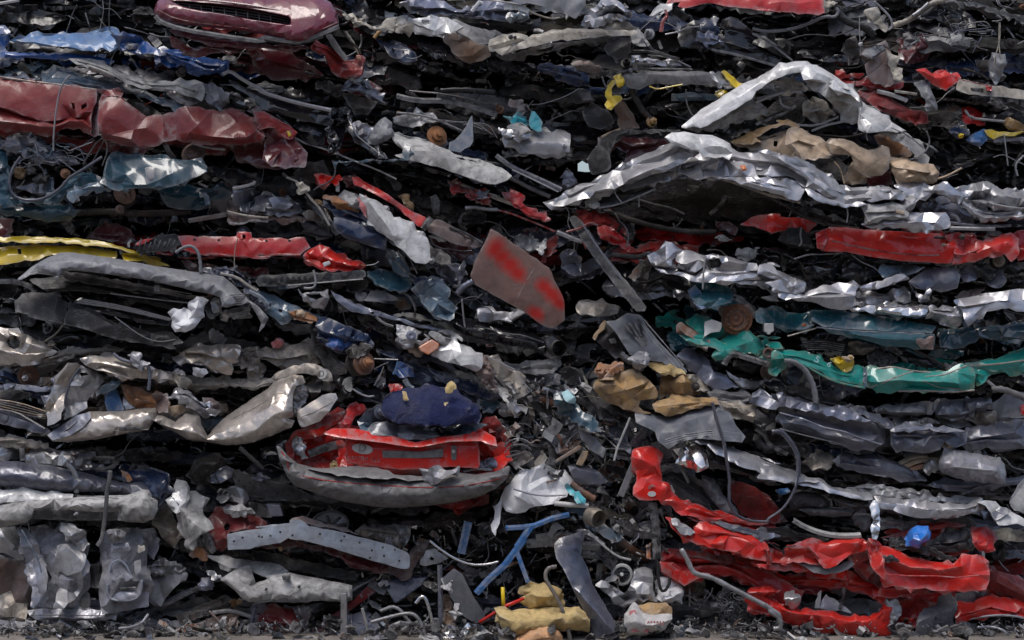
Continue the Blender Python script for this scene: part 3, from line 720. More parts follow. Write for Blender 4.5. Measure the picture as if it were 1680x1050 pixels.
panel(c, 'inner_panel', 'A60,262 300,290 480,312 640,325 690,335 560,342 400,330 60,322', 'black', d=.06, cr=.012)
disc(c, 'exhaust_end', 297, 119, 9, 'grime', d=-.08, ax=(.3, -1, .2), prof=[(.036, .05), (.036, 0), (.03, 0), (.028, .04), (.0, .045)])
tube(c, 'cable', 'A740,290 700,360 690,410', 3, 'lightsteel', d=-.1)
tube(c, 'cable', 'A800,335 840,390 870,440', 3, 'greysteel', d=-.05)

c = car('grey crumpled car with one long pale roof strip, lying on the dark red van', '-60,120,134 40,112,134 110,92,132 250,112,146 330,128,186 400,140,184', ['steelblue', 'zinc', 'black'], sh=3, nb=16)
panel(c, 'roof_rail', 'A430,368 520,370 640,397 760,460 870,482 960,520 1080,520 1130,497 1262,520 1282,560 1262,632 1180,600 1060,560 960,548 880,552 760,500 620,447 480,402', 'dirtywhite', d=-.12, tilt=.6, cr=.008, cell=18, bulge=.03)
panel(c, 'windscreen_frame', 'A260,462 340,415 400,430 470,452 640,502 780,540 900,572 1100,650 1200,680 1100,692 950,632 800,562 600,548 400,532 270,520', 'steelblue', d=-.04, tilt=.8, cr=.012, cell=16)
panel(c, 'door', 'A0,490 110,482 140,450 190,492 262,500 262,522 100,512 0,508', 'zinc', d=-.02, cr=.02, cell=12)
panel(c, 'fender', 'A1270,530 1330,515 1400,570 1432,640 1380,692 1300,642', 'zinc', d=-.06, cr=.03, cell=10)
panel(c, 'inner_fender', 'A1420,575 1500,590 1560,640 1520,670 1420,640 1400,600', 'dullsilver', d=-.02, cr=.025, cell=9)
panel(c, 'quarter_panel', 'A1040,545 1180,590 1250,640 1180,665 1090,620', 'silver', d=-.06, cr=.02, cell=10)
panel(c, 'inner_panel', 'A-30,520 140,525 300,545 560,560 600,600 500,600 300,560 100,545 -30,545', 'cream', d=.0, cr=.012, cell=12)

c = car('black car with silver edged body strips sloping down from the white hooked tip', '360,106,160 470,140,230 560,178,280 700,220,310 840,270,350 945,300,350', ['black', 'glossblack', 'greysteel'], sh=5, nb=34, yf=.1)
strip(c, 'roof_rail', 'A1395,465 1440,440 1520,500 1680,585 B0,560 120,605 280,650 470,690', 26, 'silver', d=-.18, lean=.2)
panel(c, 'roof', 'A1430,500 1560,560 1680,600 B0,585 130,625 300,672 480,700 470,790 380,770 250,740 100,700 0,660 A1600,625 1480,560', 'glossblack', d=-.14, tilt=.3, cr=.006, cell=30)
panel(c, 'door', 'B0,600 130,640 300,690 440,760 430,900 330,900 250,830 160,770 40,700', 'glossblack', d=-.08, cr=.014, cell=26)
panel(c, 'door_frame', 'B480,690 560,680 578,730 560,830 530,900 480,960 450,960 455,850 470,780', 'glossblack', d=-.2, cr=.03, cell=9, folds=[(10, 7, .02)])
panel(c, 'pillar', 'B575,725 600,790 630,850 720,900 800,960 830,1000 770,990 690,930 620,890 580,820', 'glossblack', d=-.2, cr=.008, cell=14)
strip(c, 'trim_strip', 'B590,740 620,840 700,905 800,985', 7, 'silver', d=-.26)
strip(c, 'trim_strip', 'B0,690 250,880 470,945 F600,10 760,70 880,130', 12, 'lightsteel', d=-.12)
panel(c, 'headlamp', 'B600,780 640,760 740,800 780,850 760,900 700,905 640,850', 'zinc', d=-.1, cr=.02, cell=10)
panel(c, 'mirror_shell', 'B735,810 770,760 810,735 850,770 862,830 820,880 750,905 700,900', 'greyplastic', d=-.16, cr=.004, bulge=.04, cell=20)
panel(c, 'sill', 'B850,840 920,850 1100,900 1280,980 1420,1031 F1240,-10 1400,10 1540,60 1600,110 1500,160 1400,140 1250,90 1100,40 940,0 870,-20 B950,960 900,900', 'dirtywhite', d=-.2, tilt=.75, cr=.008, cell=20, bulge=.03)
panel(c, 'door', 'B960,900 1050,930 1180,985 1290,1040 F1400,60 1530,150 1380,130 1150,80 960,10 900,-10 B940,980', 'glossblack', d=-.12, tilt=.1, cr=.008)
strip(c, 'trim_strip', 'B1000,960 1150,1010 F1200,30 1400,90 1520,130', 8, 'silver', d=-.22)
panel(c, 'pillar', 'B930,910 965,920 960,1000 F520,20 500,40 480,20 B900,1000', 'darkteal', d=-.24, cr=.008)
panel(c, 'seat_shell', 'B980,930 1030,940 1020,1010 960,1020', 'steelblue', d=-.22, cr=.02, cell=10)
disc(c, 'brake_disc', 716, 224, 17, 'orangerust', d=-.02, ax=(.45, -1, .25))
disc(c, 'hub', 702, 212, 14, 'grime', d=.05, ax=(.3, -1, .3))
panel(c, 'mud_flap', 'B1355,725 1358,850 1340,920 1280,950 1210,940 1215,895 1270,855 1320,790', 'bluegreyplastic', d=-.1, cr=.004, cell=30, bulge=.05)
panel(c, 'inner_fender', 'B1030,700 1100,720 1130,760 1060,770 980,800 900,780 860,740', 'lightsteel', d=-.02, cr=.02, cell=10)
strip(c, 'bracket', 'B880,705 1000,715 1120,745 1250,800 1330,840', 14, 'greysteel', d=-.06)
strip(c, 'bracket', 'B1290,980 1420,1010 F1560,40 1680,90', 12, 'black', d=-.1)
tube(c, 'drive_shaft', 'G-60,95 30,140 120,190 240,240', 17, 'greysteel', d=-.08)
strip(c, 'roof_rail', 'G-100,-20 0,55 150,120 310,195', 34, 'slate', d=-.14)
strip(c, 'trim_strip', 'G0,70 150,140 290,210', 9, 'silver', d=-.16)
panel(c, 'inner_panel', 'G340,80 380,90 395,130 350,180 330,160', 'slatelight', d=-.05, cr=.02, cell=9)
tube(c, 'hose', 'F480,10 500,60 490,120 440,160 400,170 360,200', 6, 'greysteel', d=-.15)
panel(c, 'fan_shroud', 'B1360,770 1480,790 1560,830 1480,840 1360,830', 'grime', d=0, cr=.01)
for q in range(3): tube(c, 'wire', [(700 + q * 30, 195 + q * 5), (760 + q * 20, 200), (800 + q * 8, 215 + 6 * q)], 3, 'lightsteel', d=-.02)

c = car('nearly black car in the deep gap right of the pinkish bumper, above the sloping car', '530,20,190 600,20,210 700,60,215 800,90,225 935,110,240', ['black', 'deep', 'grime'], sh=7, nb=34, yf=.22)
panel(c, 'bonnet', 'B770,260 900,280 1000,330 1010,380 930,390 840,350', 'navy', d=.1, cr=.02)
panel(c, 'windscreen_frame', 'B560,520 620,470 660,500 720,560 820,650 760,620 660,570 540,570', 'slate', d=-.02, cr=.02, cell=12)
panel(c, 'headlamp', 'B600,470 640,470 660,505 620,515 585,500', 'dullsilver', d=-.05, cr=.02, cell=8)
panel(c, 'bracket', 'B370,520 430,500 560,560 540,590 460,580 380,560', 'grime', d=.02, cr=.02, cell=10)
panel(c, 'inner_fender', 'B1180,210 1300,220 1420,300 1440,340 1340,400 1230,330', 'wood', d=.06, cr=.015)
panel(c, 'seat_shell', 'B540,590 640,570 760,640 700,720 620,720 580,650', 'grime', d=.05, cr=.02, bulge=.08)
strip(c, 'bracket', 'B880,600 1000,630 1200,630 1400,680 1510,720', 40, 'greysteel', d=.06, jag=.05)
strip(c, 'bracket', 'B960,570 1200,590 1500,660', 14, 'black', d=.02)
tube(c, 'exhaust_pipe', 'B1150,570 1300,560 1500,580', 22, 'black', d=.05)
strip(c, 'bracket', 'B860,305 950,318', 8, 'lightsteel', d=-.02)
tube(c, 'cable', 'B940,360 990,370 1040,345', 3, 'lightsteel', d=-.02)
panel(c, 'fender', 'C370,400 430,380 550,410 580,450 500,460 430,440', 'brownmetal', d=-.02, cr=.02, cell=11)
tube(c, 'coil_spring', 'B560,200 600,250 640,330 650,360', 10, 'cream', d=-.02)
tube(c, 'hose', 'B740,240 770,200 790,190', 14, 'ochre', d=-.03)

c = car('white and cream car wreck in the topmost layer with a long pale roof edge', '560,-40,36 660,-40,46 800,-40,92 900,-40,86 1050,-40,84 1090,-40,40', ['dirtywhite', 'cream', 'black', 'white'], sh=4, nb=22)
panel(c, 'door', 'B930,20 1060,0 1180,10 1260,60 1340,70 1420,0 1680,20 C0,30 100,70 90,110 0,120 B1500,130 1300,90 1060,100 980,70', 'slatelight', d=-.05, cr=.03, cell=12)
panel(c, 'roof', 'B1300,-30 1680,-30 C100,-30 470,-40 455,30 430,70 400,120 330,80 200,40 60,15 0,0', 'greyplastic', d=-.25, tilt=.2, cr=.006, cell=36)
panel(c, 'quarter_panel', 'C430,160 470,80 520,50 560,0 620,-20 700,40 755,95 740,125 690,110 640,125 530,180', 'silver', d=-.2, cr=.035, cell=10)
panel(c, 'inner_panel', 'C530,150 600,120 700,130 795,175 800,210 700,190 560,185', 'cream', d=-.15, cr=.01, cell=14)
panel(c, 'roof_rail', 'C-110,310 0,290 100,240 220,200 350,180 560,185 700,190 795,205 740,222 560,225 420,245 280,255 150,285 20,315 -60,345', 'cream', d=-.28, tilt=.5, cr=.005, cell=18, bulge=.02)
panel(c, 'wheel_arch', 'C-100,345 60,320 300,270 560,235 740,228 760,290 740,330 600,260 450,265 200,330 60,360 -40,380', 'grime', d=-.1, cr=.012, cell=16)
panel(c, 'mud_flap', 'C575,300 610,250 765,240 740,300 720,360 660,372 600,340', 'darkplastic', d=-.16, cr=.005)
panel(c, 'fender', 'C760,180 800,190 810,240 800,270 820,290 760,270 745,230', 'dirtywhite', d=-.18, cr=.012, cell=10)
panel(c, 'inner_panel', 'C-140,250 -60,215 40,210 110,230 40,260 -50,300 -140,330', 'cream', d=-.2, tilt=.4, cr=.006)
disc(c, 'bolt', 838, 61, 4, 'greysteel', d=-.28); disc(c, 'bolt', 845, 62, 3, 'greysteel', d=-.28)
panel(c, 'fender', 'B980,120 1060,110 1200,115 1290,170 1220,210 1120,195 1040,160', 'white', d=-.2, tilt=.5, cr=.008, holes=['B1035,125 1085,125 1095,150 1060,162 1035,145'])
panel(c, 'roof_sheet', 'B1210,120 1300,150 1400,180 1500,210 1480,270 1420,280 1330,230 1240,190', 'dirtywhite', d=-.14, tilt=.6, cr=.01)
panel(c, 'inner_panel', 'B1390,190 1500,190 1540,210 1480,280 1400,270', 'bumpergrey', d=-.08, cr=.01)
strip(c, 'bracket', 'B1350,70 1400,10 1420,20', 24, 'bag', d=-.26, sm=0)
panel(c, 'door_frame', 'B670,150 760,170 830,125 860,130 870,160 980,160 960,205 880,175 800,175 720,180', 'cream', d=-.1, cr=.014, cell=11)
panel(c, 'bracket', 'B540,90 620,100 680,150 640,160 560,120', 'cream', d=-.04, cr=.02, cell=9)
tube(c, 'hose', 'B555,200 590,260 640,300 655,340', 9, 'grime', d=-.06)
strip(c, 'trim_strip', 'B1200,0 1400,-10 1680,30 C100,70 240,120 300,110', 12, 'cream', d=-.1)
panel(c, 'number_plate', 'C-50,30 40,28 110,60 100,82 20,62 -50,60', 'stickerwhite', d=-.22, cr=.004, cell=16, bulge=.0)
text(c, 'plate_lettering', 'R4', 845, 12, 9, 'ink', -.245, rot=10)
panel(c, 'bracket', 'C-20,90 80,90 110,115 0,120', 'steelblue', d=-.1, cr=.02, cell=9)

# ================================================================== top right
c = car('black car wreck under the bright red roof edge, in the topmost layer', '1040,-40,130 1150,-40,150 1300,-40,165 1480,-40,150 1530,-40,150', ['black', 'grime', 'greysteel'], sh=6, nb=26, yf=.16)
panel(c, 'fender', 'C1060,170 1140,130 1180,150 1170,200 1240,230 1380,260 1500,300 1680,380 1660,400 1500,370 1340,320 1180,290 1060,290 1040,240', 'black', d=-.06, cr=.02, cell=16)
panel(c, 'bonnet', 'C1320,120 1420,130 1500,190 1560,250 1680,330 1680,380 1560,330 1450,290 1340,240', 'glossblack', d=.0, cr=.016)
panel(c, 'headlamp', 'C1160,200 1260,210 1330,260 1240,275 1180,260', 'slatelight', d=-.1, cr=.02, cell=9)
panel(c, 'inner_panel', 'C940,50 1060,60 1140,130 1080,170 980,140', 'glossblack', d=.1, cr=.025)
strip(c, 'trim_strip', 'C960,215 1040,200 1100,170 1180,165', 10, 'lightsteel', d=-.1)
strip(c, 'roof_rail', 'C1250,310 1400,340 1560,385 1680,420', 18, 'greysteel', d=-.08)
disc(c, 'horn', 1066, 57, 9, 'greyplastic', d=-.06, ax=(-.4, -1, .3))
tube(c, 'cable', 'C800,190 880,120 920,80', 3, 'lightsteel', d=.02)
tube(c, 'hose', 'D-20,180 60,200 200,190 330,150 430,100 500,110 520,70 500,50', 12, 'greyplastic', d=-.1)
tube(c, 'cable', 'D200,250 330,210 500,230 620,180', 5, 'greysteel', d=-.05)
panel(c, 'torn_sheet', 'D300,0 400,-10 500,20 440,80 360,70', 'cream', d=-.02, cr=.03, cell=8)
panel(c, 'door_frame', 'D-20,220 60,230 160,300 220,370 150,350 60,300 -20,270', 'black', d=-.04, cr=.012)
strip(c, 'roof_rail', 'D-20,210 80,260 180,340 230,380', 14, 'greysteel', d=-.12)
panel(c, 'pillar', 'D680,70 740,70 830,180 810,205 760,160 700,100', 'cream', d=-.16, cr=.014, cell=12)
tube(c, 'cable', 'D740,10 800,60 850,120 855,170 830,190', 8, 'lightsteel', d=-.2)
tube(c, 'hose', 'D500,60 560,130 640,160 700,180 740,230', 28, 'blackplastic', d=-.06)
tube(c, 'cable', 'D650,100 648,200 655,280 655,350', 4, 'lightsteel', d=-.16)
disc(c, 'bolt', 1411, 73, 3, 'bag', d=-.17)
panel(c, 'seat_shell', 'D680,350 740,300 800,280 850,340 860,420 910,440 900,520 840,540 720,510 690,430', 'brownmetal', d=-.02, cr=.025, cell=14)
panel(c, 'torn_sheet', 'D700,340 790,280 800,300 740,350', 'lightsteel', d=-.08, cr=.02, cell=8)
panel(c, 'bracket', 'D820,310 850,350 880,420 915,430 905,500 870,490 840,420', 'cream', d=-.06, cr=.02, cell=10)
panel(c, 'inner_panel', 'D560,250 620,240 660,330 640,400 580,410', 'grime', d=.02, cr=.02, cell=12)
c = car('bright red car whose thin roof edge crosses the top, above black wreckage', '1090,-60,8 1200,-60,12 1350,-60,24', ['red', 'black'], sh=2, nb=3)
panel(c, 'roof', 'C960,30 985,-5 1030,-30 1680,-30 D420,-30 420,30 430,80 390,92 150,70 0,45 C1680,78 1450,50 1240,15 1080,50 1040,40 1060,10 1000,15', 'red', d=-.2, tilt=.6, cr=.006, cell=26, folds=[(84, 9, .012)])
strip(c, 'gutter_rail', 'C960,60 975,100 945,130 935,200', 20, 'reddirt', d=-.05, jag=.1)

c = car('dark wreck full of loose wires under a black plastic rail, beside bright red scraps', '1470,-40,130 1560,-40,160 1740,-40,150', ['black', 'deep', 'grime'], sh=6, nb=44, yf=.2, kinds='sctcpbd')
panel(c, 'bumper', 'D1240,10 1360,15 1500,55 1680,115 1700,150 1560,100 1400,60 1280,50', 'blackplastic', d=-.2, cr=.005, cell=30)
tube(c, 'roof_rail', 'D860,160 960,130 1020,80 1100,20 1180,0', 22, 'cream', d=-.08)
tube(c, 'hose', 'D980,100 1040,60 1080,20', 12, 'lightsteel', d=-.12)
for i in range(26):
    rg = random.Random(900 + i); x, y = rg.uniform(1060, 1480), rg.uniform(120, 260)
    tube(c, 'wire', [(1240 + (x + q * rg.uniform(-50, 50)) * .2619, (y + q * rg.uniform(-22, 30)) * .2619) for q in (0, 1, 2, 3)], rg.uniform(2, 4), rg.choice(['lightsteel', 'greysteel', 'dirtywhite', 'slatelight']), d=-.04 + rg.uniform(-.05, .05), seg=5)
panel(c, 'torn_sheet', 'D1220,215 1290,220 1280,255 1240,265', 'dirtywhite', d=-.1, cr=.014, cell=8)
panel(c, 'seat_shell', 'D900,260 1040,220 1100,300 1060,380 940,400', 'darkred', d=.12, cr=.02, bulge=.08)
panel(c, 'washer_bottle', 'D1480,330 1560,340 1570,400 1530,480 1500,540 1470,480 1460,410', 'greyplastic', d=-.14, cr=.006, bulge=.05)
tube(c, 'wire', 'D1530,140 1530,260 1490,380 1500,430', 4, 'cream', d=-.18); tube(c, 'wire', 'D1525,140 1520,280 1540,400 1520,450', 4, 'cream', d=-.18)
disc(c, 'horn', 1655, 72, 9, 'grime', d=-.1, ax=(.3, -1, .2))
panel(c, 'inner_fender', 'D1380,380 1450,375 1480,430 1430,450', 'grime', d=0, cr=.02, bulge=.05)
tube(c, 'exhaust_pipe', 'D1300,430 1400,460 1460,500', 10, 'grime', d=.0)
tube(c, 'exhaust_pipe', 'D1640,280 1680,260', 10, 'greysteel', d=.0)

c = car('dirty grey beam of a car with torn yellow corners, left of the white peak', '960,95,235 1060,90,225 1200,100,225 1270,120,225', ['black', 'grime', 'yellow', 'darkplastic'], sh=4, nb=22, yf=.2)
panel(c, 'crash_beam', 'C680,480 740,460 860,445 1180,448 1240,460 1270,510 1260,530 1120,525 860,530 800,560 740,550 700,520', 'bumpergrey', d=-.12, tilt=.3, cr=.006, cell=22)
panel(c, 'fender', 'C585,600 590,560 620,510 640,500 650,520 620,560 625,600 680,600 690,620 620,690 600,680', 'yellow', d=-.14, cr=.02, cell=12)
panel(c, 'fender_edge', 'C655,485 690,480 690,530 675,540', 'yellow', d=-.16, cr=.01, cell=9)
panel(c, 'headlamp_housing', 'C620,515 665,500 690,540 680,590 625,590', 'blackplastic', d=-.08, cr=.01)
strip(c, 'bumper_edge', 'C860,540 910,560 980,545 1070,528', 9, 'yellow', d=-.16)
panel(c, 'fender', 'C1310,450 1330,440 1390,490 1420,520 1465,550 1430,575 1380,530', 'yellow', d=-.14, cr=.02, cell=11)
panel(c, 'fender_edge', 'C1240,450 1310,455 1340,500 1310,550 1260,530', 'dullsilver', d=-.1, cr=.02, cell=9)
strip(c, 'hinge_bar', 'C850,345 1000,360 1120,420', 10, 'lightsteel', d=-.05)
panel(c, 'radiator_frame', 'C760,360 850,365 1020,385 1060,410 940,412 780,405', 'silver', d=-.04, cr=.008, cell=12)
for i in range(3): boxy(c, 'vent_slot', [(1042 + i * 13, 98 + i * .8), (1049 + i * 13, 98.6 + i * .8), (1049 + i * 13, 101 + i * .8), (1042 + i * 13, 100.4 + i * .8)], 'blackplastic', d=-.09, depth=.02, bev=0)
strip(c, 'bonnet_edge', 'C740,320 850,320 960,345 1050,370', 20, 'black', d=-.08)
strip(c, 'bonnet_edge', 'C600,470 760,430 900,430 1130,435', 14, 'darkplastic', d=-.1)
panel(c, 'radiator', 'C1000,590 1100,580 1280,600 1285,625 1100,632 1000,630', 'steelblue', d=.04, cr=.006)
panel(c, 'mud_flap', 'C440,690 500,640 600,690 640,770 560,812 480,790', 'darkplastic', d=.02, cr=.008, bulge=.05)
panel(c, 'seat_back', 'C640,650 700,630 760,720 800,800 680,810', 'wood', d=.02, cr=.015)
tube(c, 'suspension_arm', 'C740,560 790,640 820,700 870,740 880,790', 24, 'grime', d=-.04)
disc(c, 'hub', 1068, 200, 9, 'ochre', d=-.04, ax=(.4, -1, .1))
tube(c, 'cable', 'C1090,560 1090,640 1120,710 1140,730', 6, 'greysteel', d=-.12)
panel(c, 'inner_fender', 'C380,600 400,560 480,570 500,620 400,640', 'darkplastic', d=.0, cr=.015)
boxy(c, 'buckle', 'C733,425 752,425 754,455 735,455', 'greysteel', d=-.14, depth=.02)

c = car('white car panel folded into a sharp peak above the tan car', '1112,160,215 1200,130,215 1300,110,200 1400,150,225 1525,240,262', ['dirtywhite', 'grime', 'lightsteel'], sh=3, nb=24, yf=.12, ycore=.55)
panel(c, 'roof', 'C1050,800 1130,740 1250,650 1440,530 1680,440 D0,500 110,430 150,395 320,388 400,420 480,480 560,530 590,560 400,490 320,440 230,455 100,500 0,570 C1500,620 1300,740 1180,800', 'white', d=-.24, tilt=.7, cr=.006, cell=24, bulge=.03)
panel(c, 'door', 'D300,430 400,470 420,510 500,540 600,560 640,600 660,680 650,760 600,780 540,700 470,640 400,580 330,530 300,490', 'dirtywhite', d=-.2, tilt=-.3, cr=.008, cell=24)
panel(c, 'fender', 'D270,420 380,410 480,480 590,545 640,600 650,640 600,590 480,560 400,500 300,500', 'white', d=-.26, tilt=.9, cr=.008)
panel(c, 'quarter_panel', 'D650,640 700,665 780,710 850,770 930,820 880,830 800,820 700,830 660,770', 'white', d=-.22, tilt=.4, cr=.012)
panel(c, 'roof_rail', 'D700,790 800,810 940,850 1060,940 1020,980 900,890 760,830', 'dirtywhite', d=-.2, cr=.008)
strip(c, 'trim_strip', 'D850,800 960,850 1060,935', 9, 'greysteel', d=-.26)
panel(c, 'inner_panel', 'D740,850 850,850 970,930 980,975 860,960 760,900', 'orangerust', d=-.1, cr=.014)
panel(c, 'fender_tip', 'D1010,990 1050,955 1085,990 1075,1030 1020,1020', 'dirtywhite', d=-.14, cr=.008)
panel(c, 'inner_fender', 'D100,580 160,540 290,520 330,560 260,560 180,590', 'cream', d=-.12, cr=.02, cell=10)
panel(c, 'inner_fender', 'D290,660 360,610 440,640 470,700 430,770 360,760 310,720', 'cream', d=-.08, cr=.03, cell=10)
panel(c, 'door_frame', 'C1070,800 1200,740 1400,640 1680,480 D0,560 C1500,650 1300,760 1160,820', 'dirtywhite', d=-.16, cr=.01)
strip(c, 'pillar', 'D0,640 120,590 220,570 290,575', 22, 'lightsteel', d=-.14)
strip(c, 'roof_rail', 'D0,780 100,740 200,700 250,660', 20, 'grime', d=-.12)
for q in ('D330,700 420,680 500,720', 'D250,780 380,790 520,730', 'D150,600 160,660 220,680', 'D350,820 450,780 560,760'): strip(c, 'bracket', q, 16, 'lightsteel', d=-.1, jag=.1)
panel(c, 'door_frame', 'C1180,800 1300,740 1500,640 1680,560 D100,520 230,475 300,530 160,580 0,610 C1600,700 1400,770 1250,812', 'dirtywhite', d=-.13, tilt=-.2, cr=.014, cell=12)
panel(c, 'inner_panel', 'D120,640 260,600 330,640 300,760 200,800 60,790 0,740', 'grime', d=.0, cr=.02)
c_hose = 'D650,720 700,760 690,840 700,880'
tube(c, 'wire', c_hose, 4, 'lightsteel', d=-.25)

c = car('crumpled red car showing small between the white peaked panel and the dark wires', '1370,120,210 1500,130,215 1560,170,215', ['reddirt', 'red', 'black'], sh=3, nb=8, yf=.15)
panel(c, 'door', 'D640,570 720,590 800,590 870,640 950,680 1070,720 1080,770 1000,770 900,740 800,700 720,660', 'reddirt', d=-.04, cr=.02, cell=16)
panel(c, 'fender', 'D840,490 900,510 930,550 880,560 800,560 700,540 580,535 600,570 540,520', 'red', d=.02, cr=.02, cell=14)
strip(c, 'roof_rail', 'D760,570 850,590 950,630', 30, 'dirtywhite', d=-.08); strip(c, 'bracket', 'D870,570 1010,590', 20, 'cream', d=-.1, jag=.1)
panel(c, 'mirror_shell', 'D985,515 1040,505 1080,520 1110,590 1135,690 1070,695 1060,620', 'greyplastic', d=-.16, cr=.006, bulge=.04)
panel(c, 'fender', 'D500,440 540,430 560,480 530,500', 'redfresh', d=.06, cr=.02, cell=10)
c = car('red car with a long cream sill running off past the black mirror shell', '1500,110,172 1600,130,178 1740,140,180', ['red', 'black', 'grime'], sh=3, nb=8)
panel(c, 'fender', 'D1005,440 1060,430 1110,470 1260,450 1285,490 1240,530 1190,565 1110,530 1060,490', 'redfresh', d=-.14, cr=.02, cell=16)
panel(c, 'sill', 'D1255,560 1265,500 1310,500 1400,530 1500,540 1680,570 1760,580 1760,640 1680,620 1500,600 1300,580', 'cream', d=-.2, tilt=.4, cr=.004, cell=30)
strip(c, 'trim_strip', 'D1290,500 1400,525 1480,540', 8, 'reddirt', d=-.24)
boxy(c, 'door_handle', 'D1345,548 1430,552 1425,572 1350,570', 'grime', d=-.235, depth=.03); panel(c, 'tape', 'D1440,540 1480,545 1478,570 1450,565', 'redfresh', d=-.225, cr=.01, cell=8, bulge=0)
c = car('dark wreck holding a blue and yellow scrap, under the cream sill', '1500,172,300 1600,178,305 1740,180,310', ['black', 'deep', 'grime'], sh=6, nb=34, yf=.22)
panel(c, 'fender', 'D1320,880 1380,830 1420,815 1470,850 1490,870 1400,890', 'brightblue', d=-.02, cr=.01)
panel(c, 'fender', 'D1430,815 1560,830 1680,825 1620,850 1540,850 1490,870', 'yellow', d=-.06, cr=.006)
panel(c, 'bonnet_edge', 'D1540,760 1620,760 1690,800 1690,830 1600,800', 'ochre', d=-.02, cr=.01)
panel(c, 'inner_panel', 'D1210,820 1290,780 1310,840 1270,870', 'navy', d=-.0, cr=.02, cell=10)
strip(c, 'bracket', 'D1310,690 1350,740 1450,750 1560,760', 18, 'lightsteel', d=-.03, jag=.1)
strip(c, 'number_frame', 'D1490,880 1600,870 1680,870', 30, 'slatelight', d=-.06)
tube(c, 'wire', 'D1555,840 1565,920 1580,1040', 5, 'lightsteel', d=-.12)
tube(c, 'hose', 'H1680,-20 1620,40 1640,110', 8, 'lightsteel', d=-.1)
tube(c, 'wire', 'H1130,130 1200,110 1290,60', 8, 'tan', d=-.1)
disc(c, 'bolt', 1577, 208, 3, 'dirtywhite', d=-.1); disc(c, 'bolt', 1576, 223, 4, 'yellow', d=-.1)
# ================================================================== left column, middle
c = car('long dark red van side, buckled in the middle, under the pale roof strip', '-60,132,228 150,138,238 300,178,246 430,180,262 500,215,290', ['darkred', 'maroon', 'black'], sh=3, nb=10, yf=.18)
panel(c, 'side_panel', 'A-200,490 0,495 150,510 300,530 480,535 570,560 605,565 600,640 575,700 570,800 590,860 500,800 420,800 300,850 150,815 0,800 -200,790', 'maroon', d=-.14, tilt=.15, cr=.012, cell=24, an=1.2, holes=['A440,640 470,645 475,690 455,680', 'A505,660 540,640 550,660 530,700 508,690'])
panel(c, 'side_panel', 'A640,590 720,610 790,640 860,690 920,735 1020,722 1120,680 1250,670 1290,690 1480,700 1600,745 1610,820 1640,810 1660,860 1640,890 1430,900 1330,900 1200,880 1060,880 960,918 820,912 720,890 640,870 612,760 622,640', 'maroon', d=-.2, tilt=.2, cr=.012, cell=30, an=1.3, folds=[(62, 62, .03)])
panel(c, 'door_pillar', 'A560,570 605,565 625,620 610,760 620,840 590,860 570,800 575,700 600,640', 'darkred', d=-.1, cr=.01)
panel(c, 'roof_edge', 'A600,560 700,562 770,580 760,600 690,600 720,615 640,590', 'maroon', d=-.16, tilt=.7, cr=.008, cell=12)
strip(c, 'roof_rail', 'A0,482 150,505 300,522 560,555 620,565', 14, 'brownmetal', d=-.12, jag=.06)
panel(c, 'floor_pan', 'A-200,815 0,812 200,830 400,850 600,890 700,905 560,960 420,900 200,862 -200,850', 'maroon', d=.0, tilt=-.3, cr=.012, cell=16)
panel(c, 'underside', 'A600,900 800,915 960,930 900,970 700,960', 'darkred', d=.04, cr=.015)
panel(c, 'rear_corner', 'A1540,690 1640,690 B60,712 130,742 200,800 250,880 322,960 310,1050 100,1040 40,1000 A1660,900 1680,860 1640,810 1610,750', 'darkred', d=-.14, cr=.02, cell=16)
panel(c, 'rear_fender', 'B-20,690 50,700 100,740 200,790 235,870 180,860 110,800 40,800 0,760', 'reddirt', d=-.2, cr=.012, cell=14)
panel(c, 'bumper_corner', 'B-40,820 60,830 110,900 170,960 200,1050 60,1050 A1500,1000 1430,905 1640,895', 'darkred', d=-.06, cr=.02)
boxy(c, 'reflector', 'B190,820 210,820 222,845 205,860', 'yellow', d=-.24, depth=.02)
disc(c, 'brake_disc', 318, 253, 20, 'brownmetal', d=-.05, ax=(-.2, -1, .5))
tube(c, 'wire', 'A440,470 400,510 370,580 350,700 335,850 335,945', 6, 'lightsteel', d=-.3)
strip(c, 'bracket', 'A1210,895 1300,925 1410,935', 20, 'zinc', d=-.1)
tube(c, 'wire', 'A520,1031 560,960 620,870 660,870 680,940 640,1040', 6, 'bumpergrey', d=-.12); tube(c, 'wire', 'A570,1031 610,960 650,880', 5, 'bumpergrey', d=-.1)

c = car('dark teal car with open door frame and tangled wires inside, under the red van', '-60,228,395 100,232,375 200,240,372 340,260,365 430,290,362', ['darkteal', 'black', 'navy', 'steelblue'], sh=4, nb=34, yf=.14)
panel(c, 'door_frame', 'E-60,-60 30,-60 50,10 62,60 52,150 72,230 150,255 290,250 380,195 440,130 520,90 600,105 640,150 560,168 450,190 380,260 300,282 200,275 90,290 -60,290', 'darkteal', d=-.16, cr=.012, cell=12, bulge=.03)
tube(c, 'door_seal', 'E130,-10 80,60 55,150 72,225 150,265 260,260 370,200 430,120 520,70 640,-10', 11, 'slate', d=-.2)
panel(c, 'quarter_panel', 'E640,150 660,90 690,-10 760,-30 900,-15 1000,0 1250,18 1300,50 1290,78 1240,112 1150,150 1000,192 920,182 700,196', 'darkteal', d=-.24, tilt=.5, cr=.022, cell=22, bulge=.05)
panel(c, 'fuel_flap', 'E910,60 970,55 980,140 920,155', 'slate', d=-.3, cr=.006, cell=14)
panel(c, 'wheel_arch', 'E430,205 560,172 640,160 700,200 680,210 560,200 480,230 460,280 420,240', 'steelblue', d=-.2, cr=.02, cell=10)
panel(c, 'sill', 'E-60,288 90,292 200,300 330,290 440,282 482,330 440,380 300,398 150,362 -60,340', 'darkteal', d=-.1, tilt=-.1, cr=.016, cell=15)
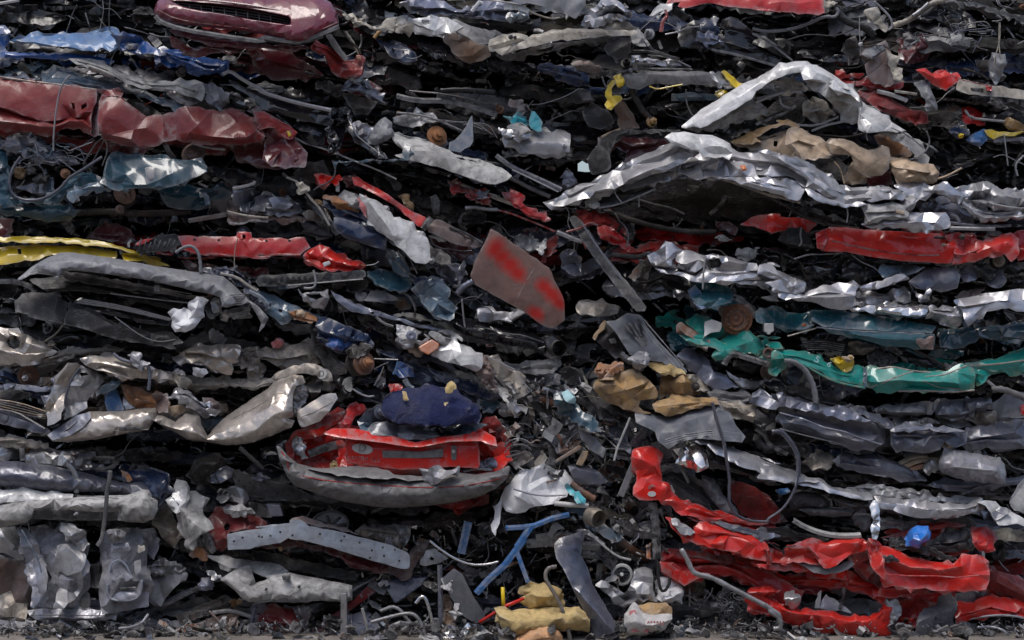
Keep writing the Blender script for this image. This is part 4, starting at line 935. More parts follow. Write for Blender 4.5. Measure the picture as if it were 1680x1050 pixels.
panel(c, 'inner_panel', 'E90,180 200,160 290,165 330,210 200,215', 'slatelight', d=.0, cr=.01)
panel(c, 'inner_panel', 'E270,130 330,120 345,210 300,220', 'steelblue', d=-.04, cr=.01, cell=12)
panel(c, 'mirror_shell', 'E205,130 250,100 310,110 300,150 230,165', 'rubber', d=-.1, cr=.004, bulge=.04)
panel(c, 'torn_sheet', 'E90,60 130,45 175,70 150,110 100,105', 'ochre', d=-.02, cr=.02, cell=8)
disc(c, 'hub', 107, 285, 8, 'orangerust', d=-.1, ax=(.3, -1, .1))
for i in range(30):
    rg = random.Random(400 + i); x, y = rg.uniform(20, 130), rg.uniform(232, 275)
    tube(c, 'wire', [(x + q * rg.uniform(4, 16), y + q * rg.uniform(-6, 9)) for q in range(4)], rg.uniform(2, 5), rg.choice(['lightsteel', 'slatelight', 'greysteel', 'rubber', 'steelblue']), d=-.14 + rg.uniform(-.05, .05), seg=5)
panel(c, 'bonnet', 'A0,880 100,850 200,840 280,880 350,950 480,1000 500,1031 300,1020 100,960 0,930', 'slate', d=-.1, cr=.02, cell=12)
panel(c, 'floor_pan', 'E980,190 1150,160 1290,195 1430,140 1450,210 1440,260 1300,255 1290,300 1200,320 1050,300', 'darkteal', d=-.04, tilt=-.2, cr=.02)
strip(c, 'bracket', 'E1250,230 1290,225 1300,290', 34, 'steelblue', d=-.16)
panel(c, 'rear_panel', 'E1300,50 1420,60 1530,90 1620,140 1590,170 1470,190 1440,150 1380,110', 'black', d=-.12, cr=.02, cell=14)
strip(c, 'bracket', 'E1460,190 1590,160 1595,140', 22, 'lightsteel', d=-.16)
disc(c, 'wheel_hub', 205, 317, 18, 'brownmetal', d=-.02, ax=(0, -1, -.6)); disc(c, 'suspension_joint', 197, 343, 7, 'brownmetal', d=-.06)
tube(c, 'exhaust_pipe', 'E480,340 700,330 900,350 1200,330', 26, 'grime', d=.04)
strip(c, 'bracket', 'E1180,390 1300,370 1420,350', 34, 'brownmetal', d=-.02, jag=.05)
panel(c, 'floor_pan', 'E-60,390 90,380 80,460 20,490 -60,480', 'darkred', d=.05, cr=.02)

c = car('crumpled grey and blue black wreck between the teal car and the upright dark blue panel', '345,290,440 430,282,440 520,330,455 620,390,460', ['slate', 'zinc', 'black', 'lightsteel'], sh=6, nb=34)
panel(c, 'bonnet', 'F0,250 60,230 160,240 260,290 300,340 200,360 60,350 0,340', 'slate', d=-.1, tilt=.6, cr=.022, cell=12)
panel(c, 'headlamp', 'F75,250 120,240 200,260 230,290 180,320 110,310', 'slatelight', d=-.16, cr=.006, bulge=.03, cell=18)
panel(c, 'fender', 'E1420,320 1480,325 1560,350 1680,360 F120,370 300,370 320,390 200,400 60,380 E1640,390 1520,400 1440,410 1430,370', 'brownmetal', d=-.1, tilt=.4, cr=.02, cell=11)
panel(c, 'fender', 'F290,340 330,320 400,350 460,390 440,395 320,385', 'greysteel', d=-.12, cr=.012)
panel(c, 'bonnet', 'E1450,170 1560,190 1680,230 F0,300 E1650,330 1540,340 1470,290', 'slate', d=-.06, cr=.03, cell=10)
strip(c, 'trim_strip', 'E1425,330 1480,345 1560,360 1680,370', 12, 'cream', d=-.16); strip(c, 'trim_strip', 'E1440,405 1520,412 1570,385 1680,395', 14, 'lightsteel', d=-.14)
panel(c, 'inner_panel', 'F380,380 440,400 460,480 400,490', 'greysteel', d=-.04, cr=.02, cell=10)
disc(c, 'headlamp', 400, 383, 12, 'slate', d=-.02)
tube(c, 'hose', 'F20,480 200,500 300,460 420,490 470,490', 8, 'rubber', d=-.06)
panel(c, 'fender', 'F140,430 260,400 300,440 240,490 130,480', 'black', d=.02, cr=.02)

c = car('yellow car edge showing above the long grey bumper', '-60,388,440 100,392,442 200,400,438 290,415,442', ['yellow', 'black'], sh=2, nb=4, yf=.1)
panel(c, 'roof_rail', 'E-60,490 200,494 400,502 560,514 700,535 760,555 920,605 900,610 800,585 690,555 500,535 300,525 150,528 0,520 -60,520', 'yellow', d=-.1, tilt=.7, cr=.003, cell=30)
panel(c, 'roof', 'E-60,565 60,550 130,545 300,545 500,555 600,568 730,585 735,630 600,625 480,620 330,600 200,640 0,665 -60,668', 'yellow', d=-.06, tilt=.8, cr=.005, cell=30, holes=['E108,565 135,565 138,605 112,600'])
panel(c, 'roof', 'E760,590 880,605 940,620 1060,672 940,665 900,640 780,640', 'yellow', d=-.04, tilt=.6, cr=.012, cell=16)
c = car('car reduced to a red front beam with broken black lamp, above the grey bumper', '225,380,452 420,385,455 600,412,462', ['red', 'black', 'reddirt', 'grime'], sh=3, nb=12, yf=.16)
panel(c, 'crash_beam', 'E1115,490 1480,490 1490,465 1570,465 1575,500 1680,505 F0,505 200,510 300,495 340,560 280,600 0,600 E1680,625 1500,610 1250,600 1150,570', 'red', d=-.16, tilt=.3, cr=.004, cell=26, holes=['E1515,475 1540,475 1540,505 1515,505'])
for x, y in ((319, 393), (359, 394), (437, 395), (475, 395)): disc(c, 'bolt_hole', x, y, 2, 'ink', d=-.175, prof=[(.009, .0), (.009, .004), (0, .004)])
strip(c, 'beam_lip', 'E1190,590 1400,605 1680,622 F100,600 280,605', 16, 'reddirt', d=-.18)
panel(c, 'fender', 'F295,610 340,570 400,540 480,580 600,640 690,672 620,690 560,710 480,712 400,680 340,650', 'redfresh', d=-.18, cr=.02, cell=13)
boxy(c, 'side_lamp', 'F415,655 460,640 468,662 425,680', 'bag', d=-.25, depth=.03)
panel(c, 'bracket', 'F560,640 640,640 690,670 600,680', 'orangerust', d=-.2, cr=.02, cell=8)
panel(c, 'headlamp', 'E835,560 870,520 980,490 1090,480 1115,490 1110,580 1060,575 960,590 860,585', 'darkplastic', d=-.14, cr=.014, cell=9)
panel(c, 'lamp_corner', 'E850,540 900,508 960,497 900,535', 'redfresh', d=-.17, cr=.006, cell=10)
for i in range(8): tube(c, 'lamp_rib', [(228 + i * 7.5, 411 - i * .6), (232 + i * 8, 391 + (i % 3) * 3)], 5, 'greysteel', d=-.2, sm=0, seg=5)
tube(c, 'hose', 'E1100,590 1150,555 1200,545 1240,580 1255,640 1258,715', 12, 'greyplastic', d=-.3)
tube(c, 'wire', 'E1490,500 1470,570 1468,650 1467,690', 3, 'cream', d=-.22)
panel(c, 'fender', 'E550,500 600,440 700,410 820,450 830,520 700,520', 'darkred', d=.14, cr=.02)
panel(c, 'floor_pan', 'E1130,640 1250,665 1500,690 1680,690 1680,740 1400,740 1200,700', 'darkred', d=.05, cr=.02)

c = car('car front with a long pale grey bumper hanging over black trim and door panels', '-60,445,560 60,425,575 230,425,585 400,470,580 470,530,580', ['black', 'blackplastic', 'darkplastic'], sh=4, nb=26, yf=.12)
panel(c, 'bumper', 'E105,762 200,680 300,622 372,592 440,590 700,625 1000,680 1300,725 1400,742 1460,790 1560,890 1600,925 1560,900 1480,915 1420,932 1395,928 1380,870 1330,850 1200,825 960,765 800,740 620,715 480,700 400,700 372,735 350,752 330,728 250,718 190,728 130,760', 'greyplastic', d=-.34, tilt=.85, bulge=.09, cr=.0015, cell=30, rag=.2, fl=.1, edge=.5)
panel(c, 'bumper_end', 'E1560,890 1620,930 1680,1000 J50,60 20,90 E1640,1031 1600,960', 'greyplastic', d=-.28, tilt=.2, cr=.002, fl=.08, rag=.3)
for i in range(6): tube(c, 'bumper_rib', [(30 + .0 + i * 2 + 20, 447 - i * 2.2), (92 + i * 1.2, 452 - i * 2.4)], 3, 'bumpergrey', d=-.41 + i * .004, sm=0, seg=5)
for i in range(6): tube(c, 'bumper_rib', [(363 + i, 501 - i * 3.2), (398 + i * .5, 500 - i * 3.5), (410 - i * 2, 492 - i * 3.5)], 3, 'bumpergrey', d=-.42, sm=0, seg=5)
boxy(c, 'tow_slot', 'E755,732 810,738 808,750 758,744', 'ink', d=-.36, depth=.05); boxy(c, 'tow_slot', 'E965,765 1012,772 1010,785 968,780', 'ink', d=-.37, depth=.05)
boxy(c, 'clip', 'E968,790 1000,792 1005,835 962,832', 'greyplastic', d=-.3, depth=.02)
panel(c, 'bumper_foam', 'E380,710 480,715 800,770 1100,840 1350,880 1360,900 1200,880 900,830 600,790 420,760', 'darkplastic', d=-.14, cr=.004, cell=20)
panel(c, 'engine_cover', 'E180,760 330,745 470,730 560,740 640,790 900,850 1000,870 1150,905 1100,950 900,900 700,850 500,830 300,830', 'blackplastic', d=-.08, tilt=.6, cr=.006, cell=20)
strip(c, 'trim_strip', 'E480,730 600,745 800,790 1000,810 1200,850', 8, 'greysteel', d=-.18); strip(c, 'trim_strip', 'E690,845 800,860 1000,885 1190,905', 9, 'lightsteel', d=-.2)
panel(c, 'trim_panel', 'E460,900 510,872 640,900 900,950 1080,1010 1060,1050 900,1031 700,980 540,940', 'glossblack', d=-.18, tilt=.7, cr=.006, cell=22)
for i in range(6): strip(c, 'trim_strip', 'E%d,%d %d,%d %d,%d' % (475 + i * 8, 905 - i * 5, 700 + i * 18, 935 - i * 2, 1060 + i * 4, 1015 - i * 2), 5, 'silver' if i % 2 else 'greysteel', d=-.24)
panel(c, 'door_panel', 'E110,960 105,900 140,850 200,840 330,860 430,905 420,990 400,1050 I440,70 300,20 180,0 E180,975', 'darkplastic', d=-.22, tilt=.5, cr=.008, cell=26)
panel(c, 'door_panel', 'E430,905 540,930 640,985 740,1040 I760,30 900,90 1080,100 1150,160 1080,175 1100,200 900,165 700,130 480,60 250,0 E300,1031 400,1040', 'blackplastic', d=-.26, tilt=.5, cr=.006, cell=26)
strip(c, 'pillar', 'E0,770 100,770 190,800 220,840', 36, 'blackplastic', d=-.05)
panel(c, 'fog_lamp', 'E1270,910 1330,870 1370,870 1380,960 1340,990', 'darkplastic', d=-.22, cr=.008, cell=12)
panel(c, 'bracket', 'E1320,900 1350,870 1372,880 1375,960 1340,970', 'lightsteel', d=-.26, cr=.01, cell=10)
panel(c, 'torn_sheet', 'E1390,960 1450,940 1560,930 1570,980 1480,1000 1400,990', 'dullsilver', d=-.2, cr=.02, cell=8)
strip(c, 'bracket', 'E1380,960 1480,1000 1580,990', 20, 'greysteel', d=-.18, jag=.1)
panel(c, 'torn_sheet', 'I1310,95 1400,110 1425,140 1400,165 1340,160', 'greyplastic', d=-.12, cr=.02, cell=8)
tube(c, 'hose', 'I720,0 800,60 900,130 1000,160 1100,140', 4, 'greyplastic', d=-.32)
o = panel(None, 'plastic_bag', 'E1190,905 1270,882 1290,890 1275,930 1280,990 I1260,10 1220,60 1160,92 1100,92 1078,60 1080,20 E1075,1000 1100,960 1200,950', 'bag', d=-.46, tilt=.4, cr=.02, cell=13, bulge=.09); tag(o, 'crumpled white plastic bag lying against the black trim under the grey bumper', 'plastic bag')

# ---- champagne coloured cars
c = car('champagne coloured wreck with a round black filler hole, crumpled flat below the black door panels', '-60,535,600 100,545,680 300,556,690 520,556,690 560,600,690', ['champdirt', 'champagne', 'cream', 'grime'], sh=6, nb=40, size=.8)
panel(c, 'quarter_panel', 'I-60,60 0,68 100,95 200,130 300,180 360,215 330,240 280,250 180,290 100,280 60,300 -60,290', 'champagne', d=-.16, tilt=.2, cr=.016, cell=20, holes=['I45,150 60,120 90,112 125,125 135,160 120,195 85,205 55,190'])
disc(c, 'filler_cap', 23.5, 561.5, 11, 'blackplastic', d=-.14, prof=[(.05, .0), (.05, .01), (.04, .012), (.036, .0), (.006, .002), (0, .006)])
panel(c, 'sill', 'I280,250 400,205 560,200 700,190 780,195 760,215 600,225 480,235 340,270 200,290 100,300 0,300 60,285', 'champdirt', d=-.12, cr=.014, cell=12)
panel(c, 'roof', 'I500,260 560,240 620,245 700,225 760,250 860,300 930,330 1040,350 1100,400 1000,390 900,385 700,350 600,330 540,300', 'champagne', d=-.2, tilt=.5, cr=.016, cell=18)
panel(c, 'bonnet', 'I1080,260 1150,215 1260,175 1290,180 1400,175 1510,180 1500,240 1450,290 1450,360 1390,350 1330,330 1290,300 1200,290 1130,300', 'champagne', d=-.14, tilt=.4, cr=.03, cell=15)
panel(c, 'fender', 'I1500,200 1680,210 J60,220 0,300 I1600,330 1520,310 1470,260', 'champdirt', d=-.08, cr=.035, cell=9)
panel(c, 'sill', 'I1100,380 1200,370 1400,390 1680,390 J60,420 0,460 I1500,430 1350,445 1200,445 1120,420', 'champdirt', d=-.08, cr=.012, cell=12)
panel(c, 'pillar', 'I1050,340 1100,350 1180,420 1170,450 1120,440', 'cream', d=-.2, cr=.012, cell=10)
panel(c, 'bracket', 'I1100,330 1140,335 1160,365 1110,370', 'champagne', d=-.18, cr=.01, cell=9); panel(c, 'bracket', 'I1210,320 1290,330 1300,350 1270,375 1220,350', 'bag', d=-.18, cr=.01, cell=9)
panel(c, 'beam', 'J0,215 100,200 260,170 370,160 400,230 420,270 330,310 200,320 100,290 20,260', 'champdirt', d=-.06, tilt=.3, cr=.012, cell=16)
panel(c, 'inner_panel', 'J-60,250 20,260 60,310 40,380 -40,400', 'champdirt', d=-.1, cr=.03, cell=10)
disc(c, 'brake_disc', 46, 617, 17, 'rusty', d=-.05, ax=(.5, -1, .1)); disc(c, 'bolt', 42, 620, 5, 'lightsteel', d=-.12)
panel(c, 'bumper', 'I-60,430 100,420 200,435 320,440 340,465 200,460 80,450 -60,460', 'slatelight', d=-.14, cr=.004)
for i in range(5): strip(c, 'trim_strip', [(-10, 655 + i * 3), (30, 660 + i * 4.5), (75, 675 + i * 3)], 7, ['tan', 'brownmetal', 'cream'][i % 3], d=-.16 + i * .01)
panel(c, 'door_trim', 'I0,460 100,455 200,490 100,530 0,550', 'darkplastic', d=-.04, cr=.01)
panel(c, 'bumper_trim', 'I-60,590 0,580 100,610 200,650 300,705 320,730 200,720 60,680 -60,650', 'slate', d=-.1, tilt=.6, cr=.006)
strip(c, 'trim_strip', 'I-60,575 0,580 100,595 180,640 280,700', 9, 'dirtywhite', d=-.2)
panel(c, 'torn_foam', 'J95,160 130,140 170,165 160,180 110,190', 'pinkprint', d=-.12, cr=.02, cell=8)

c = car('champagne car front with torn hinge pillar, orange brown sheet inside and a dark bumper badge', '70,585,725 150,570,732 250,590,728 400,640,728 555,600,720', ['champagne', 'champdirt', 'steelblue', 'black'], sh=4, nb=26, size=.8)
panel(c, 'pillar', 'I300,680 285,560 330,460 380,360 430,300 480,290 505,310 440,380 400,500 380,640 340,670', 'champagne', d=-.3, cr=.01, cell=14, bulge=.03)
tube(c, 'door_seal', 'I500,320 440,400 410,500 405,600', 9, 'slate', d=-.34)
panel(c, 'hinge_panel', 'I505,300 640,370 650,400 590,470 540,530 545,570 480,610 400,650 410,560 440,430', 'dullsilver', d=-.24, cr=.018, cell=13, holes=['I490,350 540,345 560,365 510,375'])
panel(c, 'roof', 'I520,270 600,245 700,260 740,250 860,300 950,340 930,370 820,390 700,350 600,330 540,300', 'champagne', d=-.32, tilt=.4, cr=.01)
panel(c, 'wing', 'I350,400 370,365 400,370 380,460 330,540 280,540', 'slatelight', d=-.2, cr=.014, cell=10)
panel(c, 'bracket', 'I600,470 700,400 780,380 740,430 720,450 650,480', 'steelblue', d=-.28, cr=.016, cell=10)
panel(c, 'panel_insert', 'I650,480 720,450 760,540 780,585 680,590 660,540', 'lightblue', d=-.22, cr=.006, cell=20)
panel(c, 'panel_insert', 'I770,500 840,515 840,570 790,580', 'dullsilver', d=-.2, cr=.008)
panel(c, 'torn_sheet', 'I760,430 860,440 960,490 980,480 1040,500 1065,540 1060,600 990,600 960,570 850,560 780,470', 'orangerust', d=-.22, cr=.02, cell=14)
panel(c, 'torn_sheet', 'I950,480 1010,485 1060,540 1050,600 1000,600 990,540', 'brownmetal', d=-.28, cr=.014, cell=10)
tube(c, 'hose', 'I710,230 760,270 860,290 930,300 940,380 930,460', 12, 'slatelight', d=-.36)
panel(c, 'bracket', 'I800,240 850,235 880,290 940,290 920,320 860,310', 'zinc', d=-.38, cr=.014, cell=8)
panel(c, 'bumper', 'I300,745 400,690 480,630 560,595 680,595 780,592 900,575 975,570 985,610 930,705 750,735 600,765 430,780 330,775', 'champagne', d=-.34, tilt=.35, bulge=.07, cr=.0018, cell=30, rag=.3)
panel(c, 'headlamp', 'I300,740 360,700 480,620 560,600 570,630 520,690 440,740 330,770', 'slatelight', d=-.4, tilt=.6, cr=.003, cell=28, bulge=.02, rag=.2, holes=['I380,730 440,690 500,640 485,665 430,715'])
boxy(c, 'badge', 'I742,690 830,685 880,688 895,708 820,712 744,716', 'ink', d=-.43, depth=.02)
strip(c, 'moulding_line', 'I545,712 700,712 930,705', 4, 'champdirt', d=-.415)
panel(c, 'bumper', 'I945,640 1000,615 1100,660 1160,610 1250,620 1260,680 1300,750 1340,700 1400,640 1500,570 1680,450 J120,400 240,365 290,370 310,410 250,430 230,480 225,560 230,620 200,640 240,650 220,690 100,740 0,775 I1600,780 1480,800 1400,800 1300,780 1180,765 1100,720', 'champagne', d=-.36, tilt=.45, bulge=.09, cr=.0028, cell=26, rag=.4, ridges=1)
strip(c, 'moulding_line', 'I1370,690 1450,640 1560,590 1680,520 J100,490 215,470', 5, 'grime', d=-.47)
panel(c, 'bonnet_edge', 'I1680,410 J0,440 120,360 240,305 330,295 400,310 470,350 480,400 420,400 380,360 300,350 240,360 100,410 0,450', 'champdirt', d=-.26, cr=.006, cell=16)
disc(c, 'sticker', 528, 613.5, 8.5, 'stickerwhite', d=-.33, ax=(-.1, -1, .1), prof=[(.036, 0), (.036, .003), (0, .003)], squash=1.)
text(c, 'sticker_lettering', 'D', 528, 613.5, 14, 'ink', -.338, sx=.8)
panel(c, 'headlamp', 'I1050,510 1130,450 1170,460 1250,530 1360,590 1340,610 1250,600 1180,560 1100,500', 'silver', d=-.3, cr=.02, cell=10)
panel(c, 'bumper_iron', 'J260,590 340,540 460,480 500,480 510,510 460,590 400,650 280,695 265,640', 'champagne', d=-.38, tilt=.3, cr=.003, cell=24, bulge=.04)
strip(c, 'moulding_line', 'J280,625 380,590 480,530', 6, 'champdirt', d=-.44)
panel(c, 'lamp_recess', 'J235,440 290,430 320,460 310,540 260,580 235,570', 'dullsilver', d=-.3, cr=.02, cell=9)
panel(c, 'lamp_recess', 'J320,440 380,400 420,400 400,470 350,510', 'darkplastic', d=-.22, cr=.01)
panel(c, 'inner_panel', 'I1060,560 1120,550 1180,570 1150,600 1080,610', 'tan', d=-.22, cr=.014, cell=10); panel(c, 'inner_panel', 'I1270,510 1330,510 1390,550 1340,590 1290,560', 'brownmetal', d=-.2, cr=.014, cell=10)

c = car('dark wreck with blue grey tube bumper and pale dented engine part, above the white bumper', '-60,715,812 80,728,812 200,735,815 290,735,822 400,735,830 470,735,835', ['grime', 'greysteel', 'black', 'slate'], sh=5, nb=30, yf=.16)
panel(c, 'bumper', 'I-60,905 100,905 300,930 430,960 520,975 640,1010 760,1040 M900,30 1000,80 1000,160 960,180 760,110 600,100 400,98 200,80 0,62 -60,60', 'slate', d=-.26, tilt=.5, bulge=.1, cr=.003, cell=30, rag=.3)
panel(c, 'bumper_end', 'M760,-20 960,-40 1050,0 1060,90 1000,190 950,170 900,100 800,100', 'navy', d=-.2, cr=.008, bulge=.08, cell=28)
panel(c, 'bonnet_edge', 'I-60,745 60,750 200,770 300,790 300,815 200,820 80,810 -60,800', 'champdirt', d=-.08, cr=.02, cell=11)
panel(c, 'radiator_support', 'I160,860 260,845 420,870 520,900 490,950 420,940 300,925 180,905', 'dullsilver', d=-.1, cr=.02, cell=11)
panel(c, 'engine_part', 'I220,870 280,855 320,880 320,920 240,915', 'lightsteel', d=-.16, cr=.01, bulge=.05)
panel(c, 'inner_panel', 'I-60,820 100,830 120,890 0,900', 'dullsilver', d=-.04, cr=.02, cell=12)
strip(c, 'bracket', 'I135,820 140,900', 34, 'greysteel', d=-.14)
strip(c, 'bracket', 'I500,900 640,880 740,890 700,950 600,960', 26, 'grime', d=-.06, jag=.08)
panel(c, 'torn_foam', 'I760,960 800,975 830,1020 810,1031 M800,35 770,0', 'orangerust', d=-.28, cr=.02, cell=7)
tube(c, 'hose', 'I420,920 450,940 480,1000 M485,40 480,110', 20, 'lightsteel', d=-.3)
panel(c, 'seat_foam', 'I1190,960 1240,880 1330,860 1400,900 1440,940 1400,1000 1300,1050 1200,1040', 'grime', d=-.04, cr=.02, bulge=.07)
panel(c, 'headlamp', 'I1310,1000 1370,960 1450,965 1460,1000 1380,1040', 'slate', d=-.1, cr=.01)
tube(c, 'bracket_rod', 'I1500,820 1560,870 1650,950', 16, 'greysteel', d=-.08)
panel(c, 'crash_beam', 'M1380,-60 1540,-10 1680,30 N200,60 300,100 400,150 200,160 0,155 M1680,150 1500,110 1470,40', 'darkplastic', d=-.06, tilt=.4, cr=.004, cell=22)
for i in range(14): disc(c, 'bolt_hole', 392 + i * 9, 788 + i * 1.9 + (i % 2) * 7, 1.6, 'ink', d=-.105, prof=[(.006, 0), (.006, .004), (0, .004)])
panel(c, 'radiator_support', 'M1360,-20 1440,-30 1600,0 1680,20 1660,60 1500,40 1380,20', 'slatelight', d=-.02, cr=.02, cell=9)
# ================================================================== middle, slumped pile
c = car('wreck with a bright red sloping sill, above the crushed white door', '515,270,330 620,285,360 720,330,420 820,350,470 940,330,470 1040,370,430', ['red', 'reddirt', 'black', 'grime'], sh=5, nb=34, yf=.2)
panel(c, 'bracket', 'F372,105 440,108 520,102 540,130 520,165 480,150 430,168 395,165', 'redfresh', d=-.12, cr=.016, cell=10)
panel(c, 'sill', 'F600,115 640,118 760,190 860,255 980,335 1060,370 1070,400 1020,430 960,370 880,300 780,240 690,190 620,165', 'redfresh', d=-.2, tilt=.4, cr=.005, cell=22, bulge=.03)
panel(c, 'bracket', 'F540,120 600,112 640,160 620,185 570,175', 'darkred', d=-.14, cr=.02, cell=8)
boxy(c, 'clip', 'F500,165 525,165 522,210 498,208', 'lightsteel', d=-.16, depth=.03)
panel(c, 'sill', 'F1085,400 1130,380 1250,440 1400,530 1420,545 1380,560 1300,545 1180,500 1080,460', 'brownmetal', d=-.12, tilt=.4, cr=.006)
strip(c, 'seat_rail', 'F1040,440 1100,370', 50, 'grime', d=-.2); strip(c, 'roof_rail', 'F1210,430 1300,460 1420,530', 18, 'black', d=-.16)
panel(c, 'floor_pan', 'F1090,480 1200,510 1340,560 1370,600 1280,640 1180,580 1110,540', 'darkred', d=.02, cr=.02)
panel(c, 'torn_sheet', 'F1120,490 1160,480 1200,500 1170,520', 'bag', d=-.1, cr=.02, cell=7)
strip(c, 'roof_rail', 'F1230,140 1330,180 1480,240 1620,290', 26, 'champdirt', d=-.12)
panel(c, 'torn_sheet', 'F1200,135 1240,140 1290,195 1365,205 1360,220 1300,215 1245,225 1215,190', 'reddirt', d=-.14, cr=.02, cell=9)
panel(c, 'torn_sheet', 'F1310,230 1420,200 1450,240 1475,300 1430,290 1370,260', 'reddirt', d=-.16, cr=.02, cell=9)
panel(c, 'bracket', 'F1370,220 1440,215 1450,245 1390,255', 'slatelight', d=-.2, cr=.012, cell=8)
tube(c, 'axle', 'F1310,310 1380,305 1460,320 1515,320', 14, 'lightsteel', d=-.12)
panel(c, 'quarter_panel', 'F1550,215 1620,210 1680,240 G60,280 120,310 200,350 235,385 180,375 120,370 60,330 0,290 F1600,260', 'red', d=-.14, cr=.022, cell=10)
strip(c, 'door_edge', 'G-100,320 0,345 100,385 200,425 270,460', 14, 'reddirt', d=-.1)
strip(c, 'door_edge', 'G340,460 400,445 440,430 490,400 540,420', 15, 'reddirt', d=-.14)
panel(c, 'fender', 'G530,425 580,418 640,450 690,490 740,540 730,590 690,560 620,530 560,500 540,470', 'red', d=-.1, cr=.025, cell=10)
panel(c, 'torn_sheet', 'G430,520 460,515 480,540 460,570', 'redfresh', d=-.12, cr=.012, cell=7)
strip(c, 'bracket', 'G280,460 330,480 400,510 440,520', 30, 'zinc', d=-.14, jag=.1)
panel(c, 'torn_sheet', 'G30,480 90,490 160,510 150,570 90,570 40,550', 'lightsteel', d=-.06, cr=.025, cell=9); panel(c, 'torn_sheet', 'G150,570 210,500 225,510 200,590 170,595', 'lightsteel', d=-.1, cr=.015, cell=9)
panel(c, 'torn_sheet', 'G210,560 280,480 290,500 240,610 180,660 200,600', 'reddirt', d=-.02, cr=.02, cell=9)
boxy(c, 'clip', 'F1090,240 1130,220 1155,270 1150,350 1110,355', 'blackplastic', d=-.08, depth=.06)
tube(c, 'suspension_arm', 'F1360,330 1290,350 1270,420 1320,450', 16, 'grime', d=-.06)
panel(c, 'inner_fender', 'G300,600 360,570 440,620 430,720 360,730 310,680', 'slate', d=.05, cr=.025, cell=12)
panel(c, 'torn_sheet', 'F905,235 930,225 985,300 960,310', 'ochre', d=-.02, cr=.02, cell=8)

c = car('dirt stained blue black car end beside the crushed white door', '455,268,330 560,310,430 640,360,440 700,400,440', ['navy', 'black', 'slate', 'greysteel'], sh=4, nb=14)
panel(c, 'boot_lid', 'F430,240 560,260 660,290 700,360 790,440 800,460 700,440 560,390 500,370 470,320', 'navy', d=-.14, tilt=.5, cr=.014, cell=18)
panel(c, 'rear_panel', 'F490,370 560,385 700,430 815,470 820,500 810,572 700,540 560,495 490,440', 'navy', d=-.24, tilt=.1, cr=.006, cell=26, bulge=.03, rag=.4)
panel(c, 'bumper_edge', 'F185,110 280,140 330,200 360,260 430,310 480,400 520,470 500,480 440,400 370,330 330,280 280,200 220,150', 'black', d=-.2, cr=.01, cell=12)
strip(c, 'trim_strip', 'F190,115 270,150 330,240 400,310 460,420', 16, 'champdirt', d=-.24, jag=.1)
panel(c, 'bracket', 'F250,150 290,150 310,200 280,210', 'cream', d=-.26, cr=.014, cell=7)
panel(c, 'torn_sheet', 'F430,230 520,250 600,300 640,330 560,330 480,290', 'orangerust', d=-.18, cr=.01, cell=9)
panel(c, 'inner_fender', 'F240,90 330,40 420,10 440,60 470,110 400,170 330,140', 'grime', d=-.02, cr=.01)
panel(c, 'inner_fender', 'F370,260 440,320 480,400 460,400 400,350', 'ochre', d=-.14, cr=.014, cell=9)

c = car('car whose crushed white door slopes down to the right below the bright red sill', '560,318,400 640,330,440 700,390,455 745,420,470', ['white', 'black', 'slate'], sh=3, nb=8)
panel(c, 'door', 'F655,235 700,250 790,290 860,370 900,370 970,420 1040,480 1085,540 1090,640 1060,655 1000,650 940,590 860,520 820,490 740,420 700,370 660,300', 'white', d=-.3, tilt=.2, cr=.02, cell=22, bulge=.05)
panel(c, 'door', 'F520,240 560,222 640,245 680,270 670,310 600,290 540,265', 'dirtywhite', d=-.2, cr=.016, cell=12)
panel(c, 'door_edge', 'F650,250 690,235 700,300 690,370 660,320', 'pinkprint', d=-.28, cr=.01, cell=8)
panel(c, 'door_pillar', 'F1085,540 1150,580 1200,630 1222,660 1160,660 1110,640 1090,600', 'grime', d=-.22, cr=.008, bulge=.04)
disc(c, 'lamp', 708, 428, 5, 'lightsteel', d=-.26)
strip(c, 'rail', 'F740,430 850,520 950,600 1010,720', 8, 'slate', d=-.22)

c = car('dark blue crumpled wreck with long pierced frame rails, left of the big brown panel', '395,440,500 480,440,560 600,440,560 760,450,560 860,520,580', ['steelblue', 'slate', 'black', 'greysteel', 'navy'], sh=5, nb=54, size=.85)
panel(c, 'frame_rail', 'F0,770 20,740 190,725 360,715 480,720 680,700 690,740 500,770 380,775 200,795 20,800', 'blackplastic', d=-.2, tilt=.2, cr=.004, cell=20)
for i in range(8): disc(c, 'bolt_hole', 434 + i * 9.5, 460 - i * .6, 3, 'ink', d=-.225, prof=[(.012, .0), (.012, .005), (0, .005)])
strip(c, 'rail_lip', 'F200,795 380,780 520,768 670,755', 8, 'lightsteel', d=-.24); tube(c, 'hose', 'F360,700 375,760 372,800 345,815 300,812', 9, 'lightsteel', d=-.28)
panel(c, 'fender', 'F690,710 760,700 860,720 950,760 960,800 900,840 840,830 760,790', 'darkteal', d=-.18, tilt=.5, cr=.016, cell=14)
panel(c, 'fender', 'F830,590 880,590 920,650 960,700 960,740 900,720 850,680', 'steelblue', d=-.16, cr=.014, cell=12)
strip(c, 'door_seal', 'F820,570 880,650 940,710 1000,740', 12, 'blackplastic', d=-.22)
panel(c, 'headlamp', 'F265,820 290,850 360,835 450,820 450,900 420,940 340,920 290,870', 'dullsilver', d=-.2, cr=.02, cell=11, holes=['F310,850 400,845 430,870 380,890 330,875'])
panel(c, 'quarter_panel', 'F1010,780 1100,755 1190,790 1220,830 1200,880 1250,940 1240,1000 1180,1010 1100,960 1040,900 1020,850', 'steelblue', d=-.24, cr=.03, cell=13)
panel(c, 'quarter_panel', 'F960,740 1010,750 1100,740 1150,760 1050,790 1000,800', 'navy', d=-.2, cr=.02, cell=10)
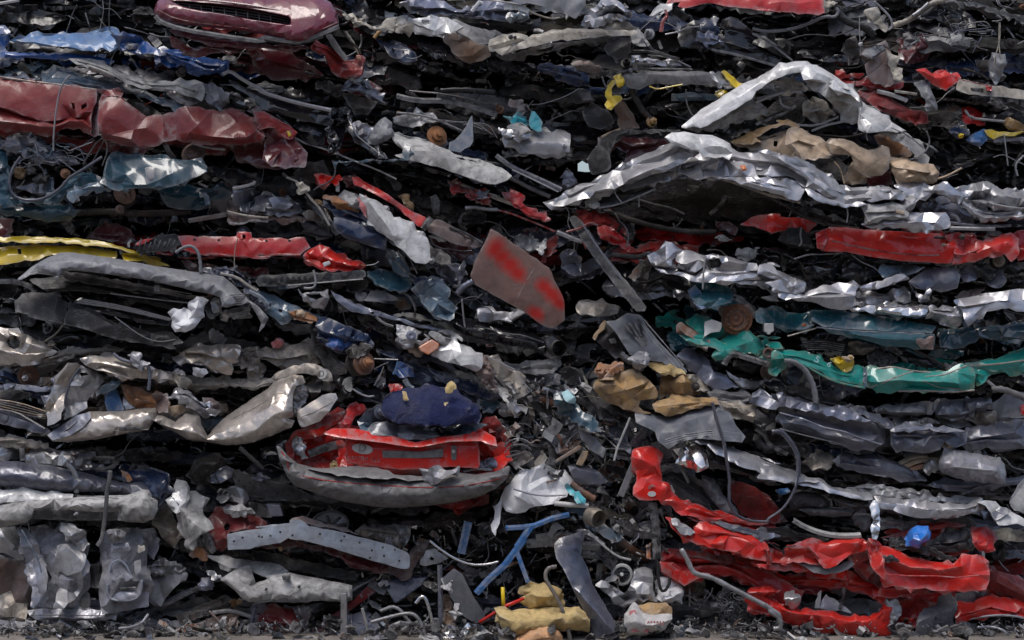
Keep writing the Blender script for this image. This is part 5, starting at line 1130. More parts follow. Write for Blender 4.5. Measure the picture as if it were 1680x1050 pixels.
panel(c, 'inner_fender', 'F1120,690 1200,660 1300,660 1310,720 1260,800 1180,760', 'slate', d=-.12, cr=.03, cell=9)
panel(c, 'mud_flap', 'F780,830 860,860 890,880 800,885 700,890 740,850', 'greyplastic', d=-.14, cr=.01); panel(c, 'bracket', 'F625,840 690,845 692,890 640,890', 'dullsilver', d=-.12, cr=.01, cell=9)
panel(c, 'seat_shell', 'F560,760 680,740 700,800 640,840 570,830', 'blackplastic', d=-.06, cr=.015)
strip(c, 'wheel_arch', 'F900,830 960,860 1000,930 990,1000', 16, 'darkplastic', d=-.14)
panel(c, 'inner_panel', 'F870,880 930,880 970,940 900,950', 'wood', d=-.02, cr=.015)
tube(c, 'hose', 'F1260,850 1300,800 1360,770', 24, 'slatelight', d=-.16); tube(c, 'wire', 'F1290,880 1300,1000 1310,1060', 7, 'greyplastic', d=-.2)
tube(c, 'wire', 'F690,670 740,665 770,645', 3, 'lightsteel', d=-.3)
panel(c, 'frame_rail', 'F0,820 80,850 200,910 330,960 420,1000 560,1050 J430,20 250,0 F160,1040 60,960 0,900', 'steelblue', d=-.16, tilt=.3, cr=.006, cell=16, holes=['F70,900 95,905 98,930 75,930', 'F140,940 170,945 165,965 140,960'])
panel(c, 'bracket', 'F200,960 320,960 380,1000 350,1031 240,1010', 'orangerust', d=-.22, cr=.02, cell=8); panel(c, 'bracket', 'F240,950 290,950 300,990 260,990', 'tan', d=-.24, cr=.02, cell=7)
panel(c, 'front_panel', 'E1250,690 1400,680 1480,700 1560,760 1600,850 1680,900 F60,950 0,900 E1600,890 1500,800 1400,740 1300,720', 'slate', d=-.18, cr=.022, cell=9)
strip(c, 'bracket', 'E1380,720 1480,740 1560,800 1610,830', 18, 'cream', d=-.24, jag=.12); strip(c, 'bracket', 'E1560,830 1640,870 1680,920', 30, 'steelblue', d=-.24)

c = car('wreck with a torn white front wing and an orange indicator, below the pierced frame rails', '540,480,560 650,505,600 760,540,640 870,590,680', ['greysteel', 'slate', 'dirtywhite', 'grime'], sh=5, nb=30, size=.85)
panel(c, 'frame_rail', 'F470,830 560,880 680,930 860,990 1000,1040 J1100,60 1280,110 1000,60 800,0 F600,960 520,900', 'slatelight', d=-.18, tilt=.3, cr=.005, cell=18, holes=['F720,960 740,958 742,980 722,978'])
panel(c, 'bonnet_edge', 'F860,980 980,980 1100,1020 1200,1040 J1280,90 1300,130 1200,70 1100,30 950,0', 'cream', d=-.12, cr=.01, cell=12)
panel(c, 'front_panel', 'J640,0 760,0 880,50 900,120 960,190 900,160 800,110 700,60', 'grime', d=-.1, cr=.025, cell=9)
panel(c, 'lamp_frame', 'J880,50 960,60 1090,130 1080,160 1040,180 1000,160 950,190 900,160 890,120', 'lightsteel', d=-.22, cr=.01, cell=9, holes=['J1010,110 1040,95 1075,130 1040,155 1005,145'])
disc(c, 'lamp', 674, 551, 8, 'slatelight', d=-.26, ax=(.2, -1, .2), prof=[(.035, .0), (.035, .012), (.02, .016), (0, .01)])
boxy(c, 'indicator_lamp', 'J1015,190 1100,138 1150,170 1140,200 1080,240 1030,215', 'orange', d=-.3, depth=.06, tilt=.3, bev=.01)
panel(c, 'lamp_mount', 'J890,130 930,150 1000,190 1020,230 950,185 900,150', 'tan', d=-.22, cr=.012, cell=8)
panel(c, 'front_wing', 'J1100,240 1150,180 1240,150 1340,190 1420,230 1420,290 1380,340 1330,320 1240,290 1160,270', 'white', d=-.32, tilt=.5, cr=.02, cell=18, bulge=.05)
panel(c, 'front_wing', 'J1080,100 1120,90 1180,140 1240,150 1180,180 1150,165 1110,130', 'dirtywhite', d=-.26, cr=.014, cell=10)
panel(c, 'door_edge', 'J1380,340 1430,240 1460,260 1500,400 1520,460 1450,450 1410,420', 'brownmetal', d=-.28, cr=.014, cell=9, folds=[(15, 8, .015)])
panel(c, 'door_skin', 'J1450,250 1500,260 1580,330 1680,380 K60,430 100,480 20,520 J1620,540 1560,430 1500,340', 'champdirt', d=-.22, tilt=.2, cr=.012, cell=14)
panel(c, 'door_skin', 'J1500,420 1560,440 1600,520 1680,600 K20,560 J1620,640 1590,560 1540,500', 'dirtywhite', d=-.28, cr=.012, cell=10)
strip(c, 'trim_strip', 'J1450,250 1540,290 1640,340 K60,400 110,450', 8, 'lightsteel', d=-.3)
strip(c, 'pillar', 'J750,0 800,40 860,60', 18, 'greysteel', d=-.2)
tube(c, 'exhaust_pipe', 'K90,470 180,510 280,550', 26, 'rusty', d=-.1)
panel(c, 'headlamp', 'K60,290 160,270 300,270 310,300 260,350 160,355 80,350 20,330', 'dirtywhite', d=-.16, tilt=.5, cr=.016, cell=14)
panel(c, 'roof_rail', 'J1140,90 1200,80 1300,140 1290,150 1220,110', 'dirtywhite', d=-.2, cr=.008, cell=10)

c = car('black car tail end with a round rusty pipe mouth, under the big brown panel', '690,500,560 800,505,585 910,520,590 1000,500,600', ['black', 'slate', 'darkplastic', 'glossblack'], sh=4, nb=22, yf=.12)
panel(c, 'bumper', 'F1240,1000 1400,1020 K-60,60 60,80 200,130 220,180 210,230 60,190 J1500,160 1300,110 F1200,1031', 'glossblack', d=-.14, tilt=.4, cr=.006, cell=26, bulge=.05)
panel(c, 'bonnet', 'F1380,1000 1440,940 1560,960 1680,940 G60,930 120,900 100,960 0,1010 F1600,1020', 'zinc', d=-.16, tilt=.6, cr=.016, cell=14)
disc(c, 'muffler', 910, 571, 14, 'grime', d=-.16, ax=(.25, -1, 0), prof=[(.055, .14), (.06, .0), (.052, -.01), (.05, .01), (.02, .02), (0, .02)])
panel(c, 'bracket', 'K205,130 250,120 290,150 270,190 225,180', 'black', d=-.2, cr=.01)
strip(c, 'trim_strip', 'J1400,60 1600,110 K60,110 200,160', 8, 'greysteel', d=-.22)
panel(c, 'plastic_tray', 'G400,930 420,895 480,895 600,910 670,940 660,970 560,990 430,975', 'champdirt', d=-.1, tilt=.5, cr=.008, bulge=.04); strip(c, 'tray_lip', 'G400,940 500,935 660,955', 9, 'lightsteel', d=-.17)
panel(c, 'headlamp', 'F1390,950 1440,930 1480,970 1460,1020 1400,1020', 'slatelight', d=-.22, cr=.008, bulge=.04, cell=16)

c = car('blue car corner with a rusty brake disc, right of the champagne bumper', '510,520,640 600,528,660 700,580,680 830,630,700', ['navy', 'blue', 'black', 'grime'], sh=4, nb=26, size=.85)
panel(c, 'fender', 'J385,20 420,0 480,20 560,60 620,75 700,110 740,170 730,200 650,175 600,170 540,220 500,215 430,180 385,130', 'navy', d=-.2, tilt=.3, cr=.022, cell=14)
panel(c, 'wing_edge', 'J430,150 520,120 620,130 700,170 600,165 540,215 480,200', 'blue', d=-.24, cr=.014, cell=11)
panel(c, 'wheel_arch', 'J340,60 400,130 440,200 500,280 560,350 500,360 420,300 360,200', 'grime', d=-.14, cr=.02, cell=12)
disc(c, 'brake_disc', 596, 596, 19, 'rusty', d=-.3, ax=(.75, -1, .1)); disc(c, 'brake_disc', 585, 596, 21, 'grime', d=-.22, ax=(.75, -1, .1))
disc(c, 'hub', 602, 595, 8, 'orangerust', d=-.36, ax=(.75, -1, .1))
panel(c, 'brake_caliper', 'J560,210 610,180 680,190 700,220 640,260 580,250', 'grime', d=-.32, cr=.02, cell=9)
panel(c, 'door', 'J740,190 860,220 950,280 1100,330 1280,430 1360,500 1480,540 1500,570 1360,560 1200,480 1000,410 900,370 830,330', 'navy', d=-.08, tilt=.2, cr=.02, cell=18)
panel(c, 'door', 'J900,275 980,330 980,370 900,380 870,350', 'blue', d=-.16, cr=.014, cell=12)
panel(c, 'roof_rail', 'J1080,320 1220,360 1400,440 1500,500 1460,520 1300,460 1150,400', 'navy', d=-.14, cr=.01)
strip(c, 'trim_strip', 'J740,262 890,268', 8, 'lightsteel', d=-.2); strip(c, 'trim_strip', 'J890,280 875,330 860,360', 8, 'lightblue', d=-.22)
strip(c, 'trim_strip', 'J740,430 780,360 800,310', 8, 'silver', d=-.24)
panel(c, 'mirror_shell', 'J740,420 790,330 810,330 812,440 790,470', 'glossblack', d=-.2, cr=.003, cell=20)
panel(c, 'headlamp', 'J560,400 600,385 605,450 590,475 560,450', 'greysteel', d=-.26, cr=.008, cell=12)
strip(c, 'bumper_edge', 'J605,450 650,480 700,500 740,495', 12, 'silver', d=-.28)
panel(c, 'bumper', 'J500,370 560,380 600,480 560,500 500,430', 'black', d=-.2, cr=.008)
panel(c, 'tail_lamp', 'J840,440 880,420 910,440 880,480 845,475', 'redfresh', d=-.2, cr=.014, cell=8)
strip(c, 'bracket', 'J930,390 960,440 985,450', 36, 'steelblue', d=-.28)
panel(c, 'sill', 'J1400,520 1500,520 1540,560 1480,600 1420,600', 'darkteal', d=-.12, cr=.014, cell=12)
tube(c, 'wire', 'J740,330 790,300 830,285', 5, 'greysteel', d=-.2)

# ---- the red hatchback
c = car('bright red hatchback rear with grey bumper, oval D sticker and blue carpet bulging out', '450,700,835 520,650,840 640,640,842 760,640,842 840,660,835', ['red', 'black', 'reddirt', 'greysteel'], sh=4, nb=22, yf=.14)
panel(c, 'rear_quarter', 'J180,790 260,720 400,650 520,590 560,600 570,620 480,680 420,740 360,760 280,770 250,760 240,820 260,880 320,890 430,900 470,960 320,940 260,930 200,860', 'redfresh', d=-.26, cr=.016, cell=16)
panel(c, 'side_skin', 'Z470,735 500,705 545,690 590,705 600,745 575,772 520,778 480,765', 'redfresh', d=-.14, tilt=.4, cr=.022, cell=14); panel(c, 'side_skin', 'Z775,700 815,690 835,715 836,760 815,782 775,780', 'redfresh', d=-.2, tilt=.2, cr=.022, cell=13); panel(c, 'boot_floor', 'Z500,758 600,762 700,770 800,775 820,790 650,800 520,790', 'reddirt', d=-.3, tilt=.9, cr=.014)
panel(c, 'roof_rail', 'J520,700 560,620 600,560 680,550 690,580 620,620 580,700', 'red', d=-.22, cr=.012, cell=12)
panel(c, 'roof_rail', 'J260,720 400,640 520,600 560,590 520,640 380,700', 'reddirt', d=-.3, tilt=.6, cr=.005)
panel(c, 'tail_lamp', 'J245,770 270,760 300,800 310,860 290,880 255,860', 'silver', d=-.32, cr=.014, cell=8)
strip(c, 'bracket', 'J330,860 420,825 510,800', 55, 'blackplastic', d=-.28)
panel(c, 'rear_quarter', 'J500,780 560,790 570,920 640,930 620,985 580,970 520,970 500,890 520,850', 'redfresh', d=-.36, cr=.022, cell=10)
panel(c, 'torn_foam', 'J465,920 490,900 525,955 500,970 470,950', 'foam', d=-.3, cr=.02, cell=7)
panel(c, 'tailgate_lip', 'Z530,712 545,704 580,704 620,711 660,720 682,727 720,718 760,714 795,708 812,718 815,732 800,728 790,723 740,724 690,733 672,733 630,726 570,719', 'redfresh', d=-.5, tilt=1.2, bulge=.02, cr=.003, cell=22, rag=.3)
panel(c, 'tailgate', 'Z566,720 600,723 640,729 680,735 720,726 784,722 787,762 784,768 740,765 700,768 660,770 620,765 570,758', 'redfresh', d=-.46, tilt=.15, bulge=.02, cr=.004, cell=34, rag=.3, fl=.03)
boxy(c, 'plate_recess', 'Z627,739 690,741 727,736 727,750 690,752 628,751', 'bumpergrey', d=-.485, depth=.02, bev=.002, tilt=.15)
disc(c, 'lock', 744.5, 738, 1, 'bumpergrey', d=-.5)
boxy(c, 'lock_plate', 'Z740,733 742,731 747,731 749,733 749,752 747,755 742,755 740,752', 'bumpergrey', d=-.485, depth=.02, bev=.002, tilt=.15); disc(c, 'lock_cylinder', 744.6, 741, 2.6, 'silver', d=-.49)
el = [(594.5 + 17 * math.cos(a * math.pi / 12), 736.5 + 8.4 * math.sin(a * math.pi / 12) + .12 * 17 * math.cos(a * math.pi / 12)) for a in range(24)]
boxy(c, 'country_sticker', el, 'stickerwhite', d=-.482, depth=.012, bev=0, tilt=.15)
text(c, 'sticker_lettering', 'D', 594.5, 735.3, 17, 'ink', -.4845, rot=3, tiltx=8)
text(c, 'model_lettering', 'ASTRA', 589, 752, 8.5, 'ink', -.482, rot=5, sx=1.15, shear=.2); text(c, 'model_lettering', 'GLS', 615.5, 755.5, 8, 'ink', -.482, rot=5, sx=1.1)
panel(c, 'bumper', 'J128,808 150,815 200,870 260,920 360,945 520,975 640,960 700,990 860,1005 1050,1005 1080,960 1250,975 1380,990 1500,970 1590,930 1592,960 O0,-60 N1560,30 1500,80 1400,130 1250,165 1100,185 900,200 760,195 560,165 420,125 330,95 240,60 200,10 J150,900'.replace(' O0,-60', ''), 'bumpergrey', d=-.5, tilt=.25, bulge=.13, cr=.0015, cell=40, rag=.2, fl=.16, edge=.4)
tube(c, 'bumper_stripe', 'J160,845 200,900 N200,-30 260,0 420,30 600,50 820,66 1000,76 1150,76 1300,66 1450,40 1570,5', 5, 'reddirt', d=-.655, sm=2)
for i in range(3): boxy(c, 'bumper_vent', 'N%d,%d %d,%d %d,%d %d,%d' % (815, 34 + i * 10, 882, 38 + i * 10, 878, 44 + i * 10, 819, 40 + i * 10), 'ink', d=-.66, depth=.04, bev=0)
panel(c, 'bumper_top', 'J640,940 830,960 860,990 1050,1000 1250,1000 N1200,20 1000,30 820,20 600,10 430,-20 J330,950', 'bumpergrey', d=-.56, tilt=1.5, cr=.002, cell=34, bulge=.02)
panel(c, 'torn_trim', 'J1045,970 1260,955 1250,980 1200,1000 N1100,60 1075,20', 'zinc', d=-.62, tilt=.2, cr=.012, cell=14)
panel(c, 'rear_quarter', 'J1390,780 1440,790 1500,820 1580,810 1590,860 1570,920 1500,980 1400,990 1400,900 1480,890 1470,860 1400,850', 'redfresh', d=-.36, cr=.016, cell=14)
panel(c, 'rear_quarter', 'J1440,630 1500,620 1560,690 1590,780 1560,790 1500,720 1430,680', 'reddirt', d=-.2, cr=.02, cell=11)
panel(c, 'roof_rail', 'J1370,720 1400,700 1450,730 1505,810 1490,815 1400,770', 'redfresh', d=-.42, tilt=.6, cr=.008, cell=14)
panel(c, 'tail_lamp', 'J1400,910 1470,895 1482,930 1440,960 1410,950', 'slatelight', d=-.44, cr=.014, cell=8)
strip(c, 'bracket', 'J1300,970 1380,950 1480,960', 14, 'lightsteel', d=-.44)
panel(c, 'bumper_corner', 'J1250,990 1380,985 N1560,-30 1450,10 1260,30', 'red', d=-.46, tilt=.9, cr=.005)
panel(c, 'window_frame', 'J635,650 700,580 760,550 800,560 830,640 780,680 730,700 660,710', 'steelblue', d=-.3, cr=.012, cell=14, folds=[(55, 9, .015)])
disc(c, 'window_winder', 624, 677, 11, 'slate', d=-.36, ax=(.3, -1, .2))
panel(c, 'window_frame', 'J700,700 820,655 900,680 1030,710 1150,745 1050,770 940,765 850,745 720,735', 'slate', d=-.42, tilt=.8, cr=.008, cell=18, bulge=.04)
panel(c, 'window_frame', 'J1100,720 1250,700 1330,660 1450,675 1400,710 1280,740 1150,755', 'darkteal', d=-.4, tilt=.9, cr=.01, cell=16)
panel(c, 'window_frame', 'J1050,700 1180,680 1330,660 1200,720 1100,730', 'glossblack', d=-.34, tilt=.9, cr=.005)
panel(c, 'carpet', 'Z630,656 645,645 670,640 700,637 730,638 745,641 757,648 772,657 786,670 786,682 778,692 765,696 740,696 718,698 700,700 680,698 655,693 640,686 628,670', 'carpet', d=-.46, tilt=.7, bulge=.03, cr=.012, cell=22, ridges=1, rag=1.6, fl=.1, edge=.3)
for q in ('J1188,450 1210,410 1240,415 1252,450 1215,480 1190,475', 'J1105,540 1125,560 1160,590 1145,605 1115,590', 'J1180,540 1200,535 1190,575 1178,570', 'J920,460 940,470 955,520 935,525'): panel(c, 'torn_foam', q, 'foam', d=-.5, cr=.005, cell=8, fl=.01)

o = panel(None, 'car_bonnet', 'Z805,376 825,388 850,405 880,425 900,440 918,478 925,492 925,525 905,538 895,535 850,505 780,466 771,452 785,420', 'sprayed', d=-.36, tilt=-.1, skew=.3, cr=.006, cell=34, ridges=0, bulge=.02, rag=.9, th=.006)
tag(o, 'large flat brownish panel sprayed with red paint, standing diagonally in the middle of the pile', 'bonnet')
strip(o, 'panel_seam', [(845, 498), (858, 470), (876, 441)], 5, 'darkred', depths=[-.41, -.39, -.36])

c = thing('door_sill', 'long dark grey plastic strip leaning steeply, right of the big brown panel', 'car part', (1060, 515), -.2)
panel(c, 'plastic_strip', 'G360,375 390,355 440,400 480,450 560,580 640,680 740,800 840,930 830,955 780,955 700,860 600,730 500,600 420,480', 'darkplastic', d=-.24, cr=.002, cell=30, bulge=.03, rag=.3, skew=-.2)
strip(c, 'strip_edge', 'G440,410 540,560 640,700 740,820 820,925', 10, 'slatelight', d=-.31)

c = thing('ventilation_panel', 'grey plastic windscreen panel with slatted grille, sloping above the orange brown tank', 'car part', (1100, 650), -.2)
panel(c, 'plastic_panel', 'K590,30 650,25 720,-20 810,-10 840,60 920,160 1000,240 1060,300 1100,350 1040,350 940,280 860,270 790,230 750,250 700,170 640,80', 'sheetplastic', d=-.26, tilt=.3, skew=-.1, cr=.003, cell=26, bulge=.03, rag=.4)
for i in range(4): boxy(c, 'grille_slot', 'K%d,%d %d,%d %d,%d %d,%d' % (700 + i * 28, 50 - i * 12, 715 + i * 28, 48 - i * 12, 830 + i * 8, 185 - i * 4, 815 + i * 8, 190 - i * 4), 'ink', d=-.335, depth=.04, bev=0)
for i in range(3): strip(c, 'moulding_rib', 'K%d,%d %d,%d %d,%d' % (770 + i * 26, 0 + i * 6, 900 + i * 24, 170 - i * 6, 1030 + i * 22, 320 - i * 8), 8, 'greyplastic', d=-.33)
c = thing('glovebox', 'brown grey box shaped trim piece left of the slatted grille panel', 'car part', (1000, 580), -.1)
panel(c, 'box_side', 'K510,130 575,30 610,50 640,90 700,170 690,240 650,260 600,200', 'darkplastic', d=-.14, cr=.006, cell=18)
panel(c, 'box_rim', 'K505,130 580,20 590,35 520,145', 'ochre', d=-.18, cr=.004, cell=12); boxy(c, 'latch', 'K605,140 650,130 660,165 620,170', 'blackplastic', d=-.2, depth=.03)

c = thing('fuel_tank', 'orange brown stained tank crushed open, wedged in the gap above the grey plastic sheet', 'fuel tank', (1060, 675), -.3)
panel(c, 'tank_shell', 'K535,400 580,360 680,350 800,360 860,400 915,470 900,510 800,520 790,560 870,600 780,600 700,575 600,540 545,480', 'ochre', d=-.34, tilt=.2, bulge=.1, cr=.016, cell=20, fl=.12, ridges=3, rstr=1.4)
panel(c, 'tank_shell', 'K920,480 950,400 1000,300 1060,320 1100,370 1160,460 1190,480 1120,500 1040,480 920,520', 'ochre', d=-.3, cr=.025, cell=15, bulge=.06)
panel(c, 'tank_shell', 'K880,550 1040,490 1130,500 1280,520 1300,545 1150,570 1000,615 900,590', 'ochre', d=-.36, tilt=.5, cr=.018, cell=13, bulge=.04, ridges=3)
panel(c, 'tank_flange', 'K520,350 540,290 600,300 680,280 700,290 660,350 560,390', 'orangerust', d=-.34, cr=.016, cell=9)
panel(c, 'tank_flange', 'K850,290 940,290 1060,330 1090,360 1000,350 930,350 860,310', 'foam', d=-.32, cr=.012, cell=10)
strip(c, 'strap', 'K580,390 620,340 690,285 690,340', 26, 'orangerust', d=-.4, jag=.1)
panel(c, 'plastic_lump', 'K760,240 800,225 860,260 850,300 800,330 760,300', 'zinc', d=-.36, cr=.012, cell=9)
tube(c, 'filler_pipe', 'K680,230 720,270 780,290 820,330', 26, 'greysteel', d=-.3); disc(c, 'filler_neck', 1140, 634, 7, 'grime', d=-.38, ax=(.3, -1, 0))
panel(c, 'heat_shield', 'K1090,360 1180,380 1220,460 1160,460 1100,420', 'cream', d=-.26, cr=.02, cell=9)

c = thing('plastic_lining', 'grey plastic sheet with pressed ribs lying right above the bright chromed strip', 'car part', (1130, 735), -.3)
panel(c, 'sheet', 'K770,600 900,620 1000,630 1100,590 1240,545 1330,530 1400,680 1460,750 1440,785 1300,770 1150,760 1050,780 980,825 920,780 900,720 780,660', 'sheetplastic', d=-.4, tilt=.8, cr=.005, cell=32, bulge=.03, rag=.4)
for i in range(3): strip(c, 'pressed_rib', 'K%d,%d %d,%d %d,%d %d,%d' % (960, 770 + i * 14, 1080, 735 + i * 13, 1250, 712 + i * 14, 1440, 730 + i * 13), 6, 'greyplastic', d=-.475 + i * .012)
# ================================================================== right column
c = car('small wreck with turquoise cover and grey box section, beside the bright daylight hole', '790,165,275 860,180,275 930,205,262', ['black', 'grime', 'dullsilver'], sh=4, nb=20, yf=.16, size=.8)
panel(c, 'lamp_cover', 'C125,700 140,700 190,770 190,820 160,825 110,780', 'cyan', d=-.14, cr=.006, cell=14)
panel(c, 'lamp_cover', 'C-30,730 30,720 90,760 110,790 60,780 0,770', 'cyan', d=-.1, cr=.02, cell=9)
panel(c, 'headlamp', 'C-40,790 20,780 90,790 105,820 60,840 0,830', 'dirtywhite', d=-.16, cr=.01, bulge=.03)
panel(c, 'torn_sheet', 'B1590,620 1680,630 C40,650 100,700 60,710 B1640,680 1580,660', 'brownmetal', d=-.02, cr=.025, cell=10)
panel(c, 'crash_beam', 'C-60,850 60,840 100,825 200,822 330,830 365,840 358,955 250,960 120,965 60,940 -40,920', 'dullsilver', d=-.14, tilt=.6, cr=.012, cell=18)
panel(c, 'bracket', 'B1520,800 1580,810 1680,820 1680,860 1560,850', 'dullsilver', d=-.18, cr=.02, cell=9)
strip(c, 'bracket', 'B1530,880 1600,860 1680,850 C100,870', 24, 'grime', d=-.12)
disc(c, 'bolt', 925, 238, 3, 'bag', d=-.18)

c = car('dark maroon crushed car behind a black wheel arch liner, beside the daylight hole', '990,205,345 1100,210,260 1200,215,250', ['darkred', 'black', 'deep'], sh=4, nb=16, yf=.2)
panel(c, 'roof', 'C560,880 640,850 760,860 960,870 980,900 960,940 1000,1031 700,1031 720,960 650,920 590,1000 540,1000', 'darkred', d=-.0, cr=.012, cell=16)
panel(c, 'wheel_arch_liner', 'C475,1000 510,940 560,870 640,820 740,810 1060,815 980,835 800,835 700,845 640,900 610,960 620,1050 G600,80 500,100 470,0', 'rubber', d=-.12, cr=.005, cell=18)
strip(c, 'torn_edge', 'C560,860 620,830 680,810', 20, 'ochre', d=-.06)

c = car('tan coloured car bent under the white peaked panel', '1195,215,300 1300,200,310 1440,235,310 1545,260,305', ['tan', 'grime', 'black'], sh=3, nb=10, yf=.16)
panel(c, 'roof_rail', 'C1370,890 1460,850 1560,800 1680,770 D120,755 200,748 270,790 260,810 180,780 100,800 0,860 C1560,890 1450,905', 'ochre', d=-.16, tilt=.7, cr=.006, cell=14)
panel(c, 'door', 'C1370,895 1500,900 1680,850 D0,860 120,840 190,820 230,810 290,830 280,960 250,990 180,970 60,960 0,960 C1550,940 1420,920', 'tan', d=-.14, cr=.012, cell=20, holes=['D110,880 140,882 138,930 108,915'])
panel(c, 'door', 'D200,815 280,820 360,850 430,885 470,930 560,950 620,960 500,970 400,985 290,1005 275,960 215,900', 'tan', d=-.24, tilt=.5, cr=.01, cell=22)
panel(c, 'rear_panel', 'D470,875 520,870 620,910 700,940 830,935 832,1031 H830,60 790,100 680,110 620,60 600,-20 D470,960 455,900', 'tan', d=-.26, tilt=.1, cr=.014, cell=24, bulge=.05)
panel(c, 'rear_panel', 'H560,110 620,20 680,100 700,120 690,160 600,165', 'tan', d=-.18, cr=.016, cell=14)
panel(c, 'tank', 'H845,0 900,0 1000,20 1110,40 1145,90 1130,145 1080,155 960,150 880,130 850,80', 'tan', d=-.22, cr=.01, cell=20, bulge=.09)
panel(c, 'inner_panel', 'H700,110 840,80 860,160 720,170', 'darkred', d=-.0, cr=.014); panel(c, 'fender', 'H280,-10 500,10 600,60 560,150 480,120 400,60', 'grime', d=.04, cr=.02)
strip(c, 'door_seam', 'D290,1005 450,975 600,968', 6, 'grime', d=-.3)
tube(c, 'wire', 'H490,20 530,60 555,160', 6, 'tan', d=-.26)

c = car('big silver car roof arched over a dark cabin, its pointed end jutting left', '905,320,345 985,300,350 1100,275,380 1250,250,392 1400,300,392 1550,300,380 1740,310,380', ['dullsilver', 'silver', 'grime', 'black'], sh=4, nb=40, yf=.12, size=.8)
panel(c, 'roof_end', 'G225,280 340,220 440,160 600,100 700,30 C720,1031 800,980 900,950 1000,895 1060,920 1160,940 1180,960 G1100,0 1000,60 900,90 800,130 700,160 640,190 600,210 450,250 320,300 260,300', 'dullsilver', d=-.34, tilt=.7, cr=.012, cell=22, bulge=.03, folds=[(62, 34, .018)])
panel(c, 'roof', 'C1000,895 960,860 1000,835 1120,835 1200,845 1300,870 1360,900 1380,960 1360,1000 1200,980 1170,940', 'white', d=-.4, tilt=.6, cr=.016, cell=18)
panel(c, 'roof', 'G1020,80 1100,20 1180,-40 1380,-60 1420,-30 1680,-30 H130,-10 260,20 400,90 520,170 480,210 330,190 200,110 100,110 0,105 G1550,130 1400,110 1250,110 1150,130 1080,100', 'silver', d=-.32, tilt=.8, cr=.022, cell=22, bulge=.04)
panel(c, 'roof', 'G1080,60 1200,0 1400,-20 1560,0 1680,20 H100,70 240,130 200,160 0,120 G1500,135 1250,125 1120,100', 'silver', d=-.3, tilt=.5, cr=.02, cell=18)
panel(c, 'side_frame', 'H100,-20 260,-10 330,30 420,90 520,170 600,185 700,180 830,180 900,200 940,240 920,260 800,255 650,275 560,290 440,240 370,180 300,110 200,50', 'dullsilver', d=-.4, tilt=.6, cr=.014, cell=15, folds=[(70, 14, .012)])
panel(c, 'side_frame', 'G1280,115 1500,120 1680,130 H60,110 200,160 300,170 310,190 270,270 200,250 100,215 0,180 G1550,200 1400,140', 'silver', d=-.4, tilt=.4, cr=.008, cell=24)
strip(c, 'rusty_edge', 'G1270,115 1400,150 1530,200 1680,250 H60,210 180,250 280,275', 22, 'champdirt', d=-.38)
panel(c, 'window_frame', 'H310,190 340,190 420,240 560,290 660,275 700,290 640,300 540,305 420,280 330,230', 'silver', d=-.46, tilt=.7, cr=.005, cell=14)
panel(c, 'corner_panel', 'H655,290 760,290 860,290 960,340 950,370 860,360 760,400 710,395 680,340', 'dirtywhite', d=-.44, tilt=.3, cr=.01, cell=18)
boxy(c, 'side_marker', 'H870,315 935,335 930,355 875,340', 'tan', d=-.5, depth=.03, tilt=.3)
panel(c, 'corner_panel', 'H660,410 760,395 860,370 960,355 1100,345 1190,340 1215,380 1215,430 1150,450 1000,440 860,435 700,425', 'silver', d=-.42, tilt=.4, cr=.01, cell=20)
panel(c, 'fender', 'H920,240 980,230 1000,260 990,310 950,340 920,300', 'dullsilver', d=-.38, cr=.014, cell=10)
panel(c, 'fender', 'H860,170 960,145 1050,150 1100,180 1200,150 1260,200 1350,230 1280,260 1200,230 1120,210 1050,240 1000,270 960,230 900,195', 'silver', d=-.34, tilt=.5, cr=.03, cell=12)
panel(c, 'fender', 'H1250,190 1350,160 1450,150 1520,190 1620,210 1740,190 1740,330 1650,330 1560,320 1450,300 1350,290 1280,260', 'dullsilver', d=-.26, tilt=.5, cr=.04, cell=11)
panel(c, 'bumper', 'H1280,260 1350,280 1450,330 1560,320 1680,320 1740,330 1740,390 1620,380 1520,390 1440,400 1350,350', 'silver', d=-.32, tilt=.5, cr=.02, cell=13)
strip(c, 'trim_strip', 'H1210,400 1350,420 1520,425 1600,420', 20, 'slate', d=-.3); strip(c, 'trim_strip', 'H1215,435 1350,440 1500,440', 26, 'lightsteel', d=-.32)
panel(c, 'engine_part', 'H1000,280 1100,270 1200,260 1330,330 1400,380 1340,410 1230,400 1150,340 1040,340', 'slate', d=-.16, cr=.03, cell=11)
tube(c, 'hose', 'H1220,350 1260,365 1275,400', 14, 'lightsteel', d=-.26)
panel(c, 'door_skin', 'G490,240 600,225 700,150 860,110 1000,90 1040,110 900,180 740,260 680,300 560,315 490,290', 'black', d=-.24, tilt=.4, cr=.008, cell=20)
panel(c, 'bracket', 'G490,240 535,235 540,300 520,315 480,295', 'dirtywhite', d=-.3, cr=.012, cell=9); strip(c, 'door_edge', 'G540,310 660,290 760,250 900,190', 12, 'lightsteel', d=-.3)
panel(c, 'underside', 'G780,260 1000,160 1200,120 1400,150 1600,240 H200,290 400,350 560,400 640,420 500,410 300,350 G1680,330 1500,420 1300,430 1000,360 850,310', 'grime', d=.1, tilt=-.5, cr=.03, cell=22)
tube(c, 'exhaust_pipe', 'G560,310 700,370 900,430 1100,460 1280,460', 20, 'grime', d=-.02)
tube(c, 'brake_pipe', 'G800,260 900,290 1000,310 1080,350', 9, 'greysteel', d=.02); tube(c, 'prop_shaft', 'G1100,210 1300,170 1500,220 1680,260', 22, 'grime', d=.04)
strip(c, 'seat_frame', 'G1340,230 1310,290 1240,350', 20, 'grime', d=.02); tube(c, 'wire', 'H570,300 578,350 570,400', 5, 'lightsteel', d=-.44)
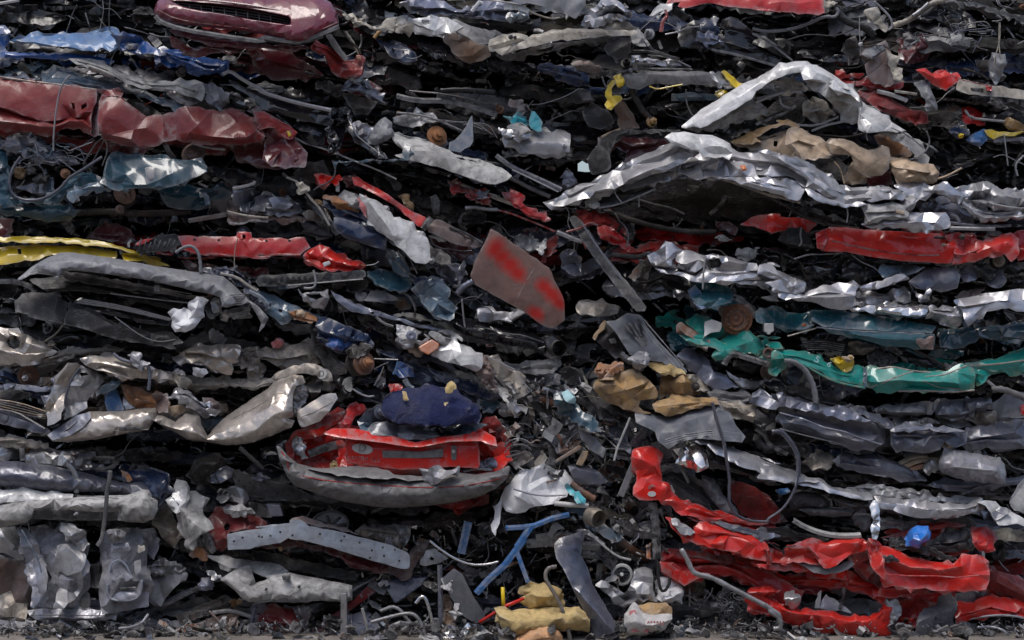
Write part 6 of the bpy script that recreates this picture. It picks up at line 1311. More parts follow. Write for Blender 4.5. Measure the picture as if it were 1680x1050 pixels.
tube(c, 'wire', 'G640,190 650,230 690,280', 5, 'lightsteel', d=-.36); tube(c, 'wire', 'G795,230 795,305', 6, 'lightsteel', d=-.24)
panel(c, 'lamp_stub', 'G1430,45 1460,40 1470,70 1440,75', 'orange', d=-.46, cr=.006, cell=7)

panel(c, 'roof', 'G640,140 760,60 900,20 1060,40 1100,90 1000,130 840,170 700,200', 'dullsilver', d=-.26, tilt=.6, cr=.016, cell=16, folds=[(62, 24, .015)])
c = car('bright red car flattened to one long smooth side with a dark rubbing strip', '1210,352,440 1350,365,435 1500,370,440 1740,385,445', ['red', 'black', 'grime'], sh=3, nb=14, yf=.16)
panel(c, 'roof', 'G1430,415 1500,370 1600,350 1680,350 H150,365 300,380 390,410 330,460 200,450 100,465 0,430 G1600,440', 'redfresh', d=-.1, tilt=.3, cr=.004, cell=28, bulge=.04)
panel(c, 'door', 'H380,470 470,430 600,440 800,455 1000,465 1150,470 1180,500 1250,510 1265,560 1240,610 1215,655 1100,650 900,640 700,610 560,580 440,580 385,560', 'redfresh', d=-.28, tilt=.25, bulge=.08, cr=.004, cell=34, rag=.5)
strip(c, 'rubbing_strip', 'H480,515 600,545 750,575 900,595 1030,605 1150,605', 11, 'reddirt', d=-.375)
boxy(c, 'door_handle', 'H1115,487 1195,488 1197,502 1117,502', 'ink', d=-.36, depth=.03)
panel(c, 'fender', 'H375,470 470,435 460,480 420,570 385,560', 'red', d=-.3, cr=.008, cell=14)
panel(c, 'rear_quarter', 'H1180,480 1270,465 1350,490 1430,520 1440,545 1380,580 1300,600 1240,600 1260,540', 'red', d=-.26, cr=.016, cell=14)
panel(c, 'rear_quarter', 'H1430,530 1540,490 1600,480 1630,510 1635,620 1600,645 1560,600 1480,600 1370,650 1240,655 1240,605 1380,595', 'redfresh', d=-.3, cr=.012, cell=18)
panel(c, 'rear_quarter', 'H1590,480 1640,450 1680,450 1760,470 1760,600 1640,640 1635,500', 'red', d=-.22, cr=.02, cell=13)
disc(c, 'bolt', 1578, 389, 5, 'grime', d=-.3); disc(c, 'filler_cap', 1547, 402, 3, 'champdirt', d=-.36)
disc(c, 'wheel_hub', 1638, 428, 10, 'champdirt', d=-.16); disc(c, 'wheel_hub', 1638, 428, 15, 'black', d=-.1)
panel(c, 'mirror_shell', 'H140,510 200,440 280,430 340,500 370,560 320,580 280,560 220,555', 'rubber', d=-.2, cr=.006, cell=16, bulge=.05); tube(c, 'mirror_rim', 'H285,435 278,480 290,530 270,550', 7, 'greysteel', d=-.3)
panel(c, 'inner_panel', 'G1280,395 1360,400 1420,440 1400,470 1300,450', 'darkred', d=.08, cr=.02)
tube(c, 'roof_gutter', 'H0,195 200,300 330,380 480,425 650,440', 12, 'grime', d=-.24)

c = car('black crumpled wreck with glossy plastic pieces, between the long red side and the silver side', '1230,405,500 1350,415,500 1500,425,505 1740,430,510', ['black', 'glossblack', 'slate', 'blackplastic'], sh=5, nb=50, yf=.12, size=.85)
panel(c, 'bumper', 'H0,580 100,560 240,580 260,620 380,590 540,585 570,610 520,680 480,760 350,780 250,700 130,640', 'glossblack', d=-.16, tilt=.3, cr=.022, cell=16)
strip(c, 'bumper_edge', 'H240,630 330,600 420,600 540,590', 12, 'slate', d=-.24); tube(c, 'wire', 'H600,600 660,650 740,680 780,720', 4, 'lightsteel', d=-.24)
panel(c, 'headlamp', 'H570,620 640,600 700,640 780,660 790,720 700,750 600,760 540,740', 'black', d=-.16, cr=.03, cell=11)
panel(c, 'lamp_glass', 'H775,670 880,672 1000,670 1060,680 1000,715 900,735 800,745 770,710', 'steelblue', d=-.2, tilt=.8, cr=.008, cell=12)
panel(c, 'battery_cover', 'H960,770 1060,700 1180,680 1250,690 1275,740 1260,810 1200,830 1080,830 1000,810', 'slate', d=-.26, tilt=.4, cr=.006, cell=24, bulge=.05)
panel(c, 'plastic_tank', 'H1260,690 1330,670 1400,680 1380,760 1300,770', 'slatelight', d=-.2, cr=.02, cell=11)
panel(c, 'air_filter', 'H1370,670 1450,690 1500,730 1470,760 1400,740', 'rubber', d=-.24, cr=.006, bulge=.04); panel(c, 'hose_end', 'H1470,710 1540,700 1560,760 1520,800 1470,790', 'slate', d=-.2, cr=.012, bulge=.04)
panel(c, 'torn_sheet', 'H1240,870 1300,830 1430,820 1380,860 1290,880', 'brownmetal', d=-.14, cr=.014, cell=10)
strip(c, 'frame', 'H960,770 1000,850 1060,890 1090,860 1100,800', 14, 'slatelight', d=-.22)
panel(c, 'torn_sheet', 'G1395,605 1450,570 1500,580 1550,560 1510,630 1440,615', 'dirtywhite', d=-.1, cr=.02, cell=7); panel(c, 'torn_sheet', 'G1270,495 1330,485 1380,510 1300,515', 'dirtywhite', d=-.06, cr=.02, cell=7)
for i in range(18):
    rg = random.Random(70 + i); x, y = rg.uniform(1380, 1660), rg.uniform(430, 500)
    disc(c, 'pulley', x, y, rg.uniform(3, 7), rg.choice(['grime', 'black', 'slate', 'rubber']), d=-.12 + rg.uniform(-.06, .04), ax=(rg.uniform(-.6, .6), -1, rg.uniform(-.2, .5)))

c = car('bright silver car side crumpled into facets with a round black filler hole', '1040,400,490 1120,390,500 1250,440,525 1400,470,535 1550,470,535 1740,480,540', ['silver', 'black', 'dullsilver'], sh=3, nb=18, yf=.16, size=.8)
panel(c, 'door', 'G850,610 930,570 960,520 1000,530 1040,560 1150,590 1210,610 1200,680 1150,710 1060,660 1020,610 1000,640 1040,690 1000,720 900,690 870,650', 'silver', d=-.3, tilt=.3, cr=.025, cell=18, bulge=.04)
panel(c, 'door', 'G900,690 1000,720 1080,720 1150,740 1200,690 1280,700 1420,680 1560,690 1540,740 1430,760 1350,770 1150,770 1050,730 940,710', 'silver', d=-.34, tilt=.5, cr=.01, cell=18)
panel(c, 'rear_quarter', 'G1210,610 1260,600 1340,610 1430,640 1530,660 1545,700 1450,720 1350,720 1250,700 1200,670', 'silver', d=-.34, tilt=.3, cr=.012, cell=22, bulge=.04, holes=['G1222,660 1230,635 1262,618 1300,625 1318,655 1305,690 1270,703 1238,690'])
disc(c, 'filler_cap', 1173.5, 432.5, 12, 'blackplastic', d=-.31, prof=[(.052, .02), (.054, 0), (.045, -.01), (.03, -.012), (.028, .01), (.012, .012), (.01, .03), (0, .03)])
panel(c, 'rear_quarter', 'G1550,670 1620,660 1680,680 H60,655 130,700 250,760 310,780 300,830 250,850 150,830 60,780 G1680,760 1600,740 1540,720', 'silver', d=-.38, tilt=.4, cr=.018, cell=16, bulge=.04)
panel(c, 'sill', 'H130,830 300,850 420,790 560,785 640,800 620,860 600,940 540,945 420,920 300,890 150,870', 'silver', d=-.4, tilt=.3, cr=.016, cell=20, bulge=.05)
panel(c, 'sill', 'G1340,770 1500,790 1640,830 1680,870 H60,870 150,900 120,870 60,800 0,780 G1600,760 1500,750', 'dullsilver', d=-.34, cr=.012, cell=14)
panel(c, 'wheel_arch', 'G730,740 780,680 850,620 880,660 860,700 800,740 770,770', 'grime', d=-.26, cr=.012, cell=10)
panel(c, 'wheel_arch', 'G740,770 850,750 940,700 1100,750 1150,780 1100,830 900,790 850,830', 'black', d=-.1, cr=.014)
strip(c, 'number_lamp', 'G1040,665 1150,715', 36, 'blackplastic', d=-.33)
panel(c, 'bumper', 'H600,940 720,920 860,920 1000,915 1080,935 1085,985 1000,1000 860,985 740,970 640,955', 'chrome', d=-.36, tilt=.3, cr=.008, cell=22, bulge=.04)
panel(c, 'bumper', 'H1085,935 1200,925 1270,920 1290,960 1280,1050 1200,1040 1150,1000 1085,985', 'silver', d=-.38, tilt=.2, cr=.012, cell=20)
panel(c, 'front_wing', 'H1230,890 1360,870 1500,840 1640,820 1760,830 1760,930 1680,960 1540,940 1450,960 1400,980 1330,1050 1300,960 1270,920', 'silver', d=-.4, tilt=.5, cr=.008, cell=26, bulge=.05)
panel(c, 'strut', 'H650,810 760,770 880,730 930,725 940,745 860,780 760,820 670,830', 'silver', d=-.34, tilt=.4, cr=.008, cell=14)
panel(c, 'headlamp', 'H820,850 860,815 920,815 960,850 950,890 860,895', 'silver', d=-.3, cr=.01, bulge=.05, cell=14)
panel(c, 'inner_panel', 'H620,850 700,830 820,870 820,910 700,910 610,930', 'dullsilver', d=-.28, cr=.02, cell=10)
panel(c, 'strut', 'H1000,830 1050,860 1080,800 1100,830 1070,900 1020,890', 'silver', d=-.3, cr=.016, cell=9)
tube(c, 'hose', 'G1220,575 1300,570 1340,610', 5, 'grime', d=-.4); tube(c, 'wire', 'G1215,610 1200,700 1195,820', 7, 'lightsteel', d=-.46)

c = car('dark petrol blue car with long rounded sill and rusty disc at its left end', '1130,465,570 1250,505,575 1400,520,575 1550,525,580 1740,535,590', ['petrol', 'darkteal', 'black', 'grime'], sh=4, nb=24, yf=.14, size=.85)
panel(c, 'headlamp', 'G1120,800 1160,740 1230,730 1320,770 1385,850 1370,900 1240,930 1180,930 1130,880', 'petrol', d=-.24, tilt=.3, cr=.014, cell=18, bulge=.05)
panel(c, 'lamp_glass', 'G1110,830 1150,790 1180,830 1220,900 1190,940 1140,900', 'lightblue', d=-.28, cr=.01, cell=12)
disc(c, 'brake_disc', 1209, 524, 26, 'rusty', d=-.2, ax=(-.25, -1, .15), prof=[(.112, 0), (.112, .012), (.088, .014), (.086, .03), (.07, .032), (.068, .022), (.05, .022), (.048, .04), (.03, .042), (.028, .03), (.012, .03), (.01, .045), (0, .045)])
for i in range(14):
    a = i * math.pi / 7; disc(c, 'bolt', 1209 + 17.5 * math.cos(a), 524 + 17 * math.sin(a), 1.3, 'orangerust', d=-.235)
panel(c, 'bracket', 'G1310,940 1350,930 1480,925 1530,960 1530,1000 1490,1000 1440,950 1350,960 1330,1000', 'brownmetal', d=-.16, cr=.01)
panel(c, 'fender', 'H0,970 60,940 280,990 360,950 330,1031 L360,50 300,80 200,70 100,30 H0,1031', 'petrol', d=-.22, tilt=.5, cr=.01, cell=20)
panel(c, 'sill', 'H350,950 500,950 640,975 800,990 900,1010 1000,1031 L1130,60 1100,100 1000,95 800,85 600,75 420,60 350,20', 'petrol', d=-.34, tilt=.7, cr=.004, cell=30, bulge=.06, rag=.5)
panel(c, 'sill', 'L430,75 600,80 800,90 1000,105 1120,105 1120,200 1040,200 900,185 780,170 640,130 500,110', 'petrol', d=-.36, tilt=-.1, cr=.005, cell=26, bulge=.04)
strip(c, 'sill_edge', 'L380,65 600,88 850,98 1060,105', 8, 'steelblue', d=-.42)
boxy(c, 'side_marker', 'L288,40 316,40 316,60 288,60', 'orange', d=-.32, depth=.02)
panel(c, 'rear_quarter', 'L1150,80 1250,70 1370,80 1450,60 1550,60 1700,45 1760,60 1760,140 1600,130 1500,140 1400,130 1300,190 1230,195 1160,190', 'darkteal', d=-.26, tilt=.3, cr=.02, cell=16)
panel(c, 'rear_quarter', 'L1390,85 1460,60 1530,60 1540,120 1450,130 1400,115', 'steelblue', d=-.3, cr=.02, cell=11); panel(c, 'rear_quarter', 'L1540,70 1620,50 1740,50 1740,125 1600,125 1550,120', 'darkteal', d=-.32, cr=.01, bulge=.03)
panel(c, 'underside', 'L1100,215 1300,215 1300,240 1200,250 1080,240', 'petrol', d=-.12, cr=.008)
panel(c, 'sill_patch', 'L1000,140 1115,120 1112,205 1040,200 1020,175', 'brownmetal', d=-.395, tilt=-.1, cr=.004, cell=14, fl=0)
boxy(c, 'reservoir', 'L1580,40 1640,38 1642,90 1620,100 1620,110 1600,110 1600,100 1582,92'.replace('L', 'K'), 'stickerwhite', d=-.3, depth=.08)
strip(c, 'wiper_arm', 'L200,120 290,95 380,70', 9, 'cream', d=-.34)
panel(c, 'spare_wheel_well', 'L285,180 330,150 450,140 560,160 585,190 580,230 500,215 400,205 300,205', 'rubber', d=-.2, cr=.006, cell=14, bulge=.05)
for i in range(5): strip(c, 'tread_rib', [(1316 + i * 2, 562 + i * 3), (1350, 559 + i * 3.4), (1386 - i, 566 + i * 3.2)], 6, 'blackplastic', d=-.27)
panel(c, 'muffler', 'L580,160 640,150 740,175 770,195 700,230 620,240 585,215', 'champdirt', d=-.16, cr=.01, cell=14, bulge=.07)
panel(c, 'torn_sheet', 'L380,225 440,208 520,225 540,245 440,235', 'cream', d=-.22, cr=.014, cell=7)

c = car('sea green car folded lengthwise, with pale sprayed numbers and rusty brown creases', '1105,510,640 1200,545,640 1300,575,645 1450,590,648 1600,590,645 1740,560,640', ['teal', 'black', 'grime'], sh=4, nb=26, yf=.14, size=.85)
panel(c, 'bonnet', 'K1080,30 1150,-10 1260,30 1330,50 1320,110 1240,150 1160,90', 'teal', d=-.22, cr=.014, cell=14)
panel(c, 'washer_cap', 'K1210,30 1250,20 1310,40 1300,90 1240,100 1205,120', 'stickerwhite', d=-.28, cr=.008, cell=12)
panel(c, 'wood_brace', 'K1030,50 1060,40 1240,150 1220,200 1180,180', 'rusty', d=-.3, cr=.008, bulge=.03)
panel(c, 'front_wing', 'K1250,250 1290,160 1340,130 1390,90 1430,85 1560,150 1580,200 1540,240 1450,220 1370,200 1350,260 1280,270', 'teal', d=-.26, tilt=.3, cr=.018, cell=18)
panel(c, 'front_wing', 'K1040,110 1150,170 1240,190 1340,230 1400,200 1600,270 1680,270 L40,260 100,255 60,230 K1600,230 1450,230 1300,150 1180,110', 'teal', d=-.3, tilt=.7, cr=.012, cell=14)
panel(c, 'front_wing', 'K1560,150 1680,130 L0,125 60,135 150,160 170,200 120,200 60,175 20,210 0,260 K1600,240', 'teal', d=-.28, tilt=.4, cr=.014, cell=14)
disc(c, 'lamp_socket', 1260, 579, 9, 'rusty', d=-.3, prof=[(.04, 0), (.04, .02), (.028, .022), (.02, .0), (0, .0)])
panel(c, 'wing', 'L100,220 220,215 300,225 400,260 500,320 560,330 640,300 680,320 690,380 690,440 600,415 480,390 380,330 260,270 180,262 100,260', 'teal', d=-.36, tilt=.5, cr=.008, cell=24, bulge=.04)
strip(c, 'wing_edge', 'L180,268 280,285 380,345 480,400 600,430 690,445', 14, 'teal', d=-.42)
panel(c, 'wing_tip', 'L95,265 175,260 160,310 120,360 95,350', 'teal', d=-.38, cr=.01, cell=12)
text(c, 'sprayed_mark', '5', 1340.5, 590, 17, 'stickerteal', -.435, rot=35, tiltx=25, sx=1.1); text(c, 'sprayed_mark', '6', 1360.5, 598, 14, 'stickerteal', -.435, rot=40, tiltx=25, sx=1.1)
panel(c, 'door', 'L690,330 760,320 860,310 960,330 1000,350 1060,350 1200,340 1290,290 1360,320 1375,370 1370,450 1250,465 1100,465 960,455 880,465 760,470 700,440', 'teal', d=-.38, tilt=.15, cr=.02, cell=26, bulge=.04)
for q in ('L760,325 860,312 960,335 1090,350', 'L1060,375 1180,365 1290,320 1320,305', 'L720,440 800,410 900,370 990,340', 'L1050,400 1150,440 1290,455', 'L890,465 1050,462 1250,470 1370,458'): strip(c, 'rusty_crease', q, 12, 'champdirt', d=-.42, jag=.05)
panel(c, 'wing_edge', 'L670,310 690,330 700,440 680,440 675,380', 'darkteal', d=-.4, cr=.004, cell=10)
panel(c, 'rear_quarter', 'L1370,320 1460,330 1470,360 1440,400 1380,440 1370,380', 'teal', d=-.32, cr=.016, cell=12)
panel(c, 'rear_quarter', 'L1300,290 1400,280 1500,270 1600,230 1680,200 1780,180 1780,350 1680,345 1560,330 1480,350 1460,330 1400,315 1330,310', 'teal', d=-.3, tilt=.4, cr=.014, cell=22)
strip(c, 'rusty_crease', 'L1340,305 1450,300 1560,290 1700,270', 12, 'champdirt', d=-.36)
panel(c, 'sill', 'L740,455 860,450 885,465 800,475', 'cyan', d=-.36, cr=.008, cell=9)
panel(c, 'plastic_lump', 'L470,260 540,255 600,250 610,310 570,345 520,320', 'yellow', d=-.38, cr=.014, cell=10, bulge=.03); panel(c, 'plastic_lump', 'L540,250 600,240 605,270 570,275', 'tan', d=-.4, cr=.014, cell=8)
tube(c, 'wheel_arch_trim', 'L180,275 240,280 300,320 345,390 370,470 375,540', 32, 'greyplastic', d=-.4, flat=.6)
strip(c, 'underbody', 'K1330,300 1360,240 1400,232 1500,262 1620,300', 40, 'darkplastic', d=-.34)
panel(c, 'wheel_arch', 'L190,290 280,300 330,380 350,470 300,440 200,420 160,380', 'black', d=.0, cr=.01)
disc(c, 'suspension_joint', 1262, 610, 15, 'rusty', d=-.1)
panel(c, 'engine_part', 'L700,240 760,210 860,240 880,280 780,310 700,290', 'darkplastic', d=-.24, cr=.025, cell=9); panel(c, 'engine_part', 'L920,240 1000,210 1100,260 1180,310 1100,320 1000,300', 'black', d=-.24, cr=.02, cell=10)
tube(c, 'exhaust_pipe', 'L940,200 1060,250 1160,320', 16, 'darkteal', d=-.26); tube(c, 'exhaust_pipe', 'L990,205 1100,260 1190,315', 10, 'grime', d=-.3)
panel(c, 'torn_sheet', 'L1180,320 1230,290 1290,300 1280,325 1200,330', 'lightsteel', d=-.3, cr=.02, cell=7)
tube(c, 'hose', 'L1480,455 1540,450 1620,480 1720,520', 24, 'bumpergrey', d=-.36); strip(c, 'bracket', 'L1450,400 1500,440', 20, 'lightsteel', d=-.34)

c = car('dark slate car, its two long dented halves end to end under the sea green car', '1100,600,690 1250,640,720 1400,655,745 1560,650,745 1740,650,745', ['slate', 'slatelight', 'black', 'greysteel'], sh=5, nb=36, yf=.12, size=.85)
panel(c, 'wing', 'K1030,240 1080,200 1130,200 1230,270 1260,340 1340,370 1420,440 1300,450 1220,420 1120,330', 'slatelight', d=-.24, tilt=.5, cr=.012, cell=20, bulge=.04)
panel(c, 'wing', 'K1340,340 1420,390 1500,410 1680,400 L60,400 0,440 K1560,440 1440,440', 'dullsilver', d=-.2, tilt=.5, cr=.012)
panel(c, 'bumper', 'L180,430 240,430 400,490 560,540 600,560 500,560 400,545 280,510 190,480', 'darkplastic', d=-.18, cr=.006, bulge=.05)
panel(c, 'pod', 'L-20,480 30,450 100,500 140,560 130,570 60,560 -20,550', 'slatelight', d=-.3, cr=.012, cell=13)
panel(c, 'pod', 'L105,490 150,490 300,520 440,560 590,565 650,600 770,650 800,700 800,790 740,835 640,830 560,800 440,760 300,720 180,700 140,640 145,570', 'slate', d=-.34, tilt=.35, bulge=.08, cr=.018, cell=20)
panel(c, 'pod_top', 'L130,485 250,520 420,570 580,570 640,610 720,650 690,655 560,650 420,600 280,580 150,560', 'slatelight', d=-.4, tilt=.9, cr=.012, cell=13)
strip(c, 'pod_seam', 'L150,600 300,640 420,690 560,720 660,760 790,800', 10, 'slatelight', d=-.43, jag=.06); tube(c, 'pod_seam_line', 'L150,700 300,740 470,780 600,810 740,840', 5, 'lightsteel', d=-.38)
panel(c, 'pod', 'L840,720 900,700 1060,690 1180,700 1300,730 1310,790 1260,810 1180,780 1150,830 1050,850 960,840 880,850 850,800', 'slate', d=-.36, tilt=.3, bulge=.07, cr=.02, cell=18)
panel(c, 'pod_top', 'L840,710 900,680 1060,680 1200,690 1310,720 1200,720 1060,705 900,715', 'slatelight', d=-.42, tilt=.9, cr=.008, cell=12)
panel(c, 'pod', 'L1300,740 1360,690 1480,680 1620,650 1760,640 1760,800 1600,820 1500,830 1440,800 1360,830 1310,790', 'slate', d=-.3, tilt=.3, cr=.025, cell=18)
panel(c, 'rail', 'L590,565 640,570 760,620 850,660 860,700 800,680 700,630 620,600', 'slate', d=-.36, tilt=.6, cr=.008, cell=13)
panel(c, 'tubular_bumper', 'L740,580 800,550 950,545 1100,535 1130,560 1100,610 980,615 840,610 760,600', 'greyplastic', d=-.26, tilt=.4, bulge=.08, cr=.005, cell=20)
panel(c, 'tubular_bumper', 'L1110,560 1180,510 1300,520 1380,510 1470,510 1480,540 1400,580 1300,620 1200,630 1130,620', 'slate', d=-.28, tilt=.4, bulge=.07, cr=.014, cell=14, folds=[(20, 10, .01)])
panel(c, 'door_panel', 'L1130,610 1200,600 1300,640 1360,680 1260,700 1160,660', 'bumpergrey', d=-.22, cr=.008); panel(c, 'door_panel', 'L1310,640 1400,590 1500,590 1500,660 1440,690', 'champdirt', d=-.18, cr=.012)
panel(c, 'inner_panel', 'L1480,540 1560,480 1760,470 1760,620 1600,660 1540,680 1500,640', 'greyplastic', d=-.14, cr=.014)
panel(c, 'tail_lamp', 'L1655,560 1690,540 1720,560 1710,610 1660,610', 'redfresh', d=-.2, cr=.004, cell=12)
panel(c, 'rubber_lump', 'L-20,560 60,560 110,600 115,660 80,710 20,690 -20,660', 'darkplastic', d=-.3, cr=.014, bulge=.06)
tube(c, 'hose', 'L100,720 160,715 210,770 250,830 270,900 265,1000 M0,0'.replace(' M0,0', ''), 18, 'slate', d=-.52)
panel(c, 'spring_mount', 'L860,640 960,640 1100,640 1140,670 1000,680 880,690', 'greysteel', d=-.26, cr=.02, cell=10)

c = car('grey brown layer with a conical grey casing at its right end, above the chromed strip', '1180,690,760 1300,715,790 1450,730,810 1600,735,815 1740,740,815', ['greysteel', 'champdirt', 'slate', 'black', 'grime'], sh=6, nb=44, yf=.1, size=.85)
panel(c, 'wing', 'K1280,530 1340,540 1500,560 1600,580 1640,620 1630,700 1560,690 1440,640 1340,630 1300,580', 'champdirt', d=-.32, tilt=.4, cr=.016, cell=16, bulge=.04); panel(c, 'wing', 'K1220,470 1300,460 1400,470 1500,490 1480,530 1360,530 1240,500', 'bumpergrey', d=-.28, cr=.014, cell=12); panel(c, 'wing', 'K1480,530 1560,460 1620,510 1680,550 1650,580 1560,560', 'slatelight', d=-.34, cr=.01, cell=16)
panel(c, 'bumper', 'L0,740 60,780 160,790 300,810 350,860 280,860 150,840 60,850 0,800', 'darkplastic', d=-.22, tilt=.4, cr=.014, cell=14)
panel(c, 'door', 'L480,900 560,850 700,870 820,890 900,920 1000,960 1080,1031 960,1031 860,1010 700,980 560,960', 'slate', d=-.28, tilt=.5, cr=.012, cell=22); panel(c, 'door', 'L480,920 560,960 800,990 1000,1031 P180,30 0,20 L560,1031', 'black', d=-.2, cr=.01)
panel(c, 'torn_sheet', 'L300,910 380,830 460,850 480,900 440,950 360,960', 'champdirt', d=-.28, cr=.02, cell=10)
for q, m in (('L900,920 1000,870 1100,880 1060,910', 'champdirt'), ('L930,940 1020,900 1120,890 1160,910', 'tan'), ('L960,960 1060,930 1150,930', 'orangerust'), ('L0,700 60,740 80,800 200,860', 'grime')): strip(c, 'bracket', q, 30, m, d=-.28, jag=.1)
panel(c, 'torn_sheet', 'L1060,930 1120,900 1160,950 1120,980 1070,970', 'lightsteel', d=-.32, cr=.014, cell=9)
panel(c, 'casing', 'L1160,880 1180,810 1230,830 1400,860 1530,880 1560,950 1560,1050 1400,1031 1260,1010 1170,980 1150,930', 'zinc', d=-.38, tilt=.35, bulge=.09, cr=.006, cell=26)
strip(c, 'casing_rib', 'L1170,930 1300,945 1440,960 1555,965', 16, 'lightsteel', d=-.46)
panel(c, 'torn_sheet', 'L1180,800 1205,785 1225,810 1200,830', 'tan', d=-.34, cr=.01, cell=7)
panel(c, 'floor_pan', 'P1080,60 1180,10 1300,40 1440,30 1560,20 1740,-10 1740,30 1600,60 1440,80 1300,95 1200,95', 'slatelight', d=-.24, tilt=.5, cr=.01, cell=18)
panel(c, 'mud_flap', 'P1590,170 1640,60 1680,20 1760,0 1760,220 1680,240 1620,220', 'greyplastic', d=-.36, cr=.005, bulge=.04)
strip(c, 'bracket', 'P1100,100 1300,130 1500,140 1640,150', 26, 'grime', d=-.16)

c = car('wreck with a long bright strip running down to a bent white plate', '1115,715,770 1250,745,840 1400,800,865 1560,820,870 1740,830,880', ['silver', 'black', 'greysteel', 'slate'], sh=4, nb=26, yf=.12, size=.85)
panel(c, 'chrome_strip', 'K1075,760 1100,735 1180,770 1300,800 1400,830 1520,870 1680,920 L0,870 100,920 200,950 300,990 400,1031 N0,0'.replace(' N0,0', '') + ' L300,1031 150,1031 0,1010 K1560,980 1420,930 1280,860 1220,800 1180,800', 'silver', d=-.46, tilt=1.3, cr=.006, cell=18)
panel(c, 'chrome_front', 'K1220,795 1290,860 1420,930 1560,990 1680,1050 K1600,1050 1480,1000 1350,960 1220,940 1200,890'.replace(' K1600', ' 1600'), 'glossblack', d=-.42, tilt=.1, cr=.006, cell=18)
panel(c, 'chrome_end', 'K1010,830 1060,820 1100,840 1075,760 1150,800 1225,860 1210,930 1160,960 1100,940 1060,900', 'chrome', d=-.44, tilt=.4, cr=.02, cell=12)
panel(c, 'chrome_strip', 'P0,-20 100,-10 200,5 300,10 400,15 450,60 520,80 620,90 700,110 740,150 680,155 560,130 460,110 400,80 300,65 230,50 100,40 0,20', 'silver', d=-.44, tilt=1.1, cr=.006, cell=18)
panel(c, 'lower_strip', 'P220,50 400,70 480,110 600,140 720,160 700,190 600,180 480,150 380,105 260,85', 'glossblack', d=-.38, cr=.006)
panel(c, 'chrome_strip', 'P740,130 820,140 960,150 1100,170 1280,180 1400,165 1440,200 1380,220 1300,250 1200,260 1080,265 960,250 860,215 780,205', 'silver', d=-.44, tilt=.7, cr=.014, cell=15)
panel(c, 'door_top', 'P560,85 640,65 760,70 880,90 1000,110 1100,130 1300,140 1420,150 1300,180 1100,160 960,140 820,130 700,120', 'lightsteel', d=-.32, tilt=.6, cr=.02, cell=11)
panel(c, 'white_plate', 'P1380,170 1440,160 1500,165 1560,215 1620,240 1680,275 1760,310 1740,330 1640,300 1520,312 1480,240 1440,190', 'white', d=-.5, tilt=.7, cr=.003, cell=24, bulge=0)
panel(c, 'plate_band', 'P1470,235 1530,200 1600,225 1560,250 1500,285', 'slate', d=-.525, tilt=.6, cr=.002, cell=16, bulge=0, fl=0); text(c, 'plate_lettering', '5', 1651, 857, 9, 'ink', -.52, rot=-20, sx=1.4, tiltx=25)
panel(c, 'mirror_arm', 'P715,200 740,150 765,170 780,280 770,350 755,400 730,395 720,330 740,280', 'chrome', d=-.5, cr=.006, cell=14, bulge=.04)
panel(c, 'seat_cushion', 'P190,160 230,100 300,80 400,100 470,150 480,190 430,210 300,200 220,210', 'fabric', d=-.26, tilt=.3, cr=.005, bulge=.1, cell=24)
panel(c, 'seat_cushion', 'P270,210 340,200 460,205 560,195 610,220 600,250 480,260 360,250', 'greyfabric', d=-.3, tilt=.6, cr=.005, bulge=.06, cell=20)
panel(c, 'seat_cushion', 'P600,260 680,210 720,250 715,330 680,350 620,310', 'greyfabric', d=-.28, cr=.006, bulge=.06); panel(c, 'blue_trim', 'P120,90 200,80 215,100 150,120', 'brightblue', d=-.28, cr=.006, cell=10)
panel(c, 'inner_panel', 'P780,270 860,280 960,290 1040,290 1000,320 860,320 790,340', 'lightsteel', d=-.3, cr=.014, cell=11)
panel(c, 'inner_panel', 'P1040,290 1180,270 1300,260 1400,310 1300,330 1180,330 1080,320', 'darkplastic', d=-.26, cr=.014); panel(c, 'rail', 'P1470,340 1560,330 1680,350 1760,350 1760,410 1600,410 1500,400', 'cream', d=-.3, tilt=.5, cr=.006, cell=18)
panel(c, 'fender', 'P1480,390 1560,420 1550,540 1480,520', 'rubber', d=-.24, cr=.014)
panel(c, 'wheel_arch', 'O920,0 1000,-20 1100,0 1200,100 1280,200 1260,230 1120,180 1060,100'.replace('O', 'O'), 'darkplastic', d=-.24, cr=.014, cell=16)
strip(c, 'wheel_arch', 'K1000,840 1040,900 1080,980 1110,1040', 24, 'greysteel', d=-.3)
tube(c, 'strap_loop', 'K1255,535 1280,640 1330,790 1345,900 1365,1031 O1360,60 1360,180 1400,250 1500,290 1620,290 P60,280 160,220 220,140 255,60 265,0 L270,900 262,870', 15, 'slate', d=-.6, flat=.6)

c = car('bright red car with small oval sticker and bonnet sloping down, above another red car', '1035,735,830 1120,780,905 1250,845,925 1400,860,930 1560,870,945 1640,880,960', ['red', 'redfresh', 'black', 'reddirt'], sh=4, nb=18, yf=.12)
panel(c, 'pillar', 'K750,830 830,810 900,830 940,1031 O980,50 1060,170 1120,190 1200,210 1340,250 1480,280 1620,300 1560,310 1400,290 1240,270 1100,250 1060,250 1000,190 950,160 860,150 800,150 760,120 780,0 K770,930', 'redfresh', d=-.4, tilt=.2, cr=.012, cell=20, bulge=.04)
el = [(1069.5 + 7 * math.cos(a * math.pi / 8), 810.5 + 4.4 * math.sin(a * math.pi / 8)) for a in range(16)]
boxy(c, 'oval_sticker', el, 'stickerwhite', d=-.455, depth=.01, bev=0); panel(c, 'dark_mark', 'O825,75 880,55 900,70 860,90', 'reddirt', d=-.45, cr=.002, cell=12, fl=0)
